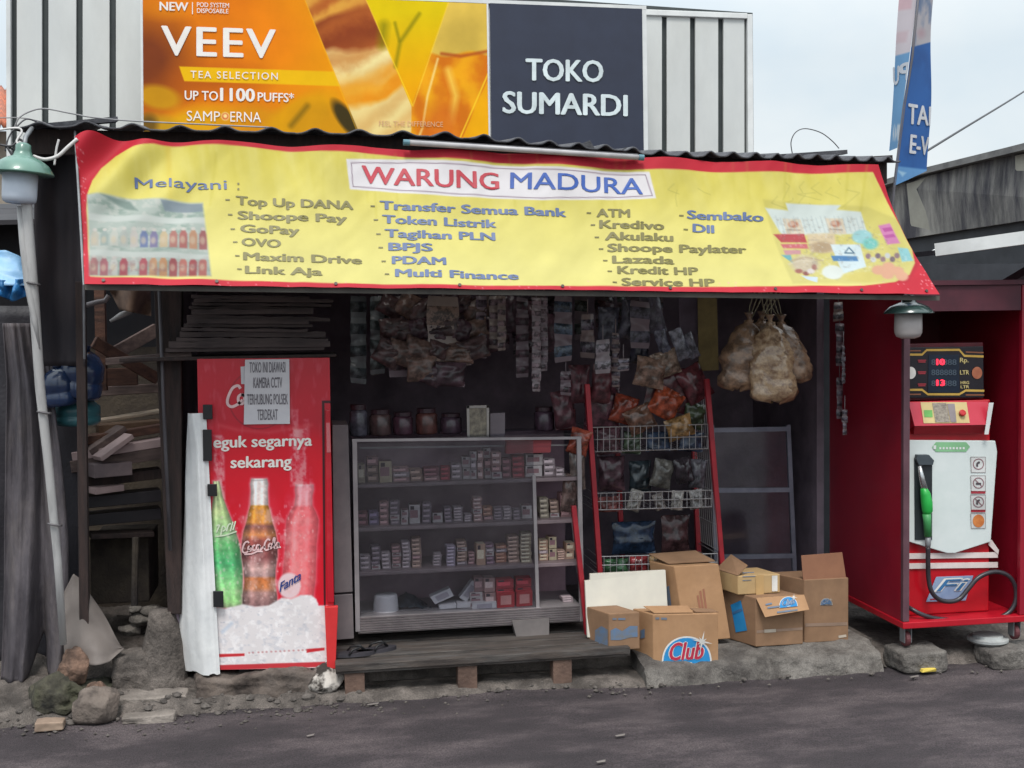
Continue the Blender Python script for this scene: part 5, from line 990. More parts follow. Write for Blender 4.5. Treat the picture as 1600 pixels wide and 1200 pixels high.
# box with hanging flap
cA = at(1181, 1011, 6.82); ex = at(1255, 1007, 6.82) - cA; ex.z = 0; h = at(1181, 934, 6.82).z - cA.z
t, Sf, Sl = solid_box('carton_box', 'open cardboard box on the kerb with a printed flap hanging down its front', cA, ex, Vector((-.13, .30, 0)), h, M_kraft2)
P0 = [at(1181, 934, 6.815), at(1256, 929, 6.815), at(1264, 952, 6.76), at(1195, 964, 6.75)]; mb = MB(); mb.slab(P0, (0, -.005, 0)); fl = mb.build('flap', M_kraft, t)
SF = Surf(*[p + Vector((0, -.007, 0)) for p in P0]); club_mark(SF, t, 1232, 948, .36, -.1, mats=(M_bl, mat('flap_blue_ink', (70, 120, 170)), M_wi), off=.002)
mb = MB(); strokes(mb, SF, [[(1196, 945), (1206, 943)], [(1199, 950), (1222, 947)], [(1214, 957), (1246, 953)]], 2.6, n=1); mb.build('small_print', M_lb, t)
mb = MB(); P = [(1142, 945), (1158, 938), (1164, 965), (1168, 985), (1150, 988), (1146, 965)]; mb.add([Sl.P(x, y, .003) for x, y in P], [tuple(range(5, -1, -1))]); mb.build('printed_patch', M_bl, t)
mb = MB(); strokes(mb, Sl, [[(1146, 958), (1160, 952)]], 4, off=.005, n=1); mb.build('small_print', mat('flap_blue_ink', (70, 120, 170)), t)
mb = MB(); strokes(mb, Sf, [[(1194, 986), (1212, 985)]], 5, n=1); mb.build('small_print', mat('pale_print', (190, 176, 160)), t)
mb = MB(); mb.add([Sf.P(x, y, .002) for x, y in [(1182, 985), (1254, 980), (1254, 984), (1182, 989)]], [(3, 2, 1, 0)]); mb.build('tape', mat('grey_tape', (150, 124, 106)), t)
topz = cA.z + h
# small taped box on top
cA = at(1153, 918, 6.9); cA.z = topz + .003; ex = at(1219, 914, 6.9) - at(1153, 918, 6.9); ex.z = 0; h = .115
t, Sf, Sl = solid_box('carton_box', 'small taped cardboard box stacked on the box with the hanging flap', cA, ex, Vector((-.06, .22, 0)), h, mat('kraft_light', (190, 158, 112), (172, 142, 100), rough=.8, dirt=(140, 112, 84), damt=.4))
s0 = cA + ex * .42 + Vector((0, -.004, 0)); mb = MB(); mb.slab([s0 + Vector((0, 0, -.05)), s0 + Vector((.05, 0, -.05)), s0 + Vector((.05, 0, h)), s0 + Vector((0, 0, h))], (0, .002, 0)); mb.build('tape', M_tape, t)
s0 = cA + ex * .80 + Vector((0, -.004, .012)); mb = MB(); mb.slab([s0, s0 + Vector((.035, 0, 0)), s0 + Vector((.035, 0, h - .02)), s0 + Vector((0, 0, h - .02))], (0, .002, 0)); mb.build('label_sticker', M_wi, t)
mb = MB(); strokes(mb, Sf, [[(1160, 895), (1178, 894)], [(1160, 901), (1180, 900)], [(1160, 907), (1174, 906)]], 1.2, n=1); mb.build('small_print', M_lb, t)
u = Vector((0, 0, h)); mb = MB(); mb.slab([cA + u, cA + u + Vector((-.06, .22, 0)), cA + u + Vector((.03, .2, .09)), cA + u + Vector((.07, .02, .055))], (0, 0, .004)); mb.build('top_flap', M_kraft2, t)
# tall open box by the pump
cA = at(1257, 1005, 6.86); ex = at(1326, 1002, 6.86) - cA; ex.z = 0; h = at(1256, 906, 6.86).z - cA.z
t, Sf, Sl = solid_box('carton_box', 'tall cardboard box with one flap standing up, against the red pump cabinet', cA, ex, Vector((-.12, .26, 0)), h, M_kraft2)
P0 = [at(1252, 868, 6.87), at(1316, 863, 6.87), at(1322, 903, 6.866), at(1255, 906, 6.866)]; mb = MB(); mb.slab(P0, (0, .005, 0)); mb.build('flap', mat('kraft_flap', (150, 104, 78), (134, 92, 70), rough=.85), t)
club_mark(Sf, t, 1291, 945, .24, mats=(M_lb, mat('flap_blue_ink', (70, 120, 170)), mat('pale_print', (190, 176, 160))), off=.002)
mb = MB(); mb.add([Sf.P(x, y, .002) for x, y in [(1258, 974), (1324, 972), (1324, 977), (1258, 979)]], [(3, 2, 1, 0)]); mb.build('tape', MATS['grey_tape'], t)
mb = MB(); strokes(mb, Sf, [[(1310, 995), (1322, 993)]], 4, n=1); mb.build('small_print', MATS['pale_print'], t)

# ================================================================== FUEL PUMP IN ITS RED CABINET
pc = thing('pump_cabinet', 'tall red steel cabinet on castors, open at the front and housing the fuel pump', 'pump cabinet', tuple(at(1500, 1005, 6.66)))
M_pr = mat('cabinet_red', (158, 26, 46), (132, 18, 38), rough=.35, scale=2, dirt=(104, 16, 26), dscale=2, damt=.5, coat=.15)
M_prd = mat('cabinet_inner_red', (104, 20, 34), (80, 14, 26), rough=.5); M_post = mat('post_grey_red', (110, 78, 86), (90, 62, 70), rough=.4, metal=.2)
YP0 = 6.62; zb_ = at(1418, 982, YP0).z; zt_ = at(1418, 452, YP0).z + .02; xl_ = at(1417, 800, YP0).x; xr_ = at(1603, 800, YP0).x; dP = 1.02
mb = MB(); mb.box(xl_ - .02, xl_ + .005, YP0 + .03, YP0 + dP, zb_ + .04, zt_); mb.build('side_wall', M_pr, pc)
mb = MB(); mb.box(xr_ - .005, xr_ + .02, YP0 + .03, YP0 + dP, zb_ + .04, zt_); mb.build('side_wall', M_pr, pc)
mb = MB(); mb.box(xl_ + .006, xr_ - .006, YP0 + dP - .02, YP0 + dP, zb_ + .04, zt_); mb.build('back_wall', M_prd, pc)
mb = MB(); mb.box(xl_ - .03, xr_ + .03, YP0 - .01, YP0 + dP + .01, zt_ + .002, zt_ + .03); mb.build('top_plate', MATS.get('header_shaded_red') or mat('header_shaded_red', (84, 34, 46), (66, 26, 38)), pc)  # top plate and header red darkened to stand in for the canopy's shade
mb = MB(); mb.box(xl_ - .028, xr_ + .028, YP0 - .012, YP0 + dP + .01, zb_, zb_ + .038); mb.build('floor_plate', mat('rail_red', (184, 24, 40), (164, 18, 34), rough=.35), pc, bevel=.004)
mb = MB(); mb.box(xl_ - .022, xl_ + .018, YP0, YP0 + .032, zb_ + .04, zt_); mb.build('post', M_post, pc, bevel=.003)
mb = MB(); mb.box(xr_ - .035, xr_ + .012, YP0, YP0 + .032, zb_ + .04, zt_); mb.build('post', M_pr, pc, bevel=.003)
mb = MB(); mb.box(xl_ + .02, xr_ - .04, YP0 + .005, YP0 + .035, zt_ - .15, zt_ - .001); mb.build('header', mat('header_shaded_red', (84, 34, 46), (66, 26, 38)), pc)
for x, y in ((xl_ + .02, YP0 + .05), (xr_ - .04, YP0 + .05), (xl_ + .03, YP0 + dP - .06), (xr_ - .04, YP0 + dP - .06)):
    zg = .125 if y < YP0 + .2 else .07; r = .045
    ax = Matrix.Rotation(math.pi / 2, 3, 'Y'); c = Vector((x - .016, y, zg + r)); mb = MB(); mb.lathe(c, [(r * .6, -.002), (r, .004), (r, .028), (r * .6, .034)], 18, ax); wh = mb.build('castor', mat('castor_rubber', (104, 52, 56), (80, 40, 44), rough=.6), pc)
    mb = MB(); mb.box(x - .022, x - .018, y - .03, y + .03, zg + r - .02, zb_ - .001); mb.box(x + .021, x + .025, y - .03, y + .03, zg + r - .02, zb_ - .001); mb.build('fork', M_grey, wh)
# the pump itself
fp_ = thing('fuel_pump', 'red and white mini fuel pump with green nozzle, inside the red cabinet', 'fuel pump', tuple(at(1490, 975, YP0 + .15)))
YQ = YP0 + .13; SP = pxsurf((1400, 530), (1560, 530), (1560, 980), (1400, 980), YQ)
def pz(y): return at(1480, y, YQ).z
def pxx(x): return at(x, 780, YQ).x
def plate(name, pts, m, off=.0, dep=.02, bevel=.0, par=fp_):
    mb = MB(); mb.slab([SP.P(x, y, off) for x, y in pts], (0, dep, 0)); return mb.build(name, m, par, bevel=bevel)
mb = MB(); mb.box(pxx(1416), pxx(1547), YQ + .002, YQ + .34, zb_ + .04, pz(626)); mb.build('body', mat('pump_red', (186, 12, 30), (168, 8, 24), rough=.3, coat=.3), fp_, bevel=.008)
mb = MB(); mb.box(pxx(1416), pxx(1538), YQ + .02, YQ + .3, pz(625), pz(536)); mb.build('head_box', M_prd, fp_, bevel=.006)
ds = plate('display_panel', [(1416, 543), (1536, 541), (1537, 621), (1416, 622)], mat('display_black', (30, 26, 34), (24, 20, 28), rough=.25), .004, .03, .003)
M_gold = mat('gold_trim', (196, 160, 76), (176, 140, 60), rough=.4); M_gold2 = mat('bronze_trim', (140, 84, 54), rough=.5)
for ln, m, wd in [([(1417, 554), (1440, 554), (1447, 547), (1498, 546.5), (1506, 556), (1536, 557)], M_gold, 3.4), ([(1417, 609), (1440, 609), (1449, 616), (1498, 616), (1508, 610), (1537, 610.5)], M_gold, 3.4), ([(1417, 548), (1438, 548)], M_gold2, 2), ([(1508, 550), (1536, 551)], M_gold2, 2), ([(1417, 616), (1438, 616)], M_gold2, 2), ([(1508, 617), (1537, 617)], M_gold2, 2)]:
    mb = MB(); strokes(mb, SP, [ln], wd, off=.0065, n=1); mb.build('trim_line', m, ds)
plate('screen', [(1450, 554), (1497, 554), (1498, 613), (1449, 613)], mat('screen_glass', (28, 40, 56), (24, 34, 48), rough=.12), .0075, .002, par=ds)
M_dim = mat('dim_digit', (70, 84, 98)); M_lit = mat('lit_digit', (255, 40, 64), (255, 40, 64), emit=1.2); M_rl = mat('red_caption', (150, 40, 52)); M_yc = mat('yellow_caption', (196, 178, 120))
for y, b_ in [(570, '8 8888'), (586, '888888'), (603, '8 8888')]:
    mb = MB(); lettering(mb, SP, b_, (1454, y), (1493, y), 8.5, bold=.02, off=.010); mb.build('digits', M_dim, ds)
for y, b_ in [(570, '10'), (602.5, '13')]:
    mb = MB(); lettering(mb, SP, b_, (1462, y), (1474, y), 9, bold=.05, off=.0125); mb.build('digits', M_lit, ds)
for b_, x0_, x1_, y, cp, m in [('Rp.', 1499, 1512, 566, 7, M_yc), ('LTR', 1499, 1513, 585, 6.5, M_yc), ('HRG', 1500, 1513, 600, 4.5, M_yc), ('LTR', 1500, 1513, 606.5, 4.5, M_yc)]:
    mb = MB(); lettering(mb, SP, b_, (x0_, y), (x1_, y), cp, bold=.03, off=.008); mb.build('lettering', m, ds)
for y in (563, 581, 600): mb = MB(); strokes(mb, SP, [[(1433, y), (1446, y)], [(1434, y + 2.5), (1445, y + 2.5)]], 2, off=.008, n=1); mb.build('caption_mark', M_rl, ds)
for x, m in ((1422, M_wi), (1525.5, mat('bronze_badge', (176, 108, 76), (150, 84, 60), scale=20))): mb = MB(); blob(mb, SP, x, 582.5, 8, 9.5, off=.0085); mb.f = [f[::-1] for f in mb.f]; mb.build('badge', m, ds)
# console
mb = MB(); a_ = [SP.P(1417, 628, .02), SP.P(1541, 627, .02), SP.P(1538, 662, .07), SP.P(1420, 664, .07)]; mb.slab(a_, (0, .06, -.02)); co_ = mb.build('console', mat('console_red', (200, 60, 80), (184, 30, 50), rough=.35, scale=1.5), fp_)
SCn = Surf(*[p + Vector((0, -.001, 0)) for p in a_])
def cp(pts, m, off, name, par=co_): mb = MB(); mb.add([SCn.P(x, y, off) for x, y in pts], [tuple(range(len(pts) - 1, -1, -1))]); return mb.build(name, m, par)
cp([(1438, 628.5), (1510, 628.5), (1515, 661), (1443, 661.5)], mat('console_cream', (206, 186, 130), (190, 168, 116)), .002, 'label_panel'); cp([(1443, 641), (1456, 641), (1457, 652), (1444, 652)], mat('green_key', (110, 176, 90)), .004, 'key')
cp([(1456, 630), (1478, 630), (1484, 660), (1461, 660)], mat('key_pad', (160, 150, 136), (110, 100, 92), scale=60), .005, 'keypad'); cp([(1479, 631), (1491, 631), (1494, 660), (1485, 660)], mat('grey_keys', (140, 130, 132)), .005, 'keypad')
mb = MB(); c = SCn.P(1502, 647, .0); mb.lathe(c, [(.014, 0), (.014, .01), (.02, .012), (.02, .022), (.012, .026)], 14, Matrix.Rotation(R(60), 3, 'X')); mb.build('stop_button', mat('button_red', (200, 40, 44)), co_, smooth=False)
mb = MB(); mb.slab([SP.P(1420, 664.5, .068), SP.P(1538, 662.5, .068), SP.P(1530, 677, .03), SP.P(1424, 678, .03)], (0, .05, 0)); mb.build('console_lip', mat('lip_red', (170, 14, 32)), fp_)
plate('side_stripe', [(1535, 628), (1542, 628), (1534, 677), (1528, 677)], M_white, .073, .004)
# white front
wf = plate('front_panel', [(1416, 687), (1551, 688), (1554, 705), (1544, 845), (1488, 863), (1476, 863), (1416, 845)], mat('pump_white', (214, 220, 218), (204, 212, 210), rough=.35, coat=.2), .03, .03, .004)
P = [(1452, 698), (1458, 690), (1505, 690), (1511, 697), (1505, 705), (1458, 705)]; mb = MB(); mb.add([SP.P(x, y, .033) for x, y in P], [tuple(range(5, -1, -1))]); mb.build('green_badge', mat('badge_green', (140, 196, 146)), wf)
mb = MB(); strokes(mb, SP, [[(1463 + k * 5.2, 699.5), (1466 + k * 5.2, 699.5)] for k in range(8)], 3.4, off=.035, n=1); strokes(mb, SP, [[(1456, 701), (1456, 695)]], 4, off=.035, n=1); mb.build('badge_marks', M_white, wf)
plate('holster', [(1424, 716), (1426, 709), (1444, 709), (1452, 718), (1452, 842), (1425, 842)], mat('holster_black', (40, 46, 50), (30, 35, 39), rough=.5), .036, .006, .002, wf)
plate('holster_hood', [(1424, 716), (1426, 709), (1444, 709), (1452, 718), (1450, 725), (1428, 725)], mat('hood_grey', (64, 72, 78), (56, 63, 69)), .06, .024, .003, wf)
for i, (y0_, y1_, kind) in enumerate([(713, 737, 0), (742, 767, 1), (772, 796, 1), (801, 824, 2)]):
    st_ = plate('warning_sticker', [(1512, y0_), (1535, y0_), (1535, y1_), (1513, y1_)], mat('sticker_white', (214, 214, 212)), .033, .002, par=wf)
    mb = MB(); strokes(mb, SP, [[(1512, y0_), (1535, y0_), (1535, y1_), (1513, y1_), (1512, y0_)]], .9, off=.0345, n=1); mb.build('border', mat('sticker_line', (150, 140, 140)), st_)
    cx, cy = 1524, (y0_ + y1_) / 2 - 1
    if kind < 2:
        ring = [(cx + 8 * math.cos(a * .5236), cy + 8 * math.sin(a * .5236)) for a in range(13)]; mb = MB(); strokes(mb, SP, [ring], 1.4, off=.035, n=2)
        if kind: strokes(mb, SP, [[(cx - 5.5, cy - 5.5), (cx + 5.5, cy + 5.5)]], 1.4, off=.0352, n=1)
        mb.build('ring', mat('sticker_ring', (150, 110, 116)), st_); mb = MB(); strokes(mb, SP, [[(cx - 2, cy + 4), (cx - 2, cy - 1), (cx + 2, cy - 3)] if i != 1 else [(cx - 4, cy + 1), (cx + 4, cy + 1)]], 3, off=.0356, n=2); mb.build('pictogram', mat('sticker_black', (80, 70, 76)), st_)
        if kind: plate('caption_bar', [(1512.5, y1_ - 1), (1535, y1_ - 1), (1535, y1_ + 3), (1512.5, y1_ + 3)], mat('caption_red', (176, 50, 64)), .0345, .001, par=st_)
    else: mb = MB(); blob(mb, SP, cx, cy + 1, 9, 10, off=.0352); mb.f = [f[::-1] for f in mb.f]; mb.build('orange_disc', mat('disc_orange', (206, 128, 66), (184, 104, 50), scale=24), st_)
for y0_, y1_ in ((864.5, 873), (880, 888.5)): plate('white_stripe', [(1418, y0_), (1558, y0_ - 2), (1558, y1_ - 2), (1418, y1_)], mat('stripe_white', (224, 210, 206)), .008, .006)
plate('white_stripe', [(1543, 845), (1548, 843), (1559, 859), (1558, 866), (1543, 851)], MATS['stripe_white'], .012, .006)
bd = plate('badge_plate', [(1446, 940), (1462, 901), (1520, 899), (1508, 938)], mat('badge_silver', (140, 158, 186), (116, 136, 170), rough=.4), .008, .004, .002)
mb = MB(); lettering(mb, SP, 'Fi', (1460, 924), (1512, 922), 20, bold=.04, shear=.35, off=.0105); mb.build('lettering', M_wi, bd); mb = MB(); lettering(mb, SP, 'Fi', (1461, 923.5), (1511, 921.5), 18, bold=.0, shear=.35, off=.0135); mb.build('lettering', mat('badge_blue', (50, 110, 160)), bd)
mb = MB(); strokes(mb, SP, [[(1452, 936), (1470, 935)]], 2, off=.0105, n=1); mb.build('small_mark', M_lit if 0 else M_rl, bd)
# nozzle and hose
nz_ = thing('fuel_nozzle', 'green handled fuel nozzle with a long black hose looped across the pump', 'fuel nozzle', tuple(at(1446, 780, YQ - .08)))
YN = YQ - .075; PN = lambda x, y, d=0: at(x, y, YN + d)
mb = MB(); mb.tube([PN(1437, 728, .01), PN(1440, 745, .005), PN(1444, 764, 0)], [.011, .016, .02], 12); mb.build('spout', mat('nozzle_steel', (206, 208, 208), (176, 178, 180), rough=.25, metal=.8), nz_, smooth=True)
mb = MB(); mb.tube([PN(1443, 762), PN(1446, 772), PN(1448, 785), PN(1449, 798), PN(1448, 806)], [.018, .03, .034, .032, .018], 14); mb.build('valve_body', mat('nozzle_green', (40, 172, 72), (34, 156, 62), rough=.4), nz_, smooth=True)
mb = MB(); mb.tube([PN(1448, 803), PN(1449, 815), PN(1450, 838)], [.026, .023, .022], 12); mb.build('grip', mat('grip_green', (70, 150, 88), (58, 136, 76), rough=.5), nz_, smooth=True)
mb = MB(); mb.tube([PN(1450, 838), PN(1450, 850), PN(1450, 856)], [.018, .017, .014], 10); mb.build('swivel', M_grey, nz_, smooth=True)
pts = [(1450, 855, 0), (1450, 880, 0), (1451, 905, 0), (1456, 925, -.01), (1468, 937, -.01), (1485, 940, -.01), (1500, 935, -.01), (1513, 920, -.01), (1527, 904, -.01), (1545, 895, -.01), (1562, 894, -.01), (1578, 902, -.01), (1587, 920, -.01), (1586, 942, -.01), (1575, 958, -.01), (1555, 966, -.01), (1525, 969, -.01), (1490, 969, -.01), (1460, 966, -.01), (1440, 960, -.01), (1425, 952, .02), (1418, 948, .06)]
P = [PN(*q) for q in pts]; Q = []
for i in range(len(P) - 1):
    p0, p1, p2, p3 = P[max(i - 1, 0)], P[i], P[i + 1], P[min(i + 2, len(P) - 1)]
    for k in range(5): u = k / 5; Q.append(.5 * ((2 * p1) + (p2 - p0) * u + (2 * p0 - 5 * p1 + 4 * p2 - p3) * u * u + (3 * p1 - p0 - 3 * p2 + p3) * u ** 3))
mb = MB(); mb.tube(Q, .014, 10); mb.build('hose', mat('hose_black', (52, 46, 52), (40, 36, 40), rough=.35), nz_, smooth=True)

# kerb pieces and litter under the pump
blockrock('kerb_block', at(1400, 1040, 6.6).x, at(1474, 1040, 6.6).x, 6.52, 6.78, -.01, .125, 'pale broken concrete block under the near castor of the pump cabinet', 'stone', M_kerb, 7, .018)
blockrock('kerb_block', at(1545, 1040, 6.55).x, at(1640, 1040, 6.55).x, 6.5, 6.75, -.01, .10, 'pale concrete block at the right end under the pump cabinet', 'stone', M_kerb, 9, .018)
mb = MB(); c = gnd(1566, 1014, .10); c.y = 6.72; mb.lathe(c, [(.10, 0), (.12, .015), (.12, .03), (.09, .035), (.085, .05), (.02, .052)], 24); tag(mb.build('castor_plate', mat('pale_disc', (170, 172, 170), (140, 142, 142)), smooth=False), 'pale round plate under the far front castor of the pump cabinet', 'plate')
mb = MB(); mb.slab([gnd(1441, 1051, .012), gnd(1463, 1049, .012), gnd(1463, 1045, .03), gnd(1442, 1046, .03)], (0, .03, 0)); tag(mb.build('yellow_scrap', mat('yellow_scrap', (232, 206, 96), (220, 190, 80))), 'small yellow scrap on the road below the pump cabinet', 'litter')
# ================================================================== FLUORESCENT TUBE on the roof edge
ft = thing('fluorescent_tube', 'long grey fluorescent tube fixed along the roof edge above the banner title', 'tube lamp', tuple(at(818, 234, 6.62)))
a_, b_ = at(640, 223, 6.62), at(998, 246, 6.62)
MB().tube([a_, b_], .015, 12).build('tube', mat('dusty_tube', (176, 172, 172), (150, 146, 148), rough=.35), ft, smooth=True)
for p, q in ((a_, at(630, 222.5, 6.62)), (b_, at(1006, 246.5, 6.62))): MB().tube([p, q], .017, 12).build('end_cap', mat('teal_cap', (90, 128, 140), (74, 110, 122)), ft)
MB().beam(a_ + Vector((0, .02, .012)), b_ + Vector((0, .02, .012)), .02, .02).build('holder', mat('holder_grey', (90, 88, 92)), ft)

# ================================================================== LAMPS
M_shade = mat('green_enamel', (92, 128, 114), (70, 104, 94), rough=.35, coat=.3); M_shade2 = mat('dark_green_enamel', (56, 78, 74), (42, 60, 58), rough=.25, coat=.5)
M_globe = mat('frosted_globe', (196, 204, 216), (180, 188, 200), rough=.4); M_globe2 = mat('frosted_globe_dim', (186, 178, 174), (166, 158, 156), rough=.4)
M_pole = mat('weathered_pole', (196, 194, 192), (160, 158, 157), rough=.7, scale=4, stretch=(6, 6, 1), dirt=(110, 104, 100), dscale=4, damt=.4)
YL = 6.55
lp = thing('street_lamp', 'lamp with green shade and white globe on a thin leaning grey pole', 'street lamp', tuple(at(101, 1006, 6.83)))
s_ = YL / F / .985; c = at(35, 270, YL); ax = Matrix.Rotation(R(4), 3, 'Y')
mb = MB(); P = [(44, -2), (43.5, 0), (36, 12), (24, 20), (14, 24), (11, 32), (10.5, 40), (6, 43)]; mb.lathe(c, [(r * s_, z * s_) for r, z in P], 28, ax); mb.build('shade', M_shade, lp, smooth=True)
mb = MB(); mb.lathe(at(30, 318, YL), [(r * s_, z * s_) for r, z in [(18, 0), (23, 3), (24, 10), (24.5, 46)]], 24, ax); mb.build('globe', M_globe, lp, smooth=True)
q0, q1 = at(38, 318, YL), at(101, 1006, 6.83); Pp = [q0.lerp(q1, k / 5) + Vector((.006 * math.sin(k * 2.2), 0, 0)) for k in range(6)]
mb = MB(); mb.tube([Pp[0] + Vector((.03, .03, .15))] + [p + Vector((.01, 0, 0)) for p in Pp[:1]] + Pp[1:], [.022, .026, .026, .025, .023, .021, .019], 10); mb.build('pole', M_pole, lp, smooth=True)
mb = MB(); mb.tube([at(33, 322, YL + .02), at(38, 380, YL + .03), at(44, 440, YL + .04), at(54, 500, YL + .05), at(62, 545, YL + .07)], [.022, .024, .022, .016, .004], 8); mb.build('split_cane', M_pole, lp, smooth=True)
for px, py in ((46, 440), (66, 640), (84, 820)): mb = MB(); q = q0.lerp(q1, (py - 318) / 700); mb.tube([q + Vector((-.03, -.0, .008)), q + Vector((-.012, -.034, .01)), q + Vector((.03, -.03, .0)), q + Vector((.04, .0, -.004))], .006, 6); mb.build('tie', mat('tie_grey', (110, 106, 108)), lp, smooth=True)
mb = MB(); mb.tube([at(38, 232, YL), at(40, 214, YL + .05), at(50, 200, YL + .12)], .012, 8); mb.build('bracket', M_grey, lp, smooth=True)
YL2 = 6.42
l2 = thing('hanging_lamp', 'lamp with dark green shade and white globe hanging under the banner end', 'lamp', tuple(at(1420, 462, YL2)))
s_ = YL2 / F * 1.06; c = at(1420, 489, YL2)
mb = MB(); mb.lathe(c, [(r * s_, z * s_) for r, z in [(39, -1), (38.5, 1), (30, 10), (19, 15), (12, 17), (9, 24), (8, 28)]], 28); mb.build('shade', M_shade2, l2, smooth=True)
mb = MB(); mb.lathe(at(1419, 529, YL2), [(r * s_, z * s_) for r, z in [(10, 0), (18, 3), (21, 9), (21.5, 16), (21, 40)]], 24); mb.build('globe', M_globe2, l2, smooth=True)
mb = MB(); mb.tube([at(1420, 463, YL2), at(1420, 452, YL2 + .05)], .008, 6); mb.build('bracket', M_black, l2)

# ================================================================== CABLES AND TWIGS
def cable(name, pts, r, m, label, cat='cable', group=None):
    P = [at(x, y, Y_) for x, y, Y_ in pts]; Q = []
    for i in range(len(P) - 1):
        p0, p1, p2, p3 = P[max(i - 1, 0)], P[i], P[i + 1], P[min(i + 2, len(P) - 1)]
        for k in range(6): u = k / 6; Q.append(.5 * ((2 * p1) + (p2 - p0) * u + (2 * p0 - 5 * p1 + 4 * p2 - p3) * u * u + (3 * p1 - p0 - 3 * p2 + p3) * u ** 3))
    Q.append(P[-1]); mb = MB(); mb.tube(Q, r, 6); return tag(mb.build(name, m, smooth=True), label, cat, group)
M_cab = mat('cable_grey', (150, 148, 148), (120, 118, 120)); M_cabw = mat('cable_white', (206, 202, 200), (186, 182, 180)); M_cabd = mat('cable_dark', (70, 68, 72), (54, 52, 56))
cable('cable', [(52, 244, 6.6), (70, 249, 6.6), (90, 244, 6.6), (106, 230, 6.6), (121, 217, 6.6)], .010, M_cabw, 'thick white cable sagging from the green lamp to the banner corner')
cable('cable', [(92, 218, 6.6), (88, 234, 6.6), (85, 258, 6.6)], .006, M_cabw, 'short white cable tie hanging from the sagging white cable')
cable('cable', [(22, 202, 6.7), (30, 184, 6.7), (50, 173, 6.72), (72, 170, 6.75), (110, 177, 6.8), (150, 184, 6.85), (225, 190, 6.9), (420, 199, 6.9)], .004, M_cab, 'long thin grey wire looping over the left end of the roof')
cable('cable', [(8, 236, 6.6), (14, 214, 6.62), (28, 196, 6.65), (44, 186, 6.7), (70, 197, 6.75)], .004, M_cabd, 'dark wire curling above the green lamp shade')
cable('cable', [(0, 226, 6.6), (18, 228, 6.6), (30, 218, 6.62), (38, 226, 6.62), (24, 234, 6.62), (12, 230, 6.6), (20, 244, 6.6)], .006, M_cabd, 'tangled knot of dark wire beside the green lamp top')
cable('cable', [(-20, 206, 6.6), (24, 200, 6.62), (34, 206, 6.62), (26, 222, 6.6), (40, 230, 6.58)], .006, M_cabw, 'pale wire end twisted above the green lamp')
cable('cable', [(-20, 185, 6.7), (30, 184, 6.75), (60, 189, 6.8), (80, 196, 6.85)], .003, M_cab, 'thin wire running in from the frame edge to the roof corner')
cable('twig', [(1238, 240, 6.9), (1236, 222, 6.9), (1243, 207, 6.9), (1258, 201, 6.9), (1282, 207, 6.9), (1300, 220, 6.9), (1311, 232, 6.9)], .003, M_cabd, 'thin wire arching above the right part of the roof', 'wire')
cable('cable', [(1430, 247, 7.2), (1500, 204, 8.5), (1600, 143, 11), (1680, 90, 13)], .008, M_cabd, 'overhead line rising from the blue flag into the sky', 'overhead line')

# ================================================================== FLAG
YFg = 7.0
fl = thing('feather_flag', 'folded grey and blue promotional feather flag on a thin pole at the roof end', 'flag', tuple(at(1400, 600, YFg)))
MB().tube([at(1440, -60, YFg + .01), at(1425, 90, YFg + .01), at(1412, 170, YFg + .01), at(1398, 285, YFg + .01), at(1394, 320, YFg + .01), at(1400, 900, YFg + .3)], .009, 8).build('pole', mat('flag_pole', (96, 94, 100)), fl, smooth=True)
sf1 = Surf(at(1437, -40, YFg), at(1459, -40, YFg + .16), at(1450, 267, YFg + .14), at(1398, 290, YFg), lambda S, T: .008 * np.sin(T * 9 + S * 2) * S)
A = Art(sf1, 60, 260, (172, 166, 170)); X, Y = A.X, A.Y
A.put((168, 132, 140), np.clip(1.2 - np.hypot((X - 1440) / 9, (Y - 52) / 10), 0, 1) * .6); A.put((120, 116, 124), np.clip((1441 - (Y + 40) * .13 - X) / 4 + .8, 0, 1) * .5)
A.poly([(1400, 76), (1428, 73), (1470, 62), (1470, 300), (1380, 300)], (34, 86, 150), 2); A.put((24, 66, 124), np.clip((vnoise(X / 12, Y / 30, 61) - .5) * 3, 0, 1) * .5)
A.poly([(1396, 259), (1470, 267), (1470, 300), (1380, 300)], (92, 142, 190), 3); A.poly([(1402, 266), (1416, 270), (1410, 276)], (150, 186, 210), 3); A.build('front_fold', print_mat('flag_cloth', .8), fl)
for b_, p, q, cp_ in [('TAR', (1419, 193), (1463, 197), 31), ('E-W', (1420, 239), (1464, 243), 29)]: lettering(MB(), sf1, b_, p, q, cp_, bold=.03, shear=.12, off=.004, clip=.985).build('lettering', mat('flag_white', (206, 206, 210)), fl)
sf2 = Surf(at(1408, -40, YFg + .1), at(1438, -40, YFg + .015), at(1402, 231, YFg + .015), at(1389, 236, YFg + .1), lambda S, T: .012 * np.sin(T * 6) * (1 - S))
A = Art(sf2, 50, 220, (178, 170, 176)); X, Y = A.X, A.Y
A.poly([(1400, -2), (1426, -4), (1424, 14), (1400, 18)], (182, 130, 138), 4, .45); A.poly([(1394, 52), (1420, 48), (1416, 66), (1392, 70)], (170, 146, 152), 5, .6)
A.poly([(1370, 96), (1440, 76), (1440, 300), (1370, 300)], (92, 134, 172), 2.5); A.put((176, 182, 188), np.clip((Y - 192) / 4, 0, 1) * np.clip((222 - Y) / 4, 0, 1) * np.clip((vnoise(X / 4, Y / 30, 63) - .35) * 5, 0, 1) * .9); A.build('rear_fold', MATS['flag_cloth'], fl)
for b_, p, q, mr in [('U', (1396, 133), (1404, 130), False), ('P', (1406, 128), (1420, 124), True)]: lettering(MB(), sf2, b_, p, q, 27, bold=.05, off=.004, clip=1.0, mirror=mr).build('lettering', mat('flag_dim_white', (186, 190, 198)), fl)

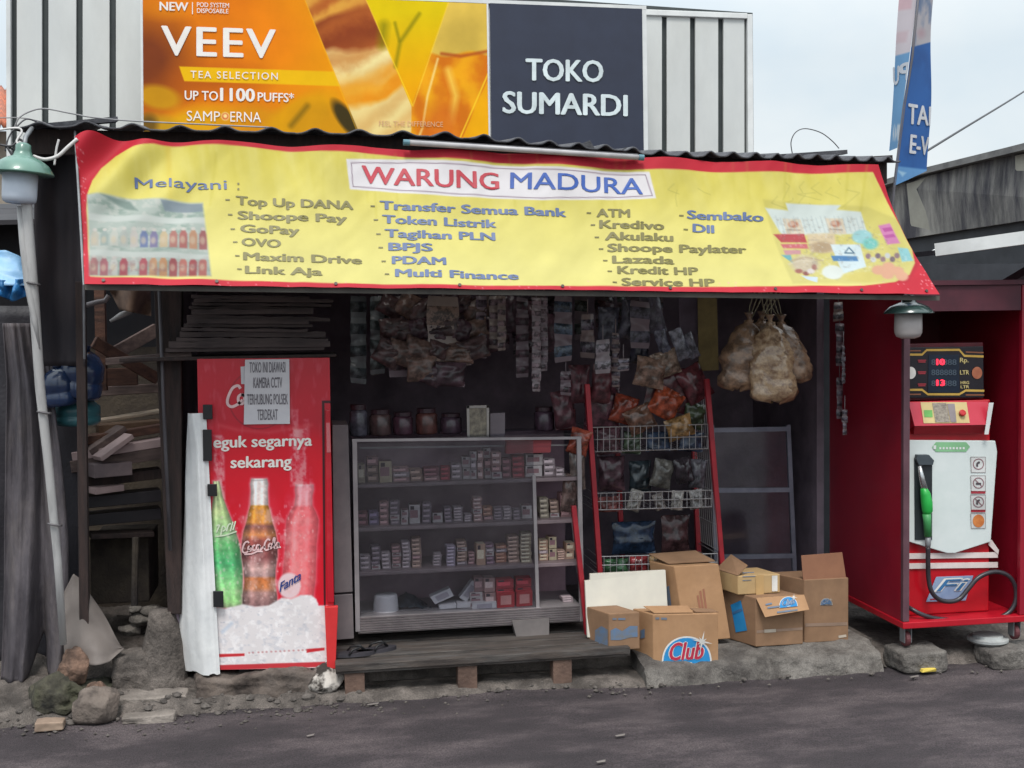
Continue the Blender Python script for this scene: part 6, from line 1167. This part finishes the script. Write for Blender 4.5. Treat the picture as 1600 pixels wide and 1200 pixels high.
# ================================================================== RIGHT: neighbour building
nb = thing('neighbour_building', 'stained concrete neighbour building with flat canopy behind the pump cabinet', 'building', tuple(at(1520, 500, 9)))
M_stain = mat('stained_wall', (150, 146, 140), (66, 64, 70), rough=.9, scale=1.5, stretch=(2.0, 2.0, .35), lo=.42, hi=.6, bump=.3, dirt=(44, 42, 48), dscale=1.6, damt=.8)
M_clean = mat('cement_patch', (168, 164, 152), (150, 146, 136), rough=.9, scale=4)
p = [at(1385, 292, 12.4), at(1460, 270, 11.6), at(1600, 237, 10.2), at(1760, 198, 8.9)]; q = [at(1385, 378, 12.4), at(1460, 366, 11.6), at(1600, 345, 10.2), at(1760, 320, 8.9)]
mb = MB(); mb.slab([q[0], q[1], q[2], q[3], p[3], p[2], p[1], p[0]], (.12, .25, 0)); mb.build('parapet', M_stain, nb)
mb = MB(); mb.slab([at(1418, 287, 11.97), at(1464, 272, 11.52), at(1468, 362, 11.52), at(1426, 372, 11.97)], (0, .02, 0)); mb.build('cement_patch', M_clean, nb)
mb = MB(); mb.slab([at(1588, 243, 10.28), at(1640, 231, 9.85), at(1640, 338, 9.85), at(1590, 345, 10.28)], (0, .02, 0)); mb.build('cement_patch', M_clean, nb)
mb = MB(); 
for a_, b_ in zip(p, p[1:]): mb.beam(a_ + Vector((.05, .1, .02)), b_ + Vector((.05, .1, .02)), .34, .06)
mb.build('coping', mat('coping', (120, 118, 116), (90, 88, 88)), nb)
mb = MB(); mb.slab([at(1385, 379, 12.5), at(1460, 367, 11.7), at(1760, 321, 9.0), at(1760, 700, 9.0), at(1385, 700, 12.5)], (.12, .2, 0)); mb.build('lower_wall', mat('dark_wall', (50, 52, 58), (36, 38, 44)), nb)
zc = at(1600, 378, 7.3).z
mb = MB(); A0 = at(1458, 399, 6.75); A1 = at(1760, 358, 6.1); mb.hexa([A0, A1, A1 + Vector((0.4, 4, 0)), A0 + Vector((0, 4, 0)), A0 + Vector((0, 0, .03)), A1 + Vector((0, 0, .03)), A1 + Vector((.4, 4, .03)), A0 + Vector((0, 4, .03))]); mb.build('canopy', mat('canopy_dark', (52, 50, 58), (38, 37, 44), rough=.7), nb)
mb = MB(); mb.beam(A0 + Vector((0, -.03, .03)), A1 + Vector((0, -.03, .03)), .05, .075); mb.build('gutter', M_white, nb)
mb = MB(); mb.beam(at(1535, 466, 7.5), at(1620, 416, 7.0), .07, .05); mb.build('strut', mat('strut_grey', (76, 74, 80)), nb)
for i, (x, y) in enumerate([(1505, 382), (1568, 376)]): mb = MB(); mb.slab([at(x - 11, y + 5, 6.7), at(x + 8, y - 5, 6.7), at(x + 16, y + 3, 6.7)], (.05, .4, 0)); mb.build('roof_tip', M_white, nb)
mb = MB(); mb.box(3.52, 8, 9.0, 9.15, 0, 2.5); mb.build('lower_wall', MATS['dark_wall'], nb)

# ================================================================== LEFT: far house, lean-to shed and its clutter
hs_ = thing('far_house', 'beige far house with orange tiled roof behind the green lamp', 'house', tuple(at(-20, 600, 12)))
mb = MB(); mb.slab([at(-260, 205, 12), at(22, 205, 12), at(24, 560, 12), at(-260, 560, 12)], (0, .2, 0)); mb.build('wall', mat('beige_wall', (176, 164, 148), (140, 128, 116), rough=.9, scale=2, dirt=(110, 100, 92), dscale=2, damt=.6), hs_)
rows = []
for i in range(8): rows.append([at(-260 + 276 * j / 60, 196 - 56 * i / 7, 11.7 + .25 * i) + Vector((0, 0, .03 * math.cos(j * 2.1))) for j in range(61)])
mb = MB(); mb.grid(rows); mb.build('roof', mat('orange_tiles', (196, 110, 76), (130, 76, 60), rough=.85, scale=14, dirt=(110, 96, 90), dscale=3, damt=.5), hs_, smooth=True, thick=.04)
sh = thing('lean_to_shed', 'dark ramshackle wooden lean-to left of the shop, stuffed with lumber', 'shed', tuple(gnd(150, 1000, 0)))
M_shw = mat('shed_wall', (88, 78, 66), (46, 40, 37), rough=.95, scale=3, dirt=(48, 42, 42), dscale=2, damt=.8, bump=.4)
mb = MB(); mb.box(-2.9, XL - .07, 8.7, 8.85, 0, 1.95); mb.build('back_wall', M_shw, sh)
mb = MB(); mb.box(-2.9, XL - .07, 8.72, 8.84, 1.951, 2.9); mb.build('back_boarding', mat('shed_dark', (40, 34, 38), (28, 24, 30)), sh)
mb = MB(); mb.box(-2.95, -2.85, 7.2, 8.69, 0, 2.7); mb.build('side_wall', MATS['shed_dark'], sh)
mb = MB(); mb.hexa([(-2.95, 8.2, 2.72), (XL - .08, 8.2, 2.78), (XL - .08, 8.9, 2.92), (-2.95, 8.9, 2.92), (-2.95, 8.2, 2.75), (XL - .08, 8.2, 2.81), (XL - .08, 8.9, 2.95), (-2.95, 8.9, 2.95)]); mb.build('roof', MATS['shed_dark'], sh)  # unseen roof added to darken the shed, set back so daylight reaches the lumber
MB().beam(at(126, 440, 7.0), at(133, 1010, 7.0), .055, .05).build('post', M_darkwood, sh, bevel=.004)
MB().beam(at(156, 450, 7.9), at(160, 610, 7.9), .07, .06).build('post', M_brownwood, sh)
MB().tube([at(249, 448, 6.98), at(255, 620, 6.98), at(266, 860, 6.98)], .010, 8).build('thin_pipe', mat('dim_pipe', (88, 84, 88), (70, 66, 70)), sh, smooth=True)
MB().tube([at(212, 840, 7.4), at(210, 960, 7.4)], .02, 8).build('stake', M_shw, sh)
M_gw = mat('grey_board_wood', (110, 92, 86), (76, 62, 60), rough=.8, scale=4, stretch=(1, 6, 6), bump=.3)
for a, b, Y0, Y1, wd, th, m, lab in [((146, 534), (246, 592), 7.5, 7.7, .035, .07, M_brownwood, 'reddish brown beam sloping down to the right across the shed'), ((172, 556), (245, 515), 7.9, 8.1, .03, .085, M_gw, 'grey board sloping up to the right behind the reddish beam'), ((166, 565), (300, 554), 7.05, 7.0, .04, .04, M_gw, 'grey batten running from the shed into the shelf over the fridge'), ((148, 590), (215, 588), 7.9, 7.9, .05, .11, M_brownwood, 'short wide brown beam end below the crossing beams'), ((150, 612), (250, 606), 8.2, 8.2, .05, .06, M_gw, 'horizontal grey beam above the yellowish shed wall')]:
    mb = MB(); mb.beam(at(*a, Y0), at(*b, Y1), wd, th); tag(mb.build('timber', m, bevel=.004), lab, 'timber')
for a, b, Y_, th, m, lab in [((140, 660), (250, 642), 7.9, .02, mat('pale_lath', (200, 182, 160), (170, 150, 132)), 'pale thin lath on top of the lumber pile'), ((152, 672), (250, 664), 7.75, .07, M_palewood, 'tan plank, second from the top of the lumber pile'), ((128, 688), (250, 668), 7.65, .05, M_brownwood, 'brown plank sloping across the lumber pile'), ((135, 706), (190, 668), 7.55, .035, M_gw, 'short grey stick lying aslant on the lumber pile'), ((112, 712), (252, 690), 7.55, .05, mat('pink_board', (186, 162, 158), (160, 136, 134), scale=3), 'pinkish pale board across the lumber pile'), ((150, 716), (200, 680), 7.45, .03, MATS['pink_board'], 'short pinkish stick on the pale board'), ((110, 728), (252, 706), 7.55, .07, M_gw, 'grey plank under the pinkish board'), ((140, 735), (200, 730), 7.45, .08, mat('grey_block_wood', (128, 112, 112), (98, 86, 88)), 'grey squared block end in the lumber pile'), ((130, 752), (250, 738), 7.6, .06, M_darkwood, 'dark plank in the middle of the lumber pile'), ((140, 766), (185, 760), 7.5, .04, MATS['pink_board'], 'short pale pinkish offcut low in the lumber pile'), ((120, 784), (250, 772), 7.6, .07, MATS['shed_dark'], 'lower dark plank of the lumber pile'), ((118, 812), (250, 800), 7.65, .07, MATS['shed_dark'], 'dark plank above the yellowish board'), ((140, 836), (238, 832), 7.6, .03, M_darkwood, 'grey board resting on the yellowish panel')]:
    mb = MB(); mb.beam(at(*a, Y_), at(*b, Y_ + .1), .16, th); tag(mb.build('plank', m, bevel=.004), lab, 'plank', 'planks in the lumber pile')
mb = MB(); mb.slab([at(140, 842, 7.75), at(232, 838, 7.75), at(234, 940, 7.75), at(142, 945, 7.75)], (0, .5, 0)); tag(mb.build('wood_panel', M_shw, bevel=.01), 'yellowish grey panel under the lumber pile', 'panel')
rows = [[at(165 + 70 * j / 10 * (1 - .3 * i / 8) + 22 * i / 8, 446 + 42 * i / 8 + (-4 + 10 * j / 10) * (1 if i else 0), 7.3 + .1 * math.sin(j * .7 + i * .3)) for j in range(11)] for i in range(9)]
mb = MB(); mb.grid(rows); tag(mb.build('sack_cloth', mat('sack_brown', (146, 118, 100), (108, 86, 74), rough=.9), smooth=True, thick=.004), 'brown sackcloth corner hanging under the banner in the shed', 'cloth')
mb = MB(); mb.tube([at(172, 502, 7.4), at(190, 492, 7.4), at(206, 486, 7.4)], [.008, .018, .014], 8); tag(mb.build('pale_stick', mat('pale_stick', (190, 184, 180), (150, 146, 144)), smooth=True), 'short pale stick hanging below the brown sackcloth', 'stick')
mb = MB(); mb.tube([at(134, 477, 7.3), at(152, 472, 7.3), at(164, 470, 7.3), at(170, 462, 7.3)], .014, 8); tag(mb.build('bent_pipe', mat('pale_pipe', (150, 140, 140)), smooth=True), 'short bent grey pipe beside the brown sackcloth', 'pipe')
# blue jugs
M_bj = mat('blue_plastic', (34, 52, 86), (24, 38, 64), rough=.25, coat=.3); M_tj = mat('teal_plastic', (60, 110, 116), (44, 84, 92), rough=.3)
def jug(px, py, r, h, m, label, Y_=7.1, tilt=0):
    c = at(px, py, Y_); s_ = Y_ / F; t = thing('water_jug', label, 'jug', tuple(c), 'plastic jugs hung in the shed'); ax = Matrix.Rotation(tilt, 3, 'Y'); mb = MB(); r *= s_; h *= s_
    mb.lathe(c, [(r * .85, 0), (r, .02), (r, h * .3), (r * .93, h * .34), (r, h * .38), (r, h * .65), (r * .7, h * .85), (r * .3, h * .95)], 20, ax); mb.build('body', m, t, smooth=True)
    mb = MB(); mb.lathe(c + ax @ Vector((0, 0, h * .95)), [(r * .26, 0), (r * .28, h * .1)], 14, ax); mb.build('neck', m, t, smooth=True)
jug(122, 622, 33, 76, M_bj, 'blue plastic jug hanging behind the dark shed post', 7.15, .15); jug(98, 634, 26, 60, M_bj, 'smaller blue plastic jug left of the big blue one', 7.1, -.1); jug(122, 664, 33, 42, M_tj, 'teal plastic jug below the blue ones', 7.25, 0)
# tarpaulins
def cloth(name, fn, nu, nv, m, label, cat='tarpaulin', thick=.004):
    rows = [[fn(j / (nu - 1), i / (nv - 1)) for j in range(nu)] for i in range(nv)]; mb = MB(); mb.grid(rows); return tag(mb.build(name, m, smooth=True, thick=thick), label, cat)
nn = lambda a, b, c: noise.noise(Vector((a, b, c)))
M_tg = mat('grey_tarp', (92, 86, 90), (62, 57, 62), rough=.8, scale=3, stretch=(3, 3, 1), bump=.3, bscale=20, dirt=(118, 108, 102), dscale=2.4, damt=.3)
def f1(s, t):
    y0, y1 = 505, 1066 - 70 * math.exp(-((s - .58) / .1) ** 2) - 26 * max(0, s - .6); y = y0 + (y1 - y0) * t
    xl = interp(y, [(505, 4), (600, 10), (800, 6), (1066, -2)]); xr = interp(y, [(505, 66), (600, 84), (720, 98), (850, 108), (1000, 108), (1066, 100)])
    p = at(xl + (xr - xl) * s, y, 7.12); p.y += .035 * math.sin(s * 11 + t * 1.3) * (.4 + .6 * t) + .016 * math.sin(s * 24 + 2 * t + 5 * nn(s * 2, t * 1.5, 8)) + .016 * nn(s * 10, t * 2.4, 3) + .004 * nn(s * 26, t * 9, 6) + .04 * nn(s * 3, t * 3, 1) + .015 * nn(s * 9, t * 5, 4) + (.10 * math.exp(-((s - .58) / .09) ** 2) * t * t); return p
cloth('grey_curtain', f1, 110, 80, M_tg, 'long grey tarpaulin curtain hanging behind the leaning lamp pole')
M_tb = mat('black_tarp', (44, 40, 46), (30, 28, 34), rough=.6, scale=3, bump=.2)
def f2(s, t):
    p = at(56 + 76 * s + 2 * t, 200 + 372 * t, 6.98); p.y += .05 * math.sin(s * 4.5 - 1) + .02 * nn(s * 4, t * 4, 7); return p
cloth('black_curtain', f2, 24, 40, mat('brown_black_tarp', (58, 50, 52), (34, 31, 38), rough=.75, scale=2, stretch=(3, 3, .6)), 'dark brown black tarpaulin hanging at the left end of the banner')
def f3(s, t):
    p = at(-120 + 250 * s, 478 + 560 * t, 7.5); p.y += .05 * nn(s * 5, t * 4, 9); return p
cloth('black_sheet', f3, 30, 30, M_tb, 'black plastic sheet behind the grey curtain, closing the shed')
def f4(s, t):
    p = at(100 + 92 * s - 8 * t, 892 + 150 * t + 70 * s * (1 - t) * s + 10 * nn(s * 3, t * 3, 2), 6.92 - .10 * t - .05 * s); p.y += .05 * nn(s * 3, t * 3, 5) - .06 * math.sin(math.pi * s); return p
def f4(s, t):
    yt = interp(s, [(0, 925), (.15, 897), (.3, 908), (.6, 950), (1, 1012)]); yb = interp(s, [(0, 1030), (.4, 1034), (.8, 1030), (1, 1016)]); p = at(100 + 92 * s, yt + (yb - yt) * t, 7.04 - .09 * t); p.y += .06 * nn(s * 2.5, t * 2.5, 5) - .07 * math.sin(math.pi * s) * t; return p
cloth('grey_sheet', f4, 40, 30, mat('grey_sheet', (128, 118, 112), (96, 88, 84), rough=.75, scale=3, dirt=(72, 66, 64), dscale=3, damt=.5), 'stiff grey sheet slumped on the ground beside the lamp pole')
M_lb = mat('pale_blue_tarp', (150, 190, 222), (120, 166, 206), rough=.45, bump=.4, bscale=10); M_mb = mat('mid_blue_tarp', (50, 118, 170), (34, 92, 144), rough=.45, bump=.4, bscale=14)
def f5(s, t):
    x = -60 + 106 * s; yt = interp(x, [(-60, 392), (10, 391), (30, 400), (46, 418)]); p = at(x, yt + (446 - yt) * t, 6.8 - .12 * t); p.y += .03 * nn(s * 4, t * 3, 2); return p
cloth('pale_tarp', f5, 30, 14, M_lb, 'pale blue tarpaulin top bulging beside the lamp pole')
def f6(s, t):
    x = -60 + 116 * s; yt = 436 + 4 * nn(s * 6, 1, 1); yb = 472 + 14 * nn(s * 5, 4, 1) - 8 * s; p = at(x, yt + (yb - yt) * t, 6.70); p.y += .05 * nn(s * 9, t * 2, 3) + .03 * math.sin(s * 30 + t * 2); return p
cloth('blue_tarp', f6, 60, 14, M_mb, 'bright blue ruffled tarpaulin edge gathered at the lamp pole')
# stones at the foot of the lamp
rock('rock_mound', (gnd(105, 1104, 0).x, 6.93, .03), (.27, .22, .17), 'dark mossy rock mound at the foot of the lamp pole', 'rock', mat('mossy_rock', (84, 80, 66), (36, 34, 30), rough=.95, scale=9, bump=1., bscale=26, dirt=(60, 66, 44), dscale=5, damt=.5), 21, 5, amp=.5)
rock('boulder', (gnd(150, 1130, 0).x, 6.67, .085), (.125, .12, .10), 'round grey boulder in front of the rock mound', 'boulder', mat('boulder_grey', (142, 128, 118), (66, 58, 54), rough=.95, scale=8, bump=1., bscale=26, dirt=(44, 40, 38), dscale=4, damt=.6), 5)
rock('rubble_lump', (at(112, 1024, 6.85).x, 6.9, at(108, 1048, 6.86).z), (.085, .07, .11), 'brown lump of broken mortar packed round the lamp pole foot', 'rubble', mat('brown_mortar', (134, 106, 90), (70, 54, 46), rough=.95, scale=12, bump=1., bscale=30), 8, amp=.4)
rock('rubble_lump', (at(150, 1048, 6.80).x, 6.80, .12), (.07, .06, .06), 'brown mortar piece on the right of the rock mound', 'rubble', MATS['brown_mortar'], 12, amp=.4)
blockrock('concrete_block', at(176, 1060, 7.0).x, at(238, 1060, 7.0).x, 6.95, 7.15, .06, .26, 'squarish grey concrete block between the grey sheet and the pillar foot', 'block', M_conc, 3, .03)
blockrock('flat_slab', at(170, 1090, 6.8).x, at(292, 1090, 6.8).x, 6.78, 6.95, .0, .075, 'flat pale concrete slab below the concrete block', 'slab', mat('pale_slab', (148, 138, 130), (104, 96, 90), rough=.9, scale=5, bump=.6), 6, .015)
blockrock('brick_piece', at(58, 1140, 6.6).x, at(104, 1140, 6.6).x, 6.53, 6.62, .0, .05, 'pale broken brick near the road edge left of the boulder', 'brick', mat('pale_brick', (160, 138, 120), (124, 104, 90), rough=.9), 15, .012)
blockrock('flat_slab', at(188, 1118, 6.6).x, at(272, 1112, 6.6).x, 6.57, 6.68, -.01, .035, 'broken pale slab lying flat right of the boulder', 'slab', MATS['pale_slab'], 16, .02)
for i, (px, py, r) in enumerate([(222, 970, .06), (205, 985, .05), (235, 955, .05), (212, 952, .04)]): rock('rubble_lump', tuple(at(px, py, 7.35)), (r * 1.3, r, r * .8), ['grey rubble lump beside the pillar foot', 'dark rubble lump under the grey one', 'upper rubble lump touching the pillar foot', 'small rubble lump at the back of the heap'][i], 'rubble', M_stone, 30 + i, 3, amp=.5)
# loose gravel along the road edge
mb = MB()
for k in range(520):
    x = random.uniform(-2.6, 4.6) if k > 260 else random.uniform(-2.2, .4); y = edge_y(x) + abs(random.gauss(0, .12)) * random.choice((-1, 1, 1)) - .03; z = max(0.004, pave_h(x, y)); r = random.uniform(.004, .014) * (1 if random.random() < .9 else 1.8)
    vs = [Vector((x, y, z)) + Vector((random.uniform(.7, 1.2) * r * a, random.uniform(.7, 1.2) * r * b, random.uniform(.5, .9) * r * c)) for a, b, c in ((1, 0, 0), (-1, 0, 0), (0, 1, 0), (0, -1, 0), (0, 0, 1), (0, 0, -1))]
    mb.add(vs, [(0, 2, 4), (2, 1, 4), (1, 3, 4), (3, 0, 4), (2, 0, 5), (1, 2, 5), (3, 1, 5), (0, 3, 5)])
for k in range(90):
    x = random.uniform(-2.0, .35) if k < 70 else random.uniform(.4, 3.4); y = edge_y(x) + random.uniform(-.03, .22) * (1 if k < 70 else .3); z = max(0.004, pave_h(x, y)); r = random.uniform(.012, .032) * (1 if k < 70 else .6); b0 = len(mb.v); vs = []
    for i in range(5):
        for j in range(8):
            th = math.pi * i / 4; ph = 2 * math.pi * j / 8; d = Vector((math.sin(th) * math.cos(ph), math.sin(th) * math.sin(ph), math.cos(th) * .6)); vs.append(Vector((x, y, z)) + d * r * (1 + .45 * noise.noise(d * 1.7 + Vector((k * 3.3, 0, 0)))))
    mb.add(vs, [(i * 8 + j, (i + 1) * 8 + j, (i + 1) * 8 + (j + 1) % 8, i * 8 + (j + 1) % 8) for i in range(4) for j in range(8)])
o = mb.build('gravel', mat('gravel', (104, 97, 92), (56, 51, 48), rough=.95, scale=30)); o['kind'] = 'stuff'; tag(o, 'loose grey gravel and crumbs along the road edge', 'gravel')
M_lit2 = mat('paper_litter', (132, 124, 118), (104, 97, 94), rough=.8)
for (px, py, w_, lab) in [(583, 1101, 16, 'white paper scrap on the apron edge below the pallet'), (970, 1150, 13, 'white paper scrap on the road below the front box'), (940, 1191, 12, 'crumpled paper scrap at the bottom of the road view'), (1430, 1058, 12, 'tiny white scrap by the pale kerb block'), (485, 1150, 10, 'tiny pale scrap on the road below the fridge')]:
    a = gnd(px - w_ / 2, py + 1, .012); b = gnd(px + w_ / 2, py - 1, .012); mb = MB(); mb.slab([a, b, b + Vector((.006, .02, .002)), a + Vector((-.004, .016, .0))], (0, 0, .0015)); tag(mb.build('paper_scrap', M_lit2), lab, 'litter')
